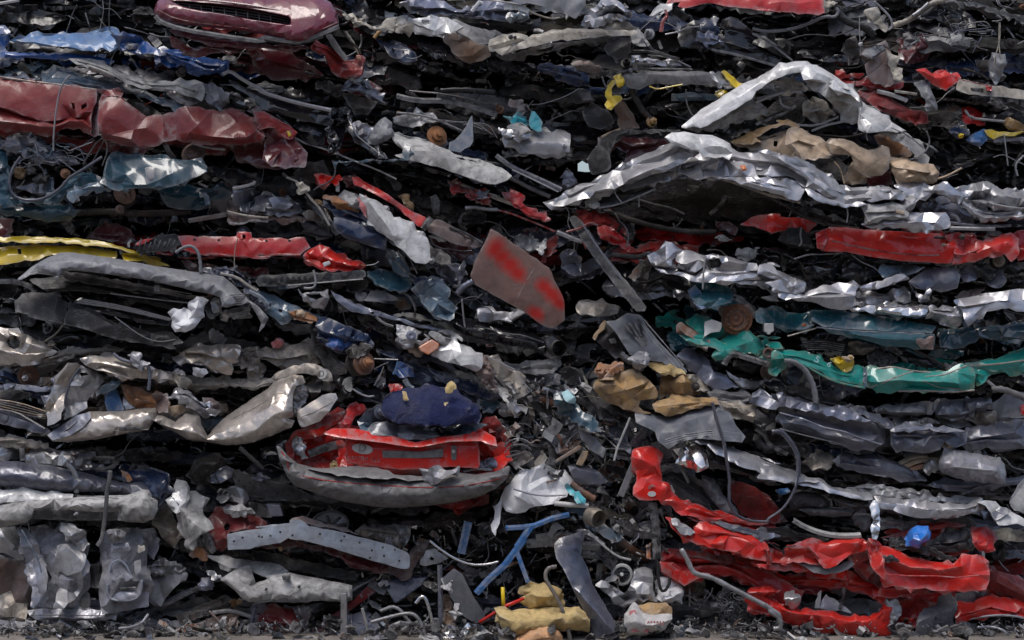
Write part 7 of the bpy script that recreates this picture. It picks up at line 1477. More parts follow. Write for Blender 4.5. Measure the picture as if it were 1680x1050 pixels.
panel(c, 'windscreen', 'O930,20 1000,10 1060,60 1200,130 1260,230 1200,210 1080,190 1040,150 990,100', 'darkplastic', d=-.3, cr=.006); panel(c, 'seat_cushion', 'O1190,0 1260,20 1320,120 1400,200 1410,260 1340,240 1260,160 1200,80', 'greyfabric', d=-.28, cr=.006, bulge=.07)
panel(c, 'door_inside', 'O1360,30 1480,60 1600,120 1680,220 1680,290 1560,290 1440,240 1380,160', 'reddirt', d=-.2, cr=.006, cell=26); panel(c, 'door_inside', 'P-20,130 60,150 140,220 200,290 140,300 40,280 -20,300', 'darkred', d=-.14, cr=.006)
strip(c, 'white_strip', 'P235,280 300,320 400,360 500,380 620,380 660,375', 34, 'dirtywhite', d=-.46, lean=1.)
panel(c, 'headlamp', 'O1000,275 1040,280 1100,320 1150,360 1120,378 1060,365 1010,310', 'lightsteel', d=-.46, tilt=.5, cr=.004, cell=12, bulge=.02)
panel(c, 'front_wing', 'O960,260 1000,270 1060,370 1150,370 1140,330 1180,290 1300,310 1420,350 1540,390 1600,460 1590,540 1500,520 1400,480 1280,460 1160,430 1090,400 1030,350', 'redfresh', d=-.44, tilt=.4, cr=.016, cell=22, bulge=.05)
panel(c, 'bonnet', 'O1100,262 1250,280 1400,300 1600,320 1680,330 P100,350 0,400 O1680,440 1560,400 1440,350 1300,310 1160,290', 'red', d=-.38, tilt=.9, cr=.012, cell=18)
panel(c, 'windscreen_base', 'O1255,290 1340,295 1500,340 1600,370 1680,380 1600,410 1480,370 1340,330', 'slate', d=-.42, tilt=.6, cr=.012, cell=11); panel(c, 'wiper_cover', 'O1490,350 1560,350 1640,360 1680,390 1580,400', 'slatelight', d=-.46, cr=.006)
panel(c, 'front_wing', 'O1590,460 1680,480 P80,560 200,550 360,540 400,570 300,600 180,600 60,590 O1560,570 1500,545 1560,530', 'redfresh', d=-.4, tilt=.4, cr=.014, cell=16)
panel(c, 'front_wing', 'P-60,400 0,395 60,420 75,500 60,580 0,560 O1620,560 1610,480', 'redfresh', d=-.46, cr=.012, cell=16)
panel(c, 'front_wing', 'P75,450 180,500 200,440 300,420 350,470 420,570 380,560 300,545 200,555 100,545', 'redfresh', d=-.42, tilt=.3, cr=.018, cell=16)
panel(c, 'door', 'P190,450 280,410 400,430 540,400 640,390 700,420 700,460 600,480 540,530 460,580 430,580 400,520 330,450 240,455', 'redfresh', d=-.48, tilt=.3, cr=.016, cell=20)
panel(c, 'windscreen_base', 'P0,350 150,330 260,370 400,385 460,400 300,415 200,400 60,395', 'rubber', d=-.36, tilt=.4, cr=.01); panel(c, 'wiper_cover', 'P0,360 60,350 110,370 80,400 20,405', 'steelblue', d=-.42, cr=.006, cell=12)
tube(c, 'door_seal', 'P80,420 160,470 180,500 170,450 250,440', 5, 'black', d=-.5)
panel(c, 'wheel_arch_liner', 'P270,555 360,550 440,580 520,570 600,530 615,560 540,600 440,620 360,605', 'greyplastic', d=-.44, tilt=.5, cr=.004)
panel(c, 'rear_door', 'P600,460 700,450 710,520 740,600 700,640 640,590 600,560', 'reddirt', d=-.3, cr=.014); panel(c, 'sill', 'P620,590 720,610 800,660 780,690 700,650', 'reddirt', d=-.28, cr=.01)
panel(c, 'rear_quarter', 'P705,395 740,400 790,440 1000,520 1200,555 1270,545 1290,490 1350,500 1420,510 1460,590 1465,660 1440,715 1300,730 1260,720 1100,720 940,700 830,680 800,650 740,600 720,500', 'redfresh', d=-.5, tilt=.25, bulge=.08, cr=.012, cell=28)
panel(c, 'tail_corner', 'P700,410 730,400 790,500 820,640 800,650 740,590 715,500', 'redfresh', d=-.56, cr=.01, cell=14)
strip(c, 'body_crease', 'P820,620 960,630 1120,630 1260,640 1400,625', 8, 'red', d=-.61)
panel(c, 'black_handle', 'P790,505 860,500 900,540 850,535 800,540', 'ink', d=-.6, cr=.006, cell=8, fl=.01); panel(c, 'bumper_corner', 'P800,680 960,700 1080,725 1000,740 880,765 765,755', 'red', d=-.42, cr=.01, cell=16)
panel(c, 'tailgate_edge', 'P800,400 950,410 1100,450 1250,520 1280,540 1200,530 1060,480 900,440', 'blackplastic', d=-.46, cr=.012, cell=10)
panel(c, 'parcel_shelf', 'P1060,430 1200,350 1340,330 1370,400 1340,450 1200,480 1130,470', 'greysteel', d=-.34, cr=.016, cell=14); panel(c, 'rear_pillar', 'P780,390 860,370 960,350 1000,310 1200,290 1330,310 1200,320 1060,350 950,390', 'reddirt', d=-.34, tilt=.5, cr=.01)
panel(c, 'tail_panel', 'P1350,330 1440,325 1480,340 1500,470 1440,480 1380,450', 'red', d=-.42, cr=.014, cell=13)
strip(c, 'bracket', 'P1425,470 1428,520', 20, 'lightsteel', d=-.46)
panel(c, 'rear_quarter', 'P1440,560 1520,600 1640,640 1740,700 1740,790 1600,770 1520,740 1460,700', 'reddirt', d=-.3, cr=.02, cell=18)

c = car('lowest bright red car at the right, its bumper curling under the other red car', '1085,895,975 1250,935,1035 1450,960,1045 1600,960,1045 1740,960,1045', ['redfresh', 'red', 'black', 'reddirt'], sh=4, nb=26, yf=.14)
panel(c, 'front_wing', 'O930,540 960,460 1040,480 1150,500 1260,520 1400,560 1520,580 1600,600 1680,600 P60,600 180,660 240,700 300,720 260,830 150,830 0,760 O1600,720 1480,660 1380,620 1240,620 1180,650 1080,690 1000,640 940,600', 'red', d=-.3, tilt=.3, cr=.016, cell=26, bulge=.05)
panel(c, 'front_wing', 'O930,545 1000,560 1060,600 1150,620 1240,615 1160,650 1080,690 1000,640 940,600', 'redfresh', d=-.36, tilt=.2, cr=.01)
panel(c, 'dusty_bonnet', 'O960,455 1080,470 1200,480 1330,510 1400,540 1280,540 1140,510 1000,500', 'reddirt', d=-.3, tilt=.9, cr=.01)
panel(c, 'bumper', 'O1450,780 1500,700 1600,690 1680,720 P60,760 140,810 220,840 340,840 480,850 560,880 680,880 760,860 830,790 870,800 860,900 830,1020 700,1020 520,1000 360,970 220,930 100,880 0,850 O1600,860 1500,830', 'redfresh', d=-.42, tilt=.25, bulge=.07, cr=.012, cell=26)
panel(c, 'plastic_film', 'P180,740 240,720 280,780 220,840 190,790', 'dullsilver', d=-.46, cr=.014, cell=9); panel(c, 'film_scrap', 'P820,780 870,800 900,850 850,930 840,880', 'dullsilver', d=-.46, cr=.012, cell=9)
panel(c, 'front_wing', 'P860,760 1000,770 1130,800 1100,850 1020,860 1020,940 920,960 880,920 900,850', 'reddirt', d=-.3, cr=.014, cell=16); panel(c, 'wing_tip', 'P910,900 1020,900 1025,950 930,960', 'redfresh', d=-.34, cr=.012, cell=12)
panel(c, 'sill', 'P1240,790 1360,800 1440,760 1560,760 1740,800 1740,900 1600,860 1480,870 1360,900 1260,930 1240,860', 'redfresh', d=-.32, tilt=.5, cr=.012, cell=20); strip(c, 'sill_edge', 'P1250,920 1360,895 1500,875 1620,880 1720,905', 14, 'dullsilver', d=-.36)
panel(c, 'carpet_flap', 'P1020,920 1060,840 1130,810 1180,740 1220,735 1240,800 1240,1050 1160,1060 880,1050 880,1000 1000,980', 'greyfabric', d=-.42, cr=.012, cell=22)
panel(c, 'torn_film', 'P-40,880 0,860 120,1000 170,1040 -40,1060', 'darkplastic', d=-.2, cr=.02)
panel(c, 'white_scrap', 'P370,830 390,740 410,720 400,830', 'stickerwhite', d=-.28, cr=.006, cell=12); panel(c, 'white_scrap', 'P395,830 440,745 520,800 600,860 480,845', 'bag', d=-.24, cr=.006, cell=14); panel(c, 'seat_back', 'P420,640 540,640 640,680 620,760 520,750 440,700', 'greyplastic', d=-.1, cr=.012)
strip(c, 'rod', 'P555,700 545,780 525,840', 14, 'rubber', d=-.28); panel(c, 'tail_lamp', 'P1240,740 1360,730 1450,720 1420,760 1340,800 1260,790', 'slate', d=-.24, cr=.01)
disc(c, 'wheel_hub', 1617, 1036, 17, 'grime', d=-.14); disc(c, 'wheel_bolt', 1617, 1037, 4, 'stickerwhite', d=-.22); disc(c, 'wheel_hub', 1138, 960, 20, 'champdirt', d=-.02, ax=(-.3, -1, .1)); disc(c, 'wheel_hub', 1128, 962, 12, 'rusty', d=-.1, ax=(-.3, -1, .1))

for q in ('O1180,440 1400,500 1680,600 P80,640 60,700 0,720 O1600,680 1400,600 1200,520', 'P300,560 560,600 760,640 900,720 860,800 760,720 500,640 320,640', 'P900,720 1240,740 1440,720 1400,790 1240,860 1040,850 920,800', 'P1440,620 1740,720 1740,800 1560,770 1440,720', 'O1300,540 1500,590 1680,620 P200,640 500,620 620,650 560,700 300,690 100,700 O1600,700 1400,640', 'P820,360 1100,300 1340,320 1360,460 1240,500 1000,430', 'O960,480 1200,520 1400,600 1300,640 1100,640 980,590', 'P480,640 700,640 820,700 860,780 820,800 700,740 560,700'): panel(c, 'inner_wing', q, 'redfresh', d=-.2, tilt=.5, cr=.02, cell=18)
o = panel(None, 'crushed_bottle', 'P930,400 960,350 1010,315 1080,318 1098,360 1090,400 1040,425 990,430', 'bluebottle', d=-.5, tilt=.3, cr=.02, cell=12, bulge=.07); tag(o, 'crushed clear and blue plastic bottle lying between the red car parts', 'plastic bottle')
o = tube(None, 'bent_pipe', 'O1060,460 1100,530 1130,600 1160,620 1240,635 1330,680 1440,740 1560,800 1660,860 1690,900 P60,830 120,860 160,920 150,960 110,960', 18, 'lightsteel', d=-.58, sm=1); tag(o, 'long bent grey steel pipe lying across the lowest red car', 'steel pipe')
# ================================================================== bottom left and middle
c = car('white bumper car with a dark lower grille, above the stamped grey door shells', '-60,790,865 100,800,870 255,810,870 300,815,860', ['dirtywhite', 'greysteel', 'grime'], sh=2, nb=4, yf=.2)
panel(c, 'bumper_top', 'M-60,95 60,90 180,88 320,110 460,120 450,145 340,150 220,155 120,160 0,170 -60,175', 'white', d=-.34, tilt=1., cr=.008, cell=18)
panel(c, 'bumper', 'M-60,180 0,180 120,165 220,160 340,150 500,135 800,125 900,90 935,95 950,140 985,160 985,210 960,270 900,295 820,290 740,280 740,230 560,230 400,220 300,215 220,225 200,260 160,295 0,325 -60,330', 'dirtywhite', d=-.38, tilt=.3, bulge=.09, cr=.0025, cell=30, rag=.4)
panel(c, 'lower_grille', 'M200,240 300,215 450,220 600,225 740,235 738,278 600,275 400,275 260,270 200,265', 'darkplastic', d=-.4, tilt=-.2, cr=.002, bulge=.01)
strip(c, 'bumper_line', 'M480,130 640,135 800,150 970,150', 7, 'greysteel', d=-.48); disc(c, 'lamp', 126, 843, 3, 'lightsteel', d=-.45)
for i, t_ in enumerate('xoxox'): text(c, 'marker_scribble', 'x', 122.5 + i * 4.6, 826.5 + (i % 2) * .6, 5.5, 'ink', -.479, rot=10 * i, sx=1.3)
tube(c, 'strap', 'M690,-30 685,40 670,90 665,200 650,320 640,400 610,440', 17, 'greysteel', d=-.56, flat=.5)

c = thing('door_shell', 'crumpled grey metal door shell hanging at the left below the white bumper', 'car door', (120, 1015), -.3)
panel(c, 'outer_skin', 'M185,320 280,310 340,340 420,320 520,380 560,440 540,520 560,560 560,700 520,780 530,830 340,840 300,830 230,820 330,640 270,500 210,400', 'zinc', d=-.3, cr=.03, cell=20, an=.7, bulge=.05, folds=[(12, 26, .035)])
panel(c, 'edge_rail', 'M105,325 160,330 210,440 260,540 300,640 290,720 240,800 210,830 190,820 210,720 170,600 140,450', 'zinc', d=-.38, cr=.012, cell=14, bulge=.04, an=.8)
strip(c, 'rail_trim', 'M135,340 185,430 240,530 268,640 250,730 205,825', 9, 'steelblue', d=-.45)
panel(c, 'bottom_rail', 'M170,850 220,840 500,840 700,845 730,860 725,905 600,905 400,905 240,905 190,880', 'zinc', d=-.4, tilt=.3, cr=.005, cell=18); strip(c, 'rail_trim', 'M190,875 400,875 700,880', 7, 'greysteel', d=-.45)
panel(c, 'inner_skin', 'M360,440 450,430 540,500 510,600 520,700 480,760 400,830 330,830 380,700 345,560', 'dullsilver', d=-.36, cr=.025, cell=18, an=.7)
panel(c, 'side_rail', 'M190,380 250,480 300,600 350,640 320,830 260,835 230,790 300,680 290,600 240,520', 'zinc', d=-.34, cr=.012, cell=14)
panel(c, 'torn_sheet', 'M370,330 420,310 510,350 560,430 520,480 450,410', 'lightsteel', d=-.4, cr=.025, cell=10); panel(c, 'insulation', 'M510,710 560,740 560,840 500,830', 'darkplastic', d=-.36, cr=.01); panel(c, 'insulation', 'M560,560 620,560 640,700 560,700', 'darkplastic', d=-.3, cr=.01)
c = thing('door_shell', 'grey inner door panel with pressed box shapes, standing right of the crumpled shell', 'car door', (205, 1000), -.3)
panel(c, 'inner_skin', 'M650,400 660,340 760,330 870,335 900,420 920,520 930,640 932,825 860,830 760,845 640,870 625,780 635,640 645,500', 'zinc', d=-.42, cr=.008, cell=24, bulge=.03)
for q in ('M690,540 750,525 800,570 830,640 800,660 700,655 680,600', 'M670,720 860,710 880,650 885,740 840,780 700,780', 'M840,540 880,530 880,600 850,620', 'M700,430 800,425 820,470 700,480'): panel(c, 'pressed_pocket', q, 'zinc', d=-.46, cr=.004, cell=16, bulge=.02, fl=.02, rag=.4)
tube(c, 'pressed_rib', 'M675,680 670,740 700,785 840,785 885,740 890,655', 9, 'galv', d=-.47); tube(c, 'pressed_rib', 'M690,600 700,545 750,525 790,560 825,640', 7, 'galv', d=-.48); strip(c, 'pressed_slot', 'M700,710 850,705', 16, 'darkplastic', d=-.475)
panel(c, 'latch', 'M670,350 720,340 790,360 780,400 700,410', 'lightsteel', d=-.48, cr=.03, cell=8); panel(c, 'yellow_tag', 'M865,440 900,440 905,470 870,485', 'cream', d=-.46, cr=.006, cell=9, fl=.01)
c = car('grey wreck under the stamped door shells at the bottom left edge', '-60,870,1045 60,880,1045 250,900,1045 340,930,1045', ['zinc', 'greysteel', 'grime', 'slate'], sh=5, nb=30, yf=.14)
panel(c, 'bonnet', 'M-60,330 90,320 140,450 150,525 60,500 -60,470', 'dullsilver', d=-.16, tilt=.3, cr=.016); panel(c, 'floor_mat', 'M-60,500 60,520 160,560 200,720 190,860 100,960 -60,1031', 'brownmetal', d=-.14, tilt=-.2, cr=.012, cell=34); panel(c, 'floor_mat', 'M-60,760 100,700 190,690 160,900 60,960 -60,980', 'champdirt', d=-.2, cr=.01, cell=34)
panel(c, 'sill', 'M-60,1010 60,940 200,900 235,915 150,990 60,1060 -60,1080', 'lightsteel', d=-.3, tilt=.6, cr=.008, cell=18); panel(c, 'sill', 'M160,1050 300,970 440,930 530,925 525,960 400,990 300,1050', 'lightsteel', d=-.34, tilt=.6, cr=.008, cell=18)
panel(c, 'door_skin', 'M300,1060 380,1000 520,970 540,1060', 'slatelight', d=-.3, cr=.014); panel(c, 'door_skin', 'M540,940 660,950 700,1000 680,1060 540,1060', 'zinc', d=-.28, cr=.02, cell=16)
strip(c, 'rail', 'M700,1010 800,960 900,860 1000,820 1200,720', 40, 'slate', d=-.2); strip(c, 'rail', 'M940,880 1060,800 1200,720 1300,690', 36, 'greysteel', d=-.14)
panel(c, 'plastic_sheet', 'M930,640 1060,600 1180,620 1120,680 1060,740 1010,825 940,770', 'greyplastic', d=-.22, cr=.012, cell=18); panel(c, 'torn_sheet', 'M930,570 1000,520 1100,540 1160,590 1080,620 940,610', 'dullsilver', d=-.24, cr=.03, cell=9)
panel(c, 'foam_block', 'M960,260 1040,190 1080,240 1150,370 1080,435 1010,380', 'champdirt', d=-.2, cr=.012, bulge=.06)
panel(c, 'torn_sheet', 'M880,340 960,330 1000,400 960,530 920,480', 'zinc', d=-.22, cr=.02, cell=11)

c = car('narrow wreck with a torn white wing standing upright, left of the grey blue beam', '255,780,905 340,790,910 400,800,840', ['dirtywhite', 'grime', 'greysteel'], sh=3, nb=20, yf=.14, size=.7)
panel(c, 'wing', 'M1110,180 1180,130 1220,125 1285,150 1270,200 1240,210 1260,260 1300,330 1250,370 1220,400 1210,480 1180,440 1140,320', 'dirtywhite', d=-.36, cr=.014, cell=16, bulge=.05, an=.9)
panel(c, 'wing', 'M1075,130 1110,30 1150,40 1180,80 1160,170 1110,230 1070,190', 'white', d=-.3, cr=.012, cell=14); strip(c, 'wing_seam', 'M1080,140 1120,185', 12, 'ink', d=-.36)
panel(c, 'paint_flake', 'M1210,480 1230,440 1280,470 1275,510 1220,505', 'orangerust', d=-.3, cr=.014, cell=8); panel(c, 'torn_sheet', 'M1280,350 1340,350 1370,430 1330,470 1290,440', 'lightsteel', d=-.24, cr=.03, cell=7)
panel(c, 'bracket', 'M1440,80 1520,90 1560,150 1520,180 1440,160', 'dullsilver', d=-.22, cr=.012); panel(c, 'hinge', 'M1370,90 1430,80 1440,130 1400,170 1360,150', 'greysteel', d=-.3, cr=.025, cell=7)

c = car('maroon car front holding a long pale blue grey beam with small bolts', '340,835,900 500,850,925 640,880,950 710,900,950', ['maroon', 'darkred', 'grime', 'greysteel'], sh=3, nb=20, yf=.16, size=.8)
panel(c, 'front_panel', 'M1300,270 1350,200 1440,190 1520,230 1620,260 1680,300 1660,340 1440,350 1430,440 1390,480 1340,380', 'maroon', d=-.3, cr=.02, cell=16, holes=['M1400,320 1420,290 1450,310 1440,345 1410,350'])
panel(c, 'torn_sheet', 'M1410,200 1500,180 1580,210 1600,240 1500,250 1430,230', 'dirtywhite', d=-.34, cr=.02, cell=8)
panel(c, 'front_beam', 'M1425,370 1560,345 1680,330 N0,325 100,310 215,300 230,340 200,390 150,420 0,445 M1560,460 1430,465', 'galv', d=-.44, tilt=.2, cr=.002, cell=30, bulge=.02, rag=.4, fl=.1)
panel(c, 'front_beam', 'N215,280 280,280 330,320 500,350 700,400 850,440 960,490 962,590 900,580 760,540 600,490 400,430 300,405 200,395', 'galv', d=-.46, tilt=.2, cr=.002, cell=30, bulge=.02, rag=.4, fl=.1)
for x, y in ((384, 888), (398, 882), (425, 880), (430, 881), (444, 879), (460, 873), (480, 878), (525, 876), (560, 887), (565, 880), (610, 903), (607, 915), (630, 912), (655, 920), (648, 902), (590, 890), (628, 898)): disc(c, 'bolt', x, y, 1.8, 'grime', d=-.492, prof=[(.008, 0), (.008, .006), (0, .006)])
panel(c, 'beam_lip', 'N215,275 290,255 400,290 560,330 640,370 560,350 400,320 300,300', 'brownmetal', d=-.4, tilt=.9, cr=.006, cell=16)
panel(c, 'crossmember', 'N0,450 200,420 400,440 600,500 760,550 900,590 940,600 910,650 820,610 640,570 500,500 300,450 100,460', 'darkred', d=-.3, cr=.01, cell=16)
panel(c, 'radiator_side', 'N1010,400 1090,410 1060,480 1000,560 950,630 910,655 930,590 965,540 970,470', 'brownmetal', d=-.26, cr=.012, cell=14)
disc(c, 'wheel_rim', 542, 860, 31, 'lightsteel', d=-.12, ax=(-.1, -1, .5), prof=[(.135, .0), (.14, .012), (.128, .02), (.122, .0), (.04, -.02), (.03, .0), (0, .0)], squash=.72)
for i in range(7):
    a = i * math.pi * 2 / 7; tube(c, 'rim_spoke', [(542, 862), (542 + 27 * math.cos(a), 861 + 16 * math.sin(a))], 12, 'greysteel', d=-.16, sm=0)
panel(c, 'gearbox', 'N620,350 680,310 800,320 860,320 900,340 945,340 945,420 900,460 830,440 760,400 660,380', 'champdirt', d=-.24, cr=.02, cell=13, bulge=.07, holes=['N830,380 860,375 865,410 835,415'])
panel(c, 'gearbox', 'N800,330 900,320 950,345 940,430 880,440 810,420', 'lightsteel', d=-.3, cr=.02, cell=10, bulge=.05)
boxy(c, 'mount', 'N60,180 150,185 170,255 90,260', 'slatelight', d=-.26, depth=.1); panel(c, 'mount', 'N-40,170 60,180 100,260 0,260', 'grime', d=-.2, cr=.02, bulge=.04)
boxy(c, 'corner_reflector', 'N135,445 165,445 168,475 145,475', 'ochre', d=-.34, depth=.03)

c = car('pale grey white bumper piece with folded corner, lying below the pale blue grey beam', '335,915,985 460,930,990 580,950,1000', ['dirtywhite', 'bumpergrey', 'black'], sh=3, nb=14, yf=.14, size=.8)
panel(c, 'bumper', 'M1380,650 1480,590 1560,560 1600,680 1680,650 N60,630 200,610 350,640 500,670 600,690 600,780 560,790 400,780 200,780 0,790 M1560,790 1520,770 1450,700', 'dirtywhite', d=-.42, tilt=.35, cr=.002, cell=34, bulge=.05, rag=.4)
panel(c, 'bumper_top', 'M1290,500 1400,510 1560,540 1680,570 N0,535 140,560 200,600 100,640 0,610 M1560,590 1400,560', 'dirtywhite', d=-.3, tilt=.8, cr=.008, cell=20); panel(c, 'bumper_tube', 'M1280,540 1400,560 1440,620 1380,640 1290,590', 'rubber', d=-.26, cr=.006, bulge=.04)
boxy(c, 'buffer', 'N160,630 210,625 215,655 170,660', 'darkplastic', d=-.5, depth=.04); disc(c, 'bolt_hole', 437, 966, 2, 'ink', d=-.48); disc(c, 'bolt_hole', 491, 962, 2, 'ink', d=-.48)
panel(c, 'lamp_fitting', 'M1240,680 1290,650 1340,690 1330,715 1250,710', 'slatelight', d=-.36, cr=.012, cell=9); panel(c, 'lamp_fitting', 'M1290,600 1340,600 1390,640 1340,660', 'lightsteel', d=-.38, cr=.02, cell=8)
panel(c, 'rubber_strip', 'N0,480 200,520 400,560 620,600 628,660 500,640 300,600 100,560 0,540', 'blackplastic', d=-.14, cr=.008, cell=20); panel(c, 'cooling_fins', 'N570,740 640,660 740,620 800,640 740,700 640,770', 'rubber', d=-.2, cr=.006)
for i in range(7): strip(c, 'fin', 'N%d,%d %d,%d' % (572 + i * 20, 748 - i * 13, 640 + i * 20, 690 - i * 9), 7, 'slate', d=-.26, sm=0)
panel(c, 'bumper_lower_lip', 'N-20,765 100,750 300,750 400,765 395,785 200,790 0,800', 'bumpergrey', d=-.46, tilt=-.1, cr=.003, cell=20)  # grey lip along the lower edge of the bumper

c = car('maroon wreck scraps at the foot of the pile, under the pale bumper piece', '260,985,1045 420,975,1045 560,960,1045 640,960,1045', ['maroon', 'grime', 'greysteel', 'darkred'], sh=4, nb=30, yf=.1, size=.8)
panel(c, 'bonnet', 'N30,930 80,830 200,830 330,830 320,900 270,1015 200,1010 100,960', 'maroon', d=-.34, tilt=.2, cr=.014, cell=22); panel(c, 'plastic_film', 'N230,830 300,810 330,870 290,930 270,880', 'dullsilver', d=-.38, cr=.02, cell=9)
boxy(c, 'frame_rail', 'N345,970 470,880 600,790 740,655 790,700 700,770 560,870 380,1000', 'maroon', d=-.3, depth=.08, tilt=.2); strip(c, 'rail_end', 'N770,690 810,660 825,690', 30, 'lightsteel', d=-.34)
panel(c, 'rusty_sheet', 'M1120,960 1300,900 1440,870 1500,880 1420,940 1250,1000 1150,1020', 'rusty', d=-.28, tilt=.7, cr=.012); panel(c, 'floor_pan', 'M860,1031 1000,960 1100,970 1250,1010 1400,960 1500,900 1580,900 1440,1000 1300,1060 900,1060', 'zinc', d=-.24, tilt=.8, cr=.02)
strip(c, 'bracket', 'M1000,920 1080,980 1160,1040', 28, 'dirtywhite', d=-.36); strip(c, 'bracket', 'M1330,860 1450,845 1580,890', 24, 'dirtywhite', d=-.34); tube(c, 'rod', 'M1310,850 1420,960 1500,1031', 8, 'brownmetal', d=-.4); tube(c, 'rod', 'M1600,820 1580,900 1560,980 1600,1040', 14, 'slate', d=-.42)
panel(c, 'torn_sheet', 'M1100,880 1300,800 1420,760 1500,790 1440,840 1280,880 1150,930', 'grime', d=-.2, cr=.025, cell=10); panel(c, 'foam_scrap', 'M1430,790 1500,770 1520,800 1450,820', 'ochre', d=-.3, cr=.014, cell=7)
panel(c, 'bonnet_edge', 'M1630,920 1680,860 N0,860 40,900 0,960 M1680,960', 'maroon', d=-.3, cr=.012, cell=12)
panel(c, 'door_skin', 'N0,790 60,800 40,900 0,960', 'zinc', d=-.26, cr=.02)

# ---- loose things at the foot of the middle
def loose(o, label, cat): return tag(o, label, cat)
c = thing('steel_tube_frame', 'bent bright steel tubes of a chair frame standing on the ground in front', 'tube frame', (640, 1045), -.5)
for q, dd in (('N665,830 690,930 720,1060', -.55), ('N720,920 860,880 960,860 1010,880 1050,960 1080,1060', -.5), ('N1000,800 1040,750 1070,780 1100,900 1140,1031', -.52), ('N780,850 880,810 960,920 1030,990 1060,1020', -.42)): tube(c, 'steel_tube', q, 13, 'chrome' if dd < -.5 else 'lightsteel', d=dd, sm=3)
loose(boxy(None, 'plastic_post', 'N530,740 568,735 572,1060 528,1060', 'dullsilver', d=-.56, depth=.06), 'pale grey upright post at the bottom, beside the maroon rail', 'post')
loose(panel(None, 'grey_board', 'N1170,650 1240,585 1290,620 1360,760 1440,880 1380,925 1300,880 1220,760', 'greyplastic', d=-.42, cr=.003, cell=40, bulge=.0, tilt=-.1, skew=.2, rag=.4), 'flat grey board leaning diagonally left of the yellow foam', 'board')
loose(strip(None, 'perforated_bar', 'N1150,560 1155,700 1155,830 1160,940', 34, 'slatelight', d=-.4, sm=0), 'narrow upright slotted bar left of the leaning grey board', 'metal bar')
loose(panel(None, 'torn_insulation', 'N1180,740 1220,760 1240,850 1230,930 1190,935 1175,850', 'wood', d=-.38, cr=.02, cell=10), 'brown fibrous strip between the slotted bar and the grey board', 'insulation')
loose(panel(None, 'white_rag', 'N1160,650 1230,660 1270,700 1275,800 1250,900 1235,880 1250,780 1210,720 1170,700', 'paper', d=-.44, cr=.02, cell=9), 'torn white rag hanging in front of the brown strip', 'rag')
loose(panel(None, 'foil_scrap', 'N1170,980 1220,940 1300,960 1380,950 1385,1060 1180,1060', 'chrome', d=-.6, cr=.02, cell=10), 'shiny foil packet on the ground by the tubes', 'foil packet')
loose(boxy(None, 'black_box', 'N800,690 850,650 1080,630 1040,690 900,790 870,805', 'navy', d=-.3, depth=.2, tilt=.4, bev=.01), 'dark blue black case lying on its corner above the bent tubes', 'case')
loose(panel(None, 'grey_sheet', 'N560,880 700,850 760,960 790,1060 560,1060', 'slatelight', d=-.42, cr=.008, cell=26), 'dull grey sheet standing behind the bent steel tubes', 'sheet')
loose(panel(None, 'foam_slab', 'O-110,830 0,850 200,830 420,825 470,880 480,940 440,960 300,965 200,985 100,1000 20,1010 -60,960', 'foam', d=-.56, tilt=.5, cr=.008, cell=26, bulge=.1, fl=.15), 'long yellow foam slab lying on the ground', 'foam')
loose(panel(None, 'foam_piece', 'O60,700 120,680 250,690 310,720 320,800 300,830 200,830 110,835 80,780', 'foam', d=-.44, cr=.02, cell=16, bulge=.08, fl=.12), 'crumpled yellow foam lump on top of the foam slab', 'foam')
loose(panel(None, 'foam_piece', 'O20,1031 60,980 150,930 230,935 290,980 310,1060 20,1060', 'foamorange', d=-.64, cr=.01, cell=22, bulge=.08, fl=.12), 'orange yellow foam piece on the ground in front of the foam slab', 'foam')
loose(panel(None, 'rubber_mudguard', 'O265,430 300,395 380,370 460,340 470,350 440,400 430,500 470,580 500,680 560,780 620,880 660,970 680,1060 560,1060 500,960 440,820 380,700 320,580 280,520', 'slate', d=-.5, cr=.005, cell=28, bulge=.06, skew=.1, rag=.4, fl=.1), 'long dark grey blue plastic strip leaning over the yellow foam', 'plastic strip')
c = thing('caster_wheel', 'small black wheel with white tyre right of the leaning dark strip', 'wheel', (1020, 960), -.3)
disc(c, 'tyre', 1020, 942, 18, 'stickerwhite', d=-.26, prof=[(.07, .0), (.078, .01), (.078, .03), (.07, .036), (.058, .036), (.056, .02)]); disc(c, 'rim', 1020, 942, 13, 'ink', d=-.26, prof=[(.057, .03), (.05, .02), (.02, .02), (.018, .03), (0, .03)]); disc(c, 'hub', 1020, 942, 3, 'stickerwhite', d=-.29)
for i in range(6):
    a = i * math.pi / 3; tube(c, 'spoke', [(1020, 942), (1020 + 11 * math.cos(a), 942 + 11 * math.sin(a))], 4, 'slate', d=-.285, sm=0, seg=5)
c = thing('paper_bag', 'red and white printed paper bag with brown bread like contents, on the ground', 'paper bag', (1063, 1040), -.6)
panel(c, 'bag_paper', 'O705,870 740,820 765,795 820,860 860,875 1000,870 1000,900 960,960 900,985 860,990 780,995 710,992 705,930', 'paper', d=-.6, tilt=.2, bulge=.1, cr=.006, cell=18, fl=.12)
panel(c, 'bag_content', 'O790,815 860,795 960,800 1000,830 1002,870 900,880 840,875', 'ochre', d=-.54, tilt=.7, cr=.006, cell=16, bulge=.05)
panel(c, 'bag_print', 'O735,850 770,840 790,890 780,940 800,960 860,965 850,985 750,985 740,930', 'pinkprint', d=-.685, tilt=.2, cr=.006, cell=12, bulge=.01, fl=0)
for i in range(6): boxy(c, 'bag_print', 'O%d,%d %d,%d %d,%d %d,%d' % (840 + i * 19, 945, 852 + i * 19, 912, 860 + i * 19, 912, 848 + i * 19, 945), 'pinkprint', d=-.715, depth=.012, bev=0)
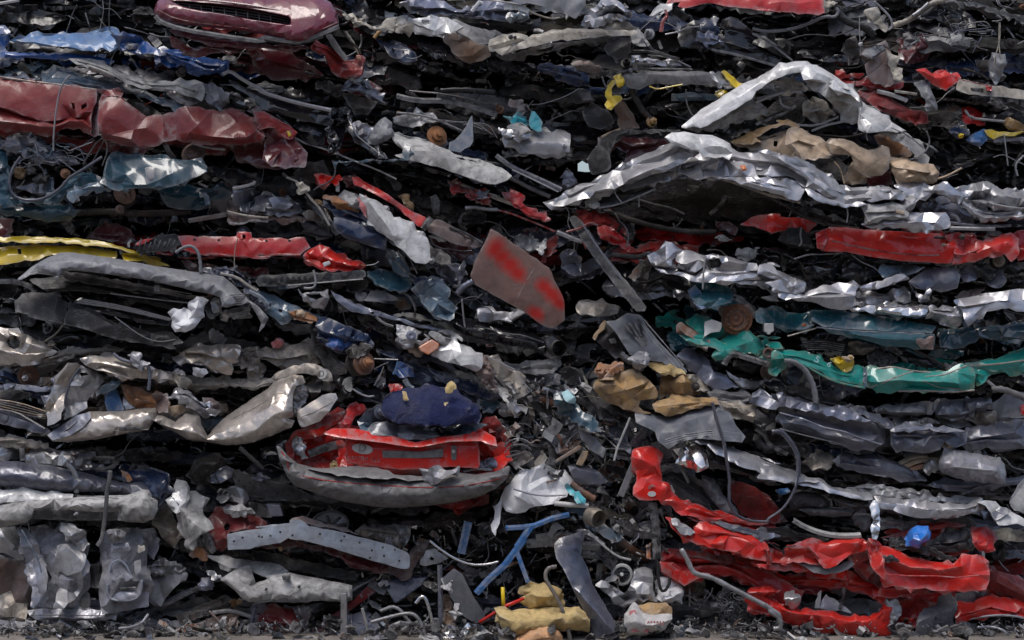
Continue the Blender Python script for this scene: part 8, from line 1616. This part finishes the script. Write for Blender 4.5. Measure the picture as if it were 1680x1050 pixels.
loose(panel(None, 'clear_plastic_sheet', 'O520,690 560,660 640,700 700,740 740,690 780,600 830,585 870,600 880,680 890,780 820,790 760,800 700,820 640,800 600,740', 'dullsilver', d=-.4, cr=.025, cell=14, bulge=.05), 'crumpled translucent grey film above the paper bag', 'plastic film')
loose(panel(None, 'plastic_bag', 'O920,640 1000,650 1060,690 1070,760 1000,800 940,790 900,700', 'bag', d=-.34, cr=.014, cell=16, bulge=.08), 'pale grey bag with a black handle under the lowest red car', 'bag')
loose(tube(None, 'black_strap', 'O915,540 915,640 930,720 960,725 985,680 990,640', 11, 'rubber', d=-.46), 'looped black strap hanging on the pale grey bag', 'strap')
c = thing('window_frame', 'white plastic frame behind the leaning dark strip, above the small wheel', 'frame', (960, 905), -.1)
for q, w in (('O90,430 270,415 420,440 590,445', 60), ('O150,395 300,370 450,400', 50), ('O440,490 590,500 600,525', 60)): strip(c, 'frame_bar', q, w, 'dirtywhite', d=-.2)
loose(boxy(None, 'metal_plate', 'O535,550 570,553 558,655 522,655', 'greysteel', d=-.26, depth=.01, bev=0), 'small upright metal plate left of the white tyred wheel', 'plate')
c = thing('folding_stand', 'bright blue bars of a broken folding frame standing in the debris', 'frame', (850, 945), -.4)
for q, w in (('N1380,740 1450,660 1560,560 1620,480 1680,400 O30,450 120,320', 44), ('O-40,330 60,325 140,315 250,270 360,245', 34), ('O20,450 60,560 100,670', 30)): strip(c, 'frame_bar', q, w, 'brightblue', d=-.46, sm=0, lean=.1)
loose(strip(None, 'blue_bar', 'N1330,290 1310,380 1285,490', 50, 'lightblue', d=-.4, sm=0), 'pale blue flat bar standing left of the blue frame', 'metal bar')
loose(tube(None, 'yellow_rod', 'N1545,700 1548,770 1552,840', 14, 'yellow', d=-.5, sm=0), 'short upright yellow rod above the foam slab', 'rod')
loose(tube(None, 'red_rod', 'N1400,920 1480,870 1560,820 1680,770', 13, 'redfresh', d=-.5, sm=0), 'thin red rod sloping up to the yellow foam', 'rod')
loose(tube(None, 'chrome_rod', 'N1090,410 1150,460 1240,520 1340,560 1440,560 1520,540', 10, 'chrome', d=-.42, sm=2), 'thin bright curved rod hanging below the red hatchback', 'rod')
loose(tube(None, 'garden_hose', 'O280,570 220,580 205,640 240,700 290,780 330,880 360,1000 370,1060', 14, 'champdirt', d=-.62), 'thin grey brown hose hanging down over the yellow foam', 'hose')
loose(panel(None, 'perforated_plate', 'N1020,560 1070,470 1120,460 1200,520 1150,550', 'lightsteel', d=-.34, cr=.004, cell=20, holes=['N1080,520 1100,505 1120,520 1105,540']), 'triangular grey bracket plate with holes, above the slotted bar', 'plate')
loose(panel(None, 'crumpled_sheet', 'J1640,980 K60,950 200,940 330,965 370,1031 O380,60 340,130 240,180 110,200 80,230 -30,215 -60,150 N1500,380 1480,350 1500,200 1560,80', 'bag', d=-.46, tilt=.5, cr=.02, cell=26, bulge=.05), 'large crumpled white sheet right of the grey bumper of the red hatchback', 'plastic sheet')
loose(strip(None, 'blue_strap', 'O10,85 120,120 240,130 340,120', 12, 'slatelight', d=-.58), 'thin blue grey band lying over the crumpled white sheet', 'band')
c = thing('turquoise_grip', 'turquoise plastic handle on a brown rod, right of the crumpled white sheet', 'handle', (950, 820), -.4)
panel(c, 'grip', 'O330,60 350,45 380,90 430,120 460,150 455,180 410,175 390,130 350,100', 'cyan', d=-.52, cr=.006, cell=12, bulge=.03); tube(c, 'rod', 'O370,50 430,100 520,150', 24, 'rusty', d=-.44)
loose(disc(None, 'crushed_can', 970, 846, 18, 'champdirt', d=-.4, ax=(.7, -1, -.2), prof=[(.06, .09), (.065, .06), (.072, .0), (.066, -.01), (.05, .0), (0, .01)]), 'round brownish metal cap in the middle of the loose debris', 'metal cap')
loose(panel(None, 'green_bottle', 'K275,490 330,470 400,540 450,600 540,660 560,720 500,720 420,650 360,620 290,600', 'darkteal', d=-.34, cr=.02, cell=12, bulge=.06), 'dark green crushed bottle between debris and the orange brown tank', 'bottle')
loose(panel(None, 'plastic_scrap', 'K310,475 350,455 395,500 390,540 340,530', 'stickerteal', d=-.4, cr=.012, cell=10), 'pale turquoise scrap on top of the dark green bottle', 'scrap')
loose(boxy(None, 'broken_batten', 'K270,900 420,805 440,815 430,830 280,915', 'wood', d=-.4, depth=.04), 'brown wooden batten in the loose debris', 'batten')
loose(boxy(None, 'broken_batten', 'K400,925 440,840 480,840 470,880 440,935', 'ochre', d=-.38, depth=.04), 'short yellow brown wood stub beside the brown batten', 'batten')
loose(panel(None, 'grey_boot', 'K420,720 460,720 540,780 590,830 570,880 520,850 440,770', 'greyplastic', d=-.36, cr=.006, bulge=.05), 'grey plastic tube piece lying in the middle of the debris', 'tube')
loose(panel(None, 'slate_board', 'K350,930 400,925 520,960 600,1031 560,1050 400,1031', 'slate', d=-.36, cr=.006), 'dark flat board with a pale edge beside the white sheet', 'board')
loose(strip(None, 'pale_bar', 'K640,900 660,820 720,680 740,630', 14, 'dirtywhite', d=-.46, sm=0), 'thin pale bar standing in the middle of the debris', 'bar')
loose(boxy(None, 'plastic_plank', 'K760,880 790,930 O760,0 700,140 660,125 700,30', 'greyplastic', d=-.34, depth=.02), 'flat grey slat leaning on the red pillar', 'slat')
loose(strip(None, 'black_bar', 'O880,170 900,300 905,420 910,520', 60, 'rubber', d=-.38, sm=0), 'black rubber bar hanging below the red pillar', 'rubber bar')
loose(tube(None, 'rusty_pipe', 'O560,350 680,420 780,480 860,520', 30, 'rusty', d=-.14, sm=0), 'rusty brown pipe deep in the debris above the small wheel', 'pipe')
loose(strip(None, 'white_rod', 'O475,345 560,430 660,510 745,530', 14, 'dirtywhite', d=-.46), 'thin pale rod pointing down above the small wheel', 'rod')
loose(tube(None, 'white_tube', 'O265,175 380,185 480,190', 17, 'stickerwhite', d=-.5, sm=0), 'short white tube left of the brownish metal cap', 'tube')
loose(panel(None, 'orange_lens', 'O840,440 870,420 868,520 845,515', 'orange', d=-.34, cr=.006, cell=12), 'narrow orange lens beside the black rubber bar', 'lamp lens')
# white loops of wire
c = thing('wire_coil', 'pale wire loops right of the red hatchback', 'wire', (850, 760), -.3)
for i in range(9):
    rg = random.Random(i + 33); cx_, cy_ = 848 + rg.uniform(-8, 12), 730 + rg.uniform(-22, 30); a0 = rg.uniform(2.4, 3.6); rr = rg.uniform(9, 26)
    tube(c, 'wire', [(cx_ + rr * math.cos(a0 + t * .5), cy_ + rr * .8 * math.sin(a0 + t * .5)) for t in range(6)], 4, rg.choice(['dirtywhite', 'lightsteel', 'greysteel']), d=-.3 + rg.uniform(-.1, .1), seg=6)
c = thing('wire_bundle', 'tangled grey steel wire under the long bent pipe', 'wire', (1200, 1015), -.3)
for i in range(40):
    rg = random.Random(i + 533); x, y = 1178 + rg.uniform(0, 45), 972 + rg.uniform(0, 45)
    tube(c, 'wire', [(x + rg.uniform(-12, 12) + q * 3, y + rg.uniform(-12, 12)) for q in range(5)], 2.2, rg.choice(['lightsteel', 'greysteel']), d=-.3 + rg.uniform(-.08, .08), seg=5)
# core of the slumped middle and the lowest layer
c = car('dark mixed wreckage behind the slumped debris, right of the red hatchback', '690,560,640 840,600,800 900,580,900 1000,560,900 1060,620,880 1110,640,860', ['grime', 'greysteel', 'lightsteel', 'slate', 'zinc', 'dirtywhite', 'steelblue', 'brownmetal'], sh=4, nb=150, yf=.2, size=.75, kinds='ssshbbtcd')
CARM = c
bits(c, [(820, 640, 800), (900, 600, 900), (1000, 640, 960), (1060, 700, 960)], 110, ['greysteel', 'lightsteel', 'zinc', 'dirtywhite', 'wood', 'black', 'slate', 'rusty'], yr=(-.3, .05), size=.85, kinds='ssshhbbbt')
c = car('dark wreckage at the foot of the pile, under the grey bumper of the red hatchback', '380,780,960 560,840,1000 700,845,1040 850,800,1040 1000,870,1040 1130,900,1040', ['grime', 'black', 'slate', 'greysteel'], sh=7, nb=60, yf=.22, size=.85)
c = car('flattened wreck at the very bottom of the pile, on the concrete right of the middle', '600,1000,1046 850,1000,1046 1080,980,1046 1200,1000,1046 1300,1020,1046', ['grime', 'slate', 'greysteel', 'dirtywhite'], sh=3, nb=40, yf=.08, size=.7)
fillers(c, [(600, 1000, 1046), (1150, 1000, 1046)], ['zinc', 'slate', 'greysteel', 'dirtywhite'], random.Random(5), d=(-.2, .1))
c = CARM
fillers(c, [(850, 600, 720), (920, 600, 880), (1000, 640, 940), (1060, 700, 940)], ['zinc', 'dullsilver', 'slatelight', 'dirtywhite', 'steelblue', 'champdirt'], random.Random(8), d=(-.12, .2), cover=1.6)
# heap of small litter in the middle: countless
def litter(name, label, band, n, d0, d1, mats, size=1.):
    rng = random.Random(ns()); f = band_fn(band); V, Fc, mi = [], [], []
    ml = [MATS[m] for m in mats]
    for _ in range(n):
        x, y = rnd_pt(rng, f, band[0][0], band[-1][0], 0, 1); d = rng.uniform(d0, d1); m = rng.randrange(len(mats)); a = rng.gauss(.2, 1.1); n0 = len(Fc)
        L_ = rng.choice((rng.uniform(3, 9), rng.uniform(5, 16), rng.uniform(9, 34))) * size
        if rng.random() < .8:
            w = rng.choice((rng.uniform(.7, 2), rng.uniform(1.5, 7), L_ * .5)) * size; b = len(V)
            w0 = w
            for s_ in (-1, -.3, .4, 1):
                o_ = rng.gauss(0, 1.2); w = w0 * rng.uniform(.35, 1.1); dd = d + rng.gauss(0, .03)
                for t_ in (-1, 1): V.append(P(x + s_ * L_ * .5 * math.cos(a) - t_ * w * .5 * math.sin(a) + o_, y + s_ * L_ * .5 * math.sin(a) + t_ * w * .5 * math.cos(a) + o_, dd + t_ * w * .003 * math.cos(a * 5)))
            for i in range(3): Fc.append((b + 2 * i, b + 2 * i + 1, b + 2 * i + 3, b + 2 * i + 2))
        else:
            q = [P(x + L_ * .6 * t_ * math.cos(a) + rng.gauss(0, 2), y + L_ * .6 * t_ * math.sin(a) + rng.gauss(0, 2), d + rng.gauss(0, .03)) for t_ in (-1, -.3, .4, 1)]
            tube_geo(chaikin(q, 1), rng.uniform(.0012, .004) * size, 5, vb=V, fb=Fc)
        mi += [m] * (len(Fc) - n0)
    me = bpy.data.meshes.new(name); me.from_pydata(V, [], Fc)
    for m in ml: me.materials.append(m)
    me.polygons.foreach_set('material_index', mi); o = bpy.data.objects.new(name, me); COL.objects.link(o); o['label'] = label; o['kind'] = 'stuff'
    s_ = o.modifiers.new('thickness', 'SOLIDIFY'); s_.thickness = .002
LM = ['greysteel', 'lightsteel', 'zinc', 'cream', 'grime', 'black', 'dirtywhite', 'lightsteel', 'wood', 'slatelight', 'zinc', 'dullsilver', 'steelblue']
litter('debris', 'small loose scrap and wire litter slumped in the middle', [(830, 640, 800), (900, 600, 880), (960, 620, 940), (1010, 660, 960), (1050, 680, 960), (1100, 720, 960)], 750, -.34, .1, LM, 1.15)
litter('debris', 'small loose scrap litter along the foot of the pile', [(560, 960, 1042), (700, 870, 1042), (830, 840, 1042), (1000, 940, 1042), (1250, 990, 1045)], 700, -.34, .05, LM)
for x0, x1, lab in ((-40, 560, 'left'), (560, 1140, 'middle'), (1140, 1720, 'right')):
    e = car({'left': 'flat layer of mixed scrap spilling onto the concrete at the bottom left', 'middle': 'flat layer of mixed scrap spilling onto the concrete below the yellow foam', 'right': 'flat layer of mixed scrap spilling onto the concrete below the lowest red car'}[lab], [(x0, 1004, 1042), (x1, 1004, 1042)], ['greysteel', 'grime', 'slate', 'zinc', 'dirtywhite', 'brownmetal'], sh=2, nb=24, yf=-.05, size=.7, ycore=.1)
    bits(e, [(x0, 1012, 1046), (x1, 1012, 1046)], 70, ['greysteel', 'zinc', 'grime', 'dirtywhite', 'lightsteel', 'wood', 'black'], yr=(-.5, -.1), size=.6, kinds='sshbbbtc')
    bits(e, [(x0, 1026, 1052), (x1, 1026, 1052)], 45, ['greysteel', 'zinc', 'grime', 'dirtywhite', 'slate', 'black'], yr=(-.85, -.45), size=.75, kinds='ssshbbt')
    fillers(e, [(x0, 985, 1046), (x1, 985, 1046)], ['zinc', 'greysteel', 'slatelight', 'dullsilver', 'slate'], random.Random(ns()), d=(-.25, .1), cover=1.1)
litter('debris', 'small scrap litter scattered over the concrete in front', [(-20, 1022, 1046), (1700, 1022, 1046)], 1500, -.52, -.15, LM)
litter('debris', 'fine dark litter caught in the gaps of the left half', [(-20, -10, 1040), (560, -10, 1040)], 1300, .08, .34, ['grime', 'greysteel', 'black', 'slate', 'black', 'darkteal', 'lightsteel'])
litter('debris', 'fine dark litter caught in the gaps between the middle wrecks', [(561, -10, 700), (940, -10, 700)], 800, .08, .34, ['grime', 'greysteel', 'black', 'slate', 'black', 'darkred', 'brownmetal'])
litter('debris', 'fine dark litter caught in the gaps of the right half', [(985, -10, 1040), (1700, -10, 1040)], 1500, .08, .34, ['grime', 'greysteel', 'black', 'slate', 'black', 'deep', 'lightsteel'])
# the older row of the stack behind, in the dark
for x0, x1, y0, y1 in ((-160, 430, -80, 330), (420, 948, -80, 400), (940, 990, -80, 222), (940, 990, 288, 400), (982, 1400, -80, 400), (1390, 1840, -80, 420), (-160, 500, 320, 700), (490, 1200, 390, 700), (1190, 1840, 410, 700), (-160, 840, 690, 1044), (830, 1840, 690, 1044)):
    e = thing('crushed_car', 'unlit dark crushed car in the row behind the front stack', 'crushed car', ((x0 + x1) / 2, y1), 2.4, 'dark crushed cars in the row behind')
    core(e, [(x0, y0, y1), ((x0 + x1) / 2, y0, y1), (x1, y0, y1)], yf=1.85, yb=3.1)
# ================================================================== ground, light, camera
def ground():
    m = bpy.data.materials.new('concrete'); m.use_nodes = True; nt = m.node_tree; L = nt.links.new
    b = nt.nodes['Principled BSDF']; tc = nd(nt, 'ShaderNodeTexCoord')
    n = nd(nt, 'ShaderNodeTexNoise'); n.inputs['Scale'].default_value = 1.4; n.inputs['Detail'].default_value = 10; n.inputs['Roughness'].default_value = .7; L(tc.outputs['Object'], n.inputs[0])
    r = nd(nt, 'ShaderNodeValToRGB'); r.color_ramp.elements[0].position = .3; r.color_ramp.elements[0].color = (.09, .08, .07, 1); r.color_ramp.elements[1].position = .7; r.color_ramp.elements[1].color = (.27, .24, .21, 1)
    L(n.outputs[0], r.inputs[0]); L(r.outputs[0], b.inputs['Base Color']); b.inputs['Roughness'].default_value = .9
    n2 = nd(nt, 'ShaderNodeTexNoise'); n2.inputs['Scale'].default_value = 30; n2.inputs['Detail'].default_value = 6; L(tc.outputs['Object'], n2.inputs[0])
    bp = nd(nt, 'ShaderNodeBump'); bp.inputs['Strength'].default_value = .5; bp.inputs['Distance'].default_value = .01; L(n2.outputs[0], bp.inputs['Height']); L(bp.outputs[0], b.inputs['Normal'])
    me = bpy.data.meshes.new('ground'); g = 400.; me.from_pydata([(-g, -g, 0), (g, -g, 0), (g, g, 0), (-g, g, 0)], [], [(0, 1, 2, 3)]); me.materials.append(m)
    o = bpy.data.objects.new('ground', me); COL.objects.link(o); o['kind'] = 'structure'
ground()
def sky_blocker():
    # unseen dark mound added behind the camera to block the low front sky
    n = 60; V = []; Fc = []
    prof = [(-19, 0), (-21, 4), (-23, 8), (-25.5, 12), (-32, 14.4), (-44, 13), (-60, 0)]
    for i in range(n + 1):
        x = -75 + 150 * i / n
        for j, (y, z) in enumerate(prof): V.append((x, y + 1.4 * float(vn(x / 5., j, 3)), z * (1 + .14 * float(vn(x / 7., j * .6, 5)))))
    k = len(prof)
    for i in range(n):
        for j in range(k - 1): a = i * k + j; Fc.append((a, a + k, a + k + 1, a + 1))
    me = bpy.data.meshes.new('sky_blocker_mound'); me.from_pydata(V, [], Fc); me.materials.append(MATS['grime'])
    o = bpy.data.objects.new('sky_blocker_mound', me); COL.objects.link(o); o['kind'] = 'structure'
sky_blocker()
w = bpy.data.worlds.new('World'); SC.world = w; w.use_nodes = True; nt = w.node_tree
bg = nt.nodes['Background']; sky = nd(nt, 'ShaderNodeTexSky'); sky.sky_type = 'NISHITA'; sky.sun_disc = False
EL, AZ = 72, 215
sky.sun_elevation = R(EL); sky.sun_rotation = R(AZ); sky.air_density = 1.; sky.dust_density = 3.5; sky.ozone_density = 1.5
hs = nd(nt, 'ShaderNodeHueSaturation'); hs.inputs['Saturation'].default_value = .95
nt.links.new(sky.outputs[0], hs.inputs['Color']); nt.links.new(hs.outputs[0], bg.inputs[0]); bg.inputs[1].default_value = .14
sl = bpy.data.lights.new('sun', 'SUN'); sl.energy = 1.1; sl.angle = R(24); sl.color = (1, .98, .955)
so = bpy.data.objects.new('sun', sl); COL.objects.link(so)
dv = Vector((math.sin(R(AZ)) * math.cos(R(EL)), math.cos(R(AZ)) * math.cos(R(EL)), math.sin(R(EL))))
so.rotation_euler = dv.to_track_quat('Z', 'Y').to_euler()
cd = bpy.data.cameras.new('camera'); co = bpy.data.objects.new('camera', cd); COL.objects.link(co)
co.location = (0, -D, CZ); co.rotation_euler = (R(90), 0, 0); cd.sensor_width = 36; cd.lens = 36 * D / (1680 * S); cd.clip_end = 2000
SC.camera = co
vs_ = SC.view_settings; vs_.view_transform = 'Standard'; vs_.look = 'None'; vs_.gamma = 1; vs_.exposure = 0.3
try: SC.display_settings.display_device = 'sRGB'
except Exception: pass
SC.cycles.max_bounces = 6; SC.cycles.diffuse_bounces = 3; SC.cycles.glossy_bounces = 3; SC.cycles.use_denoising = True
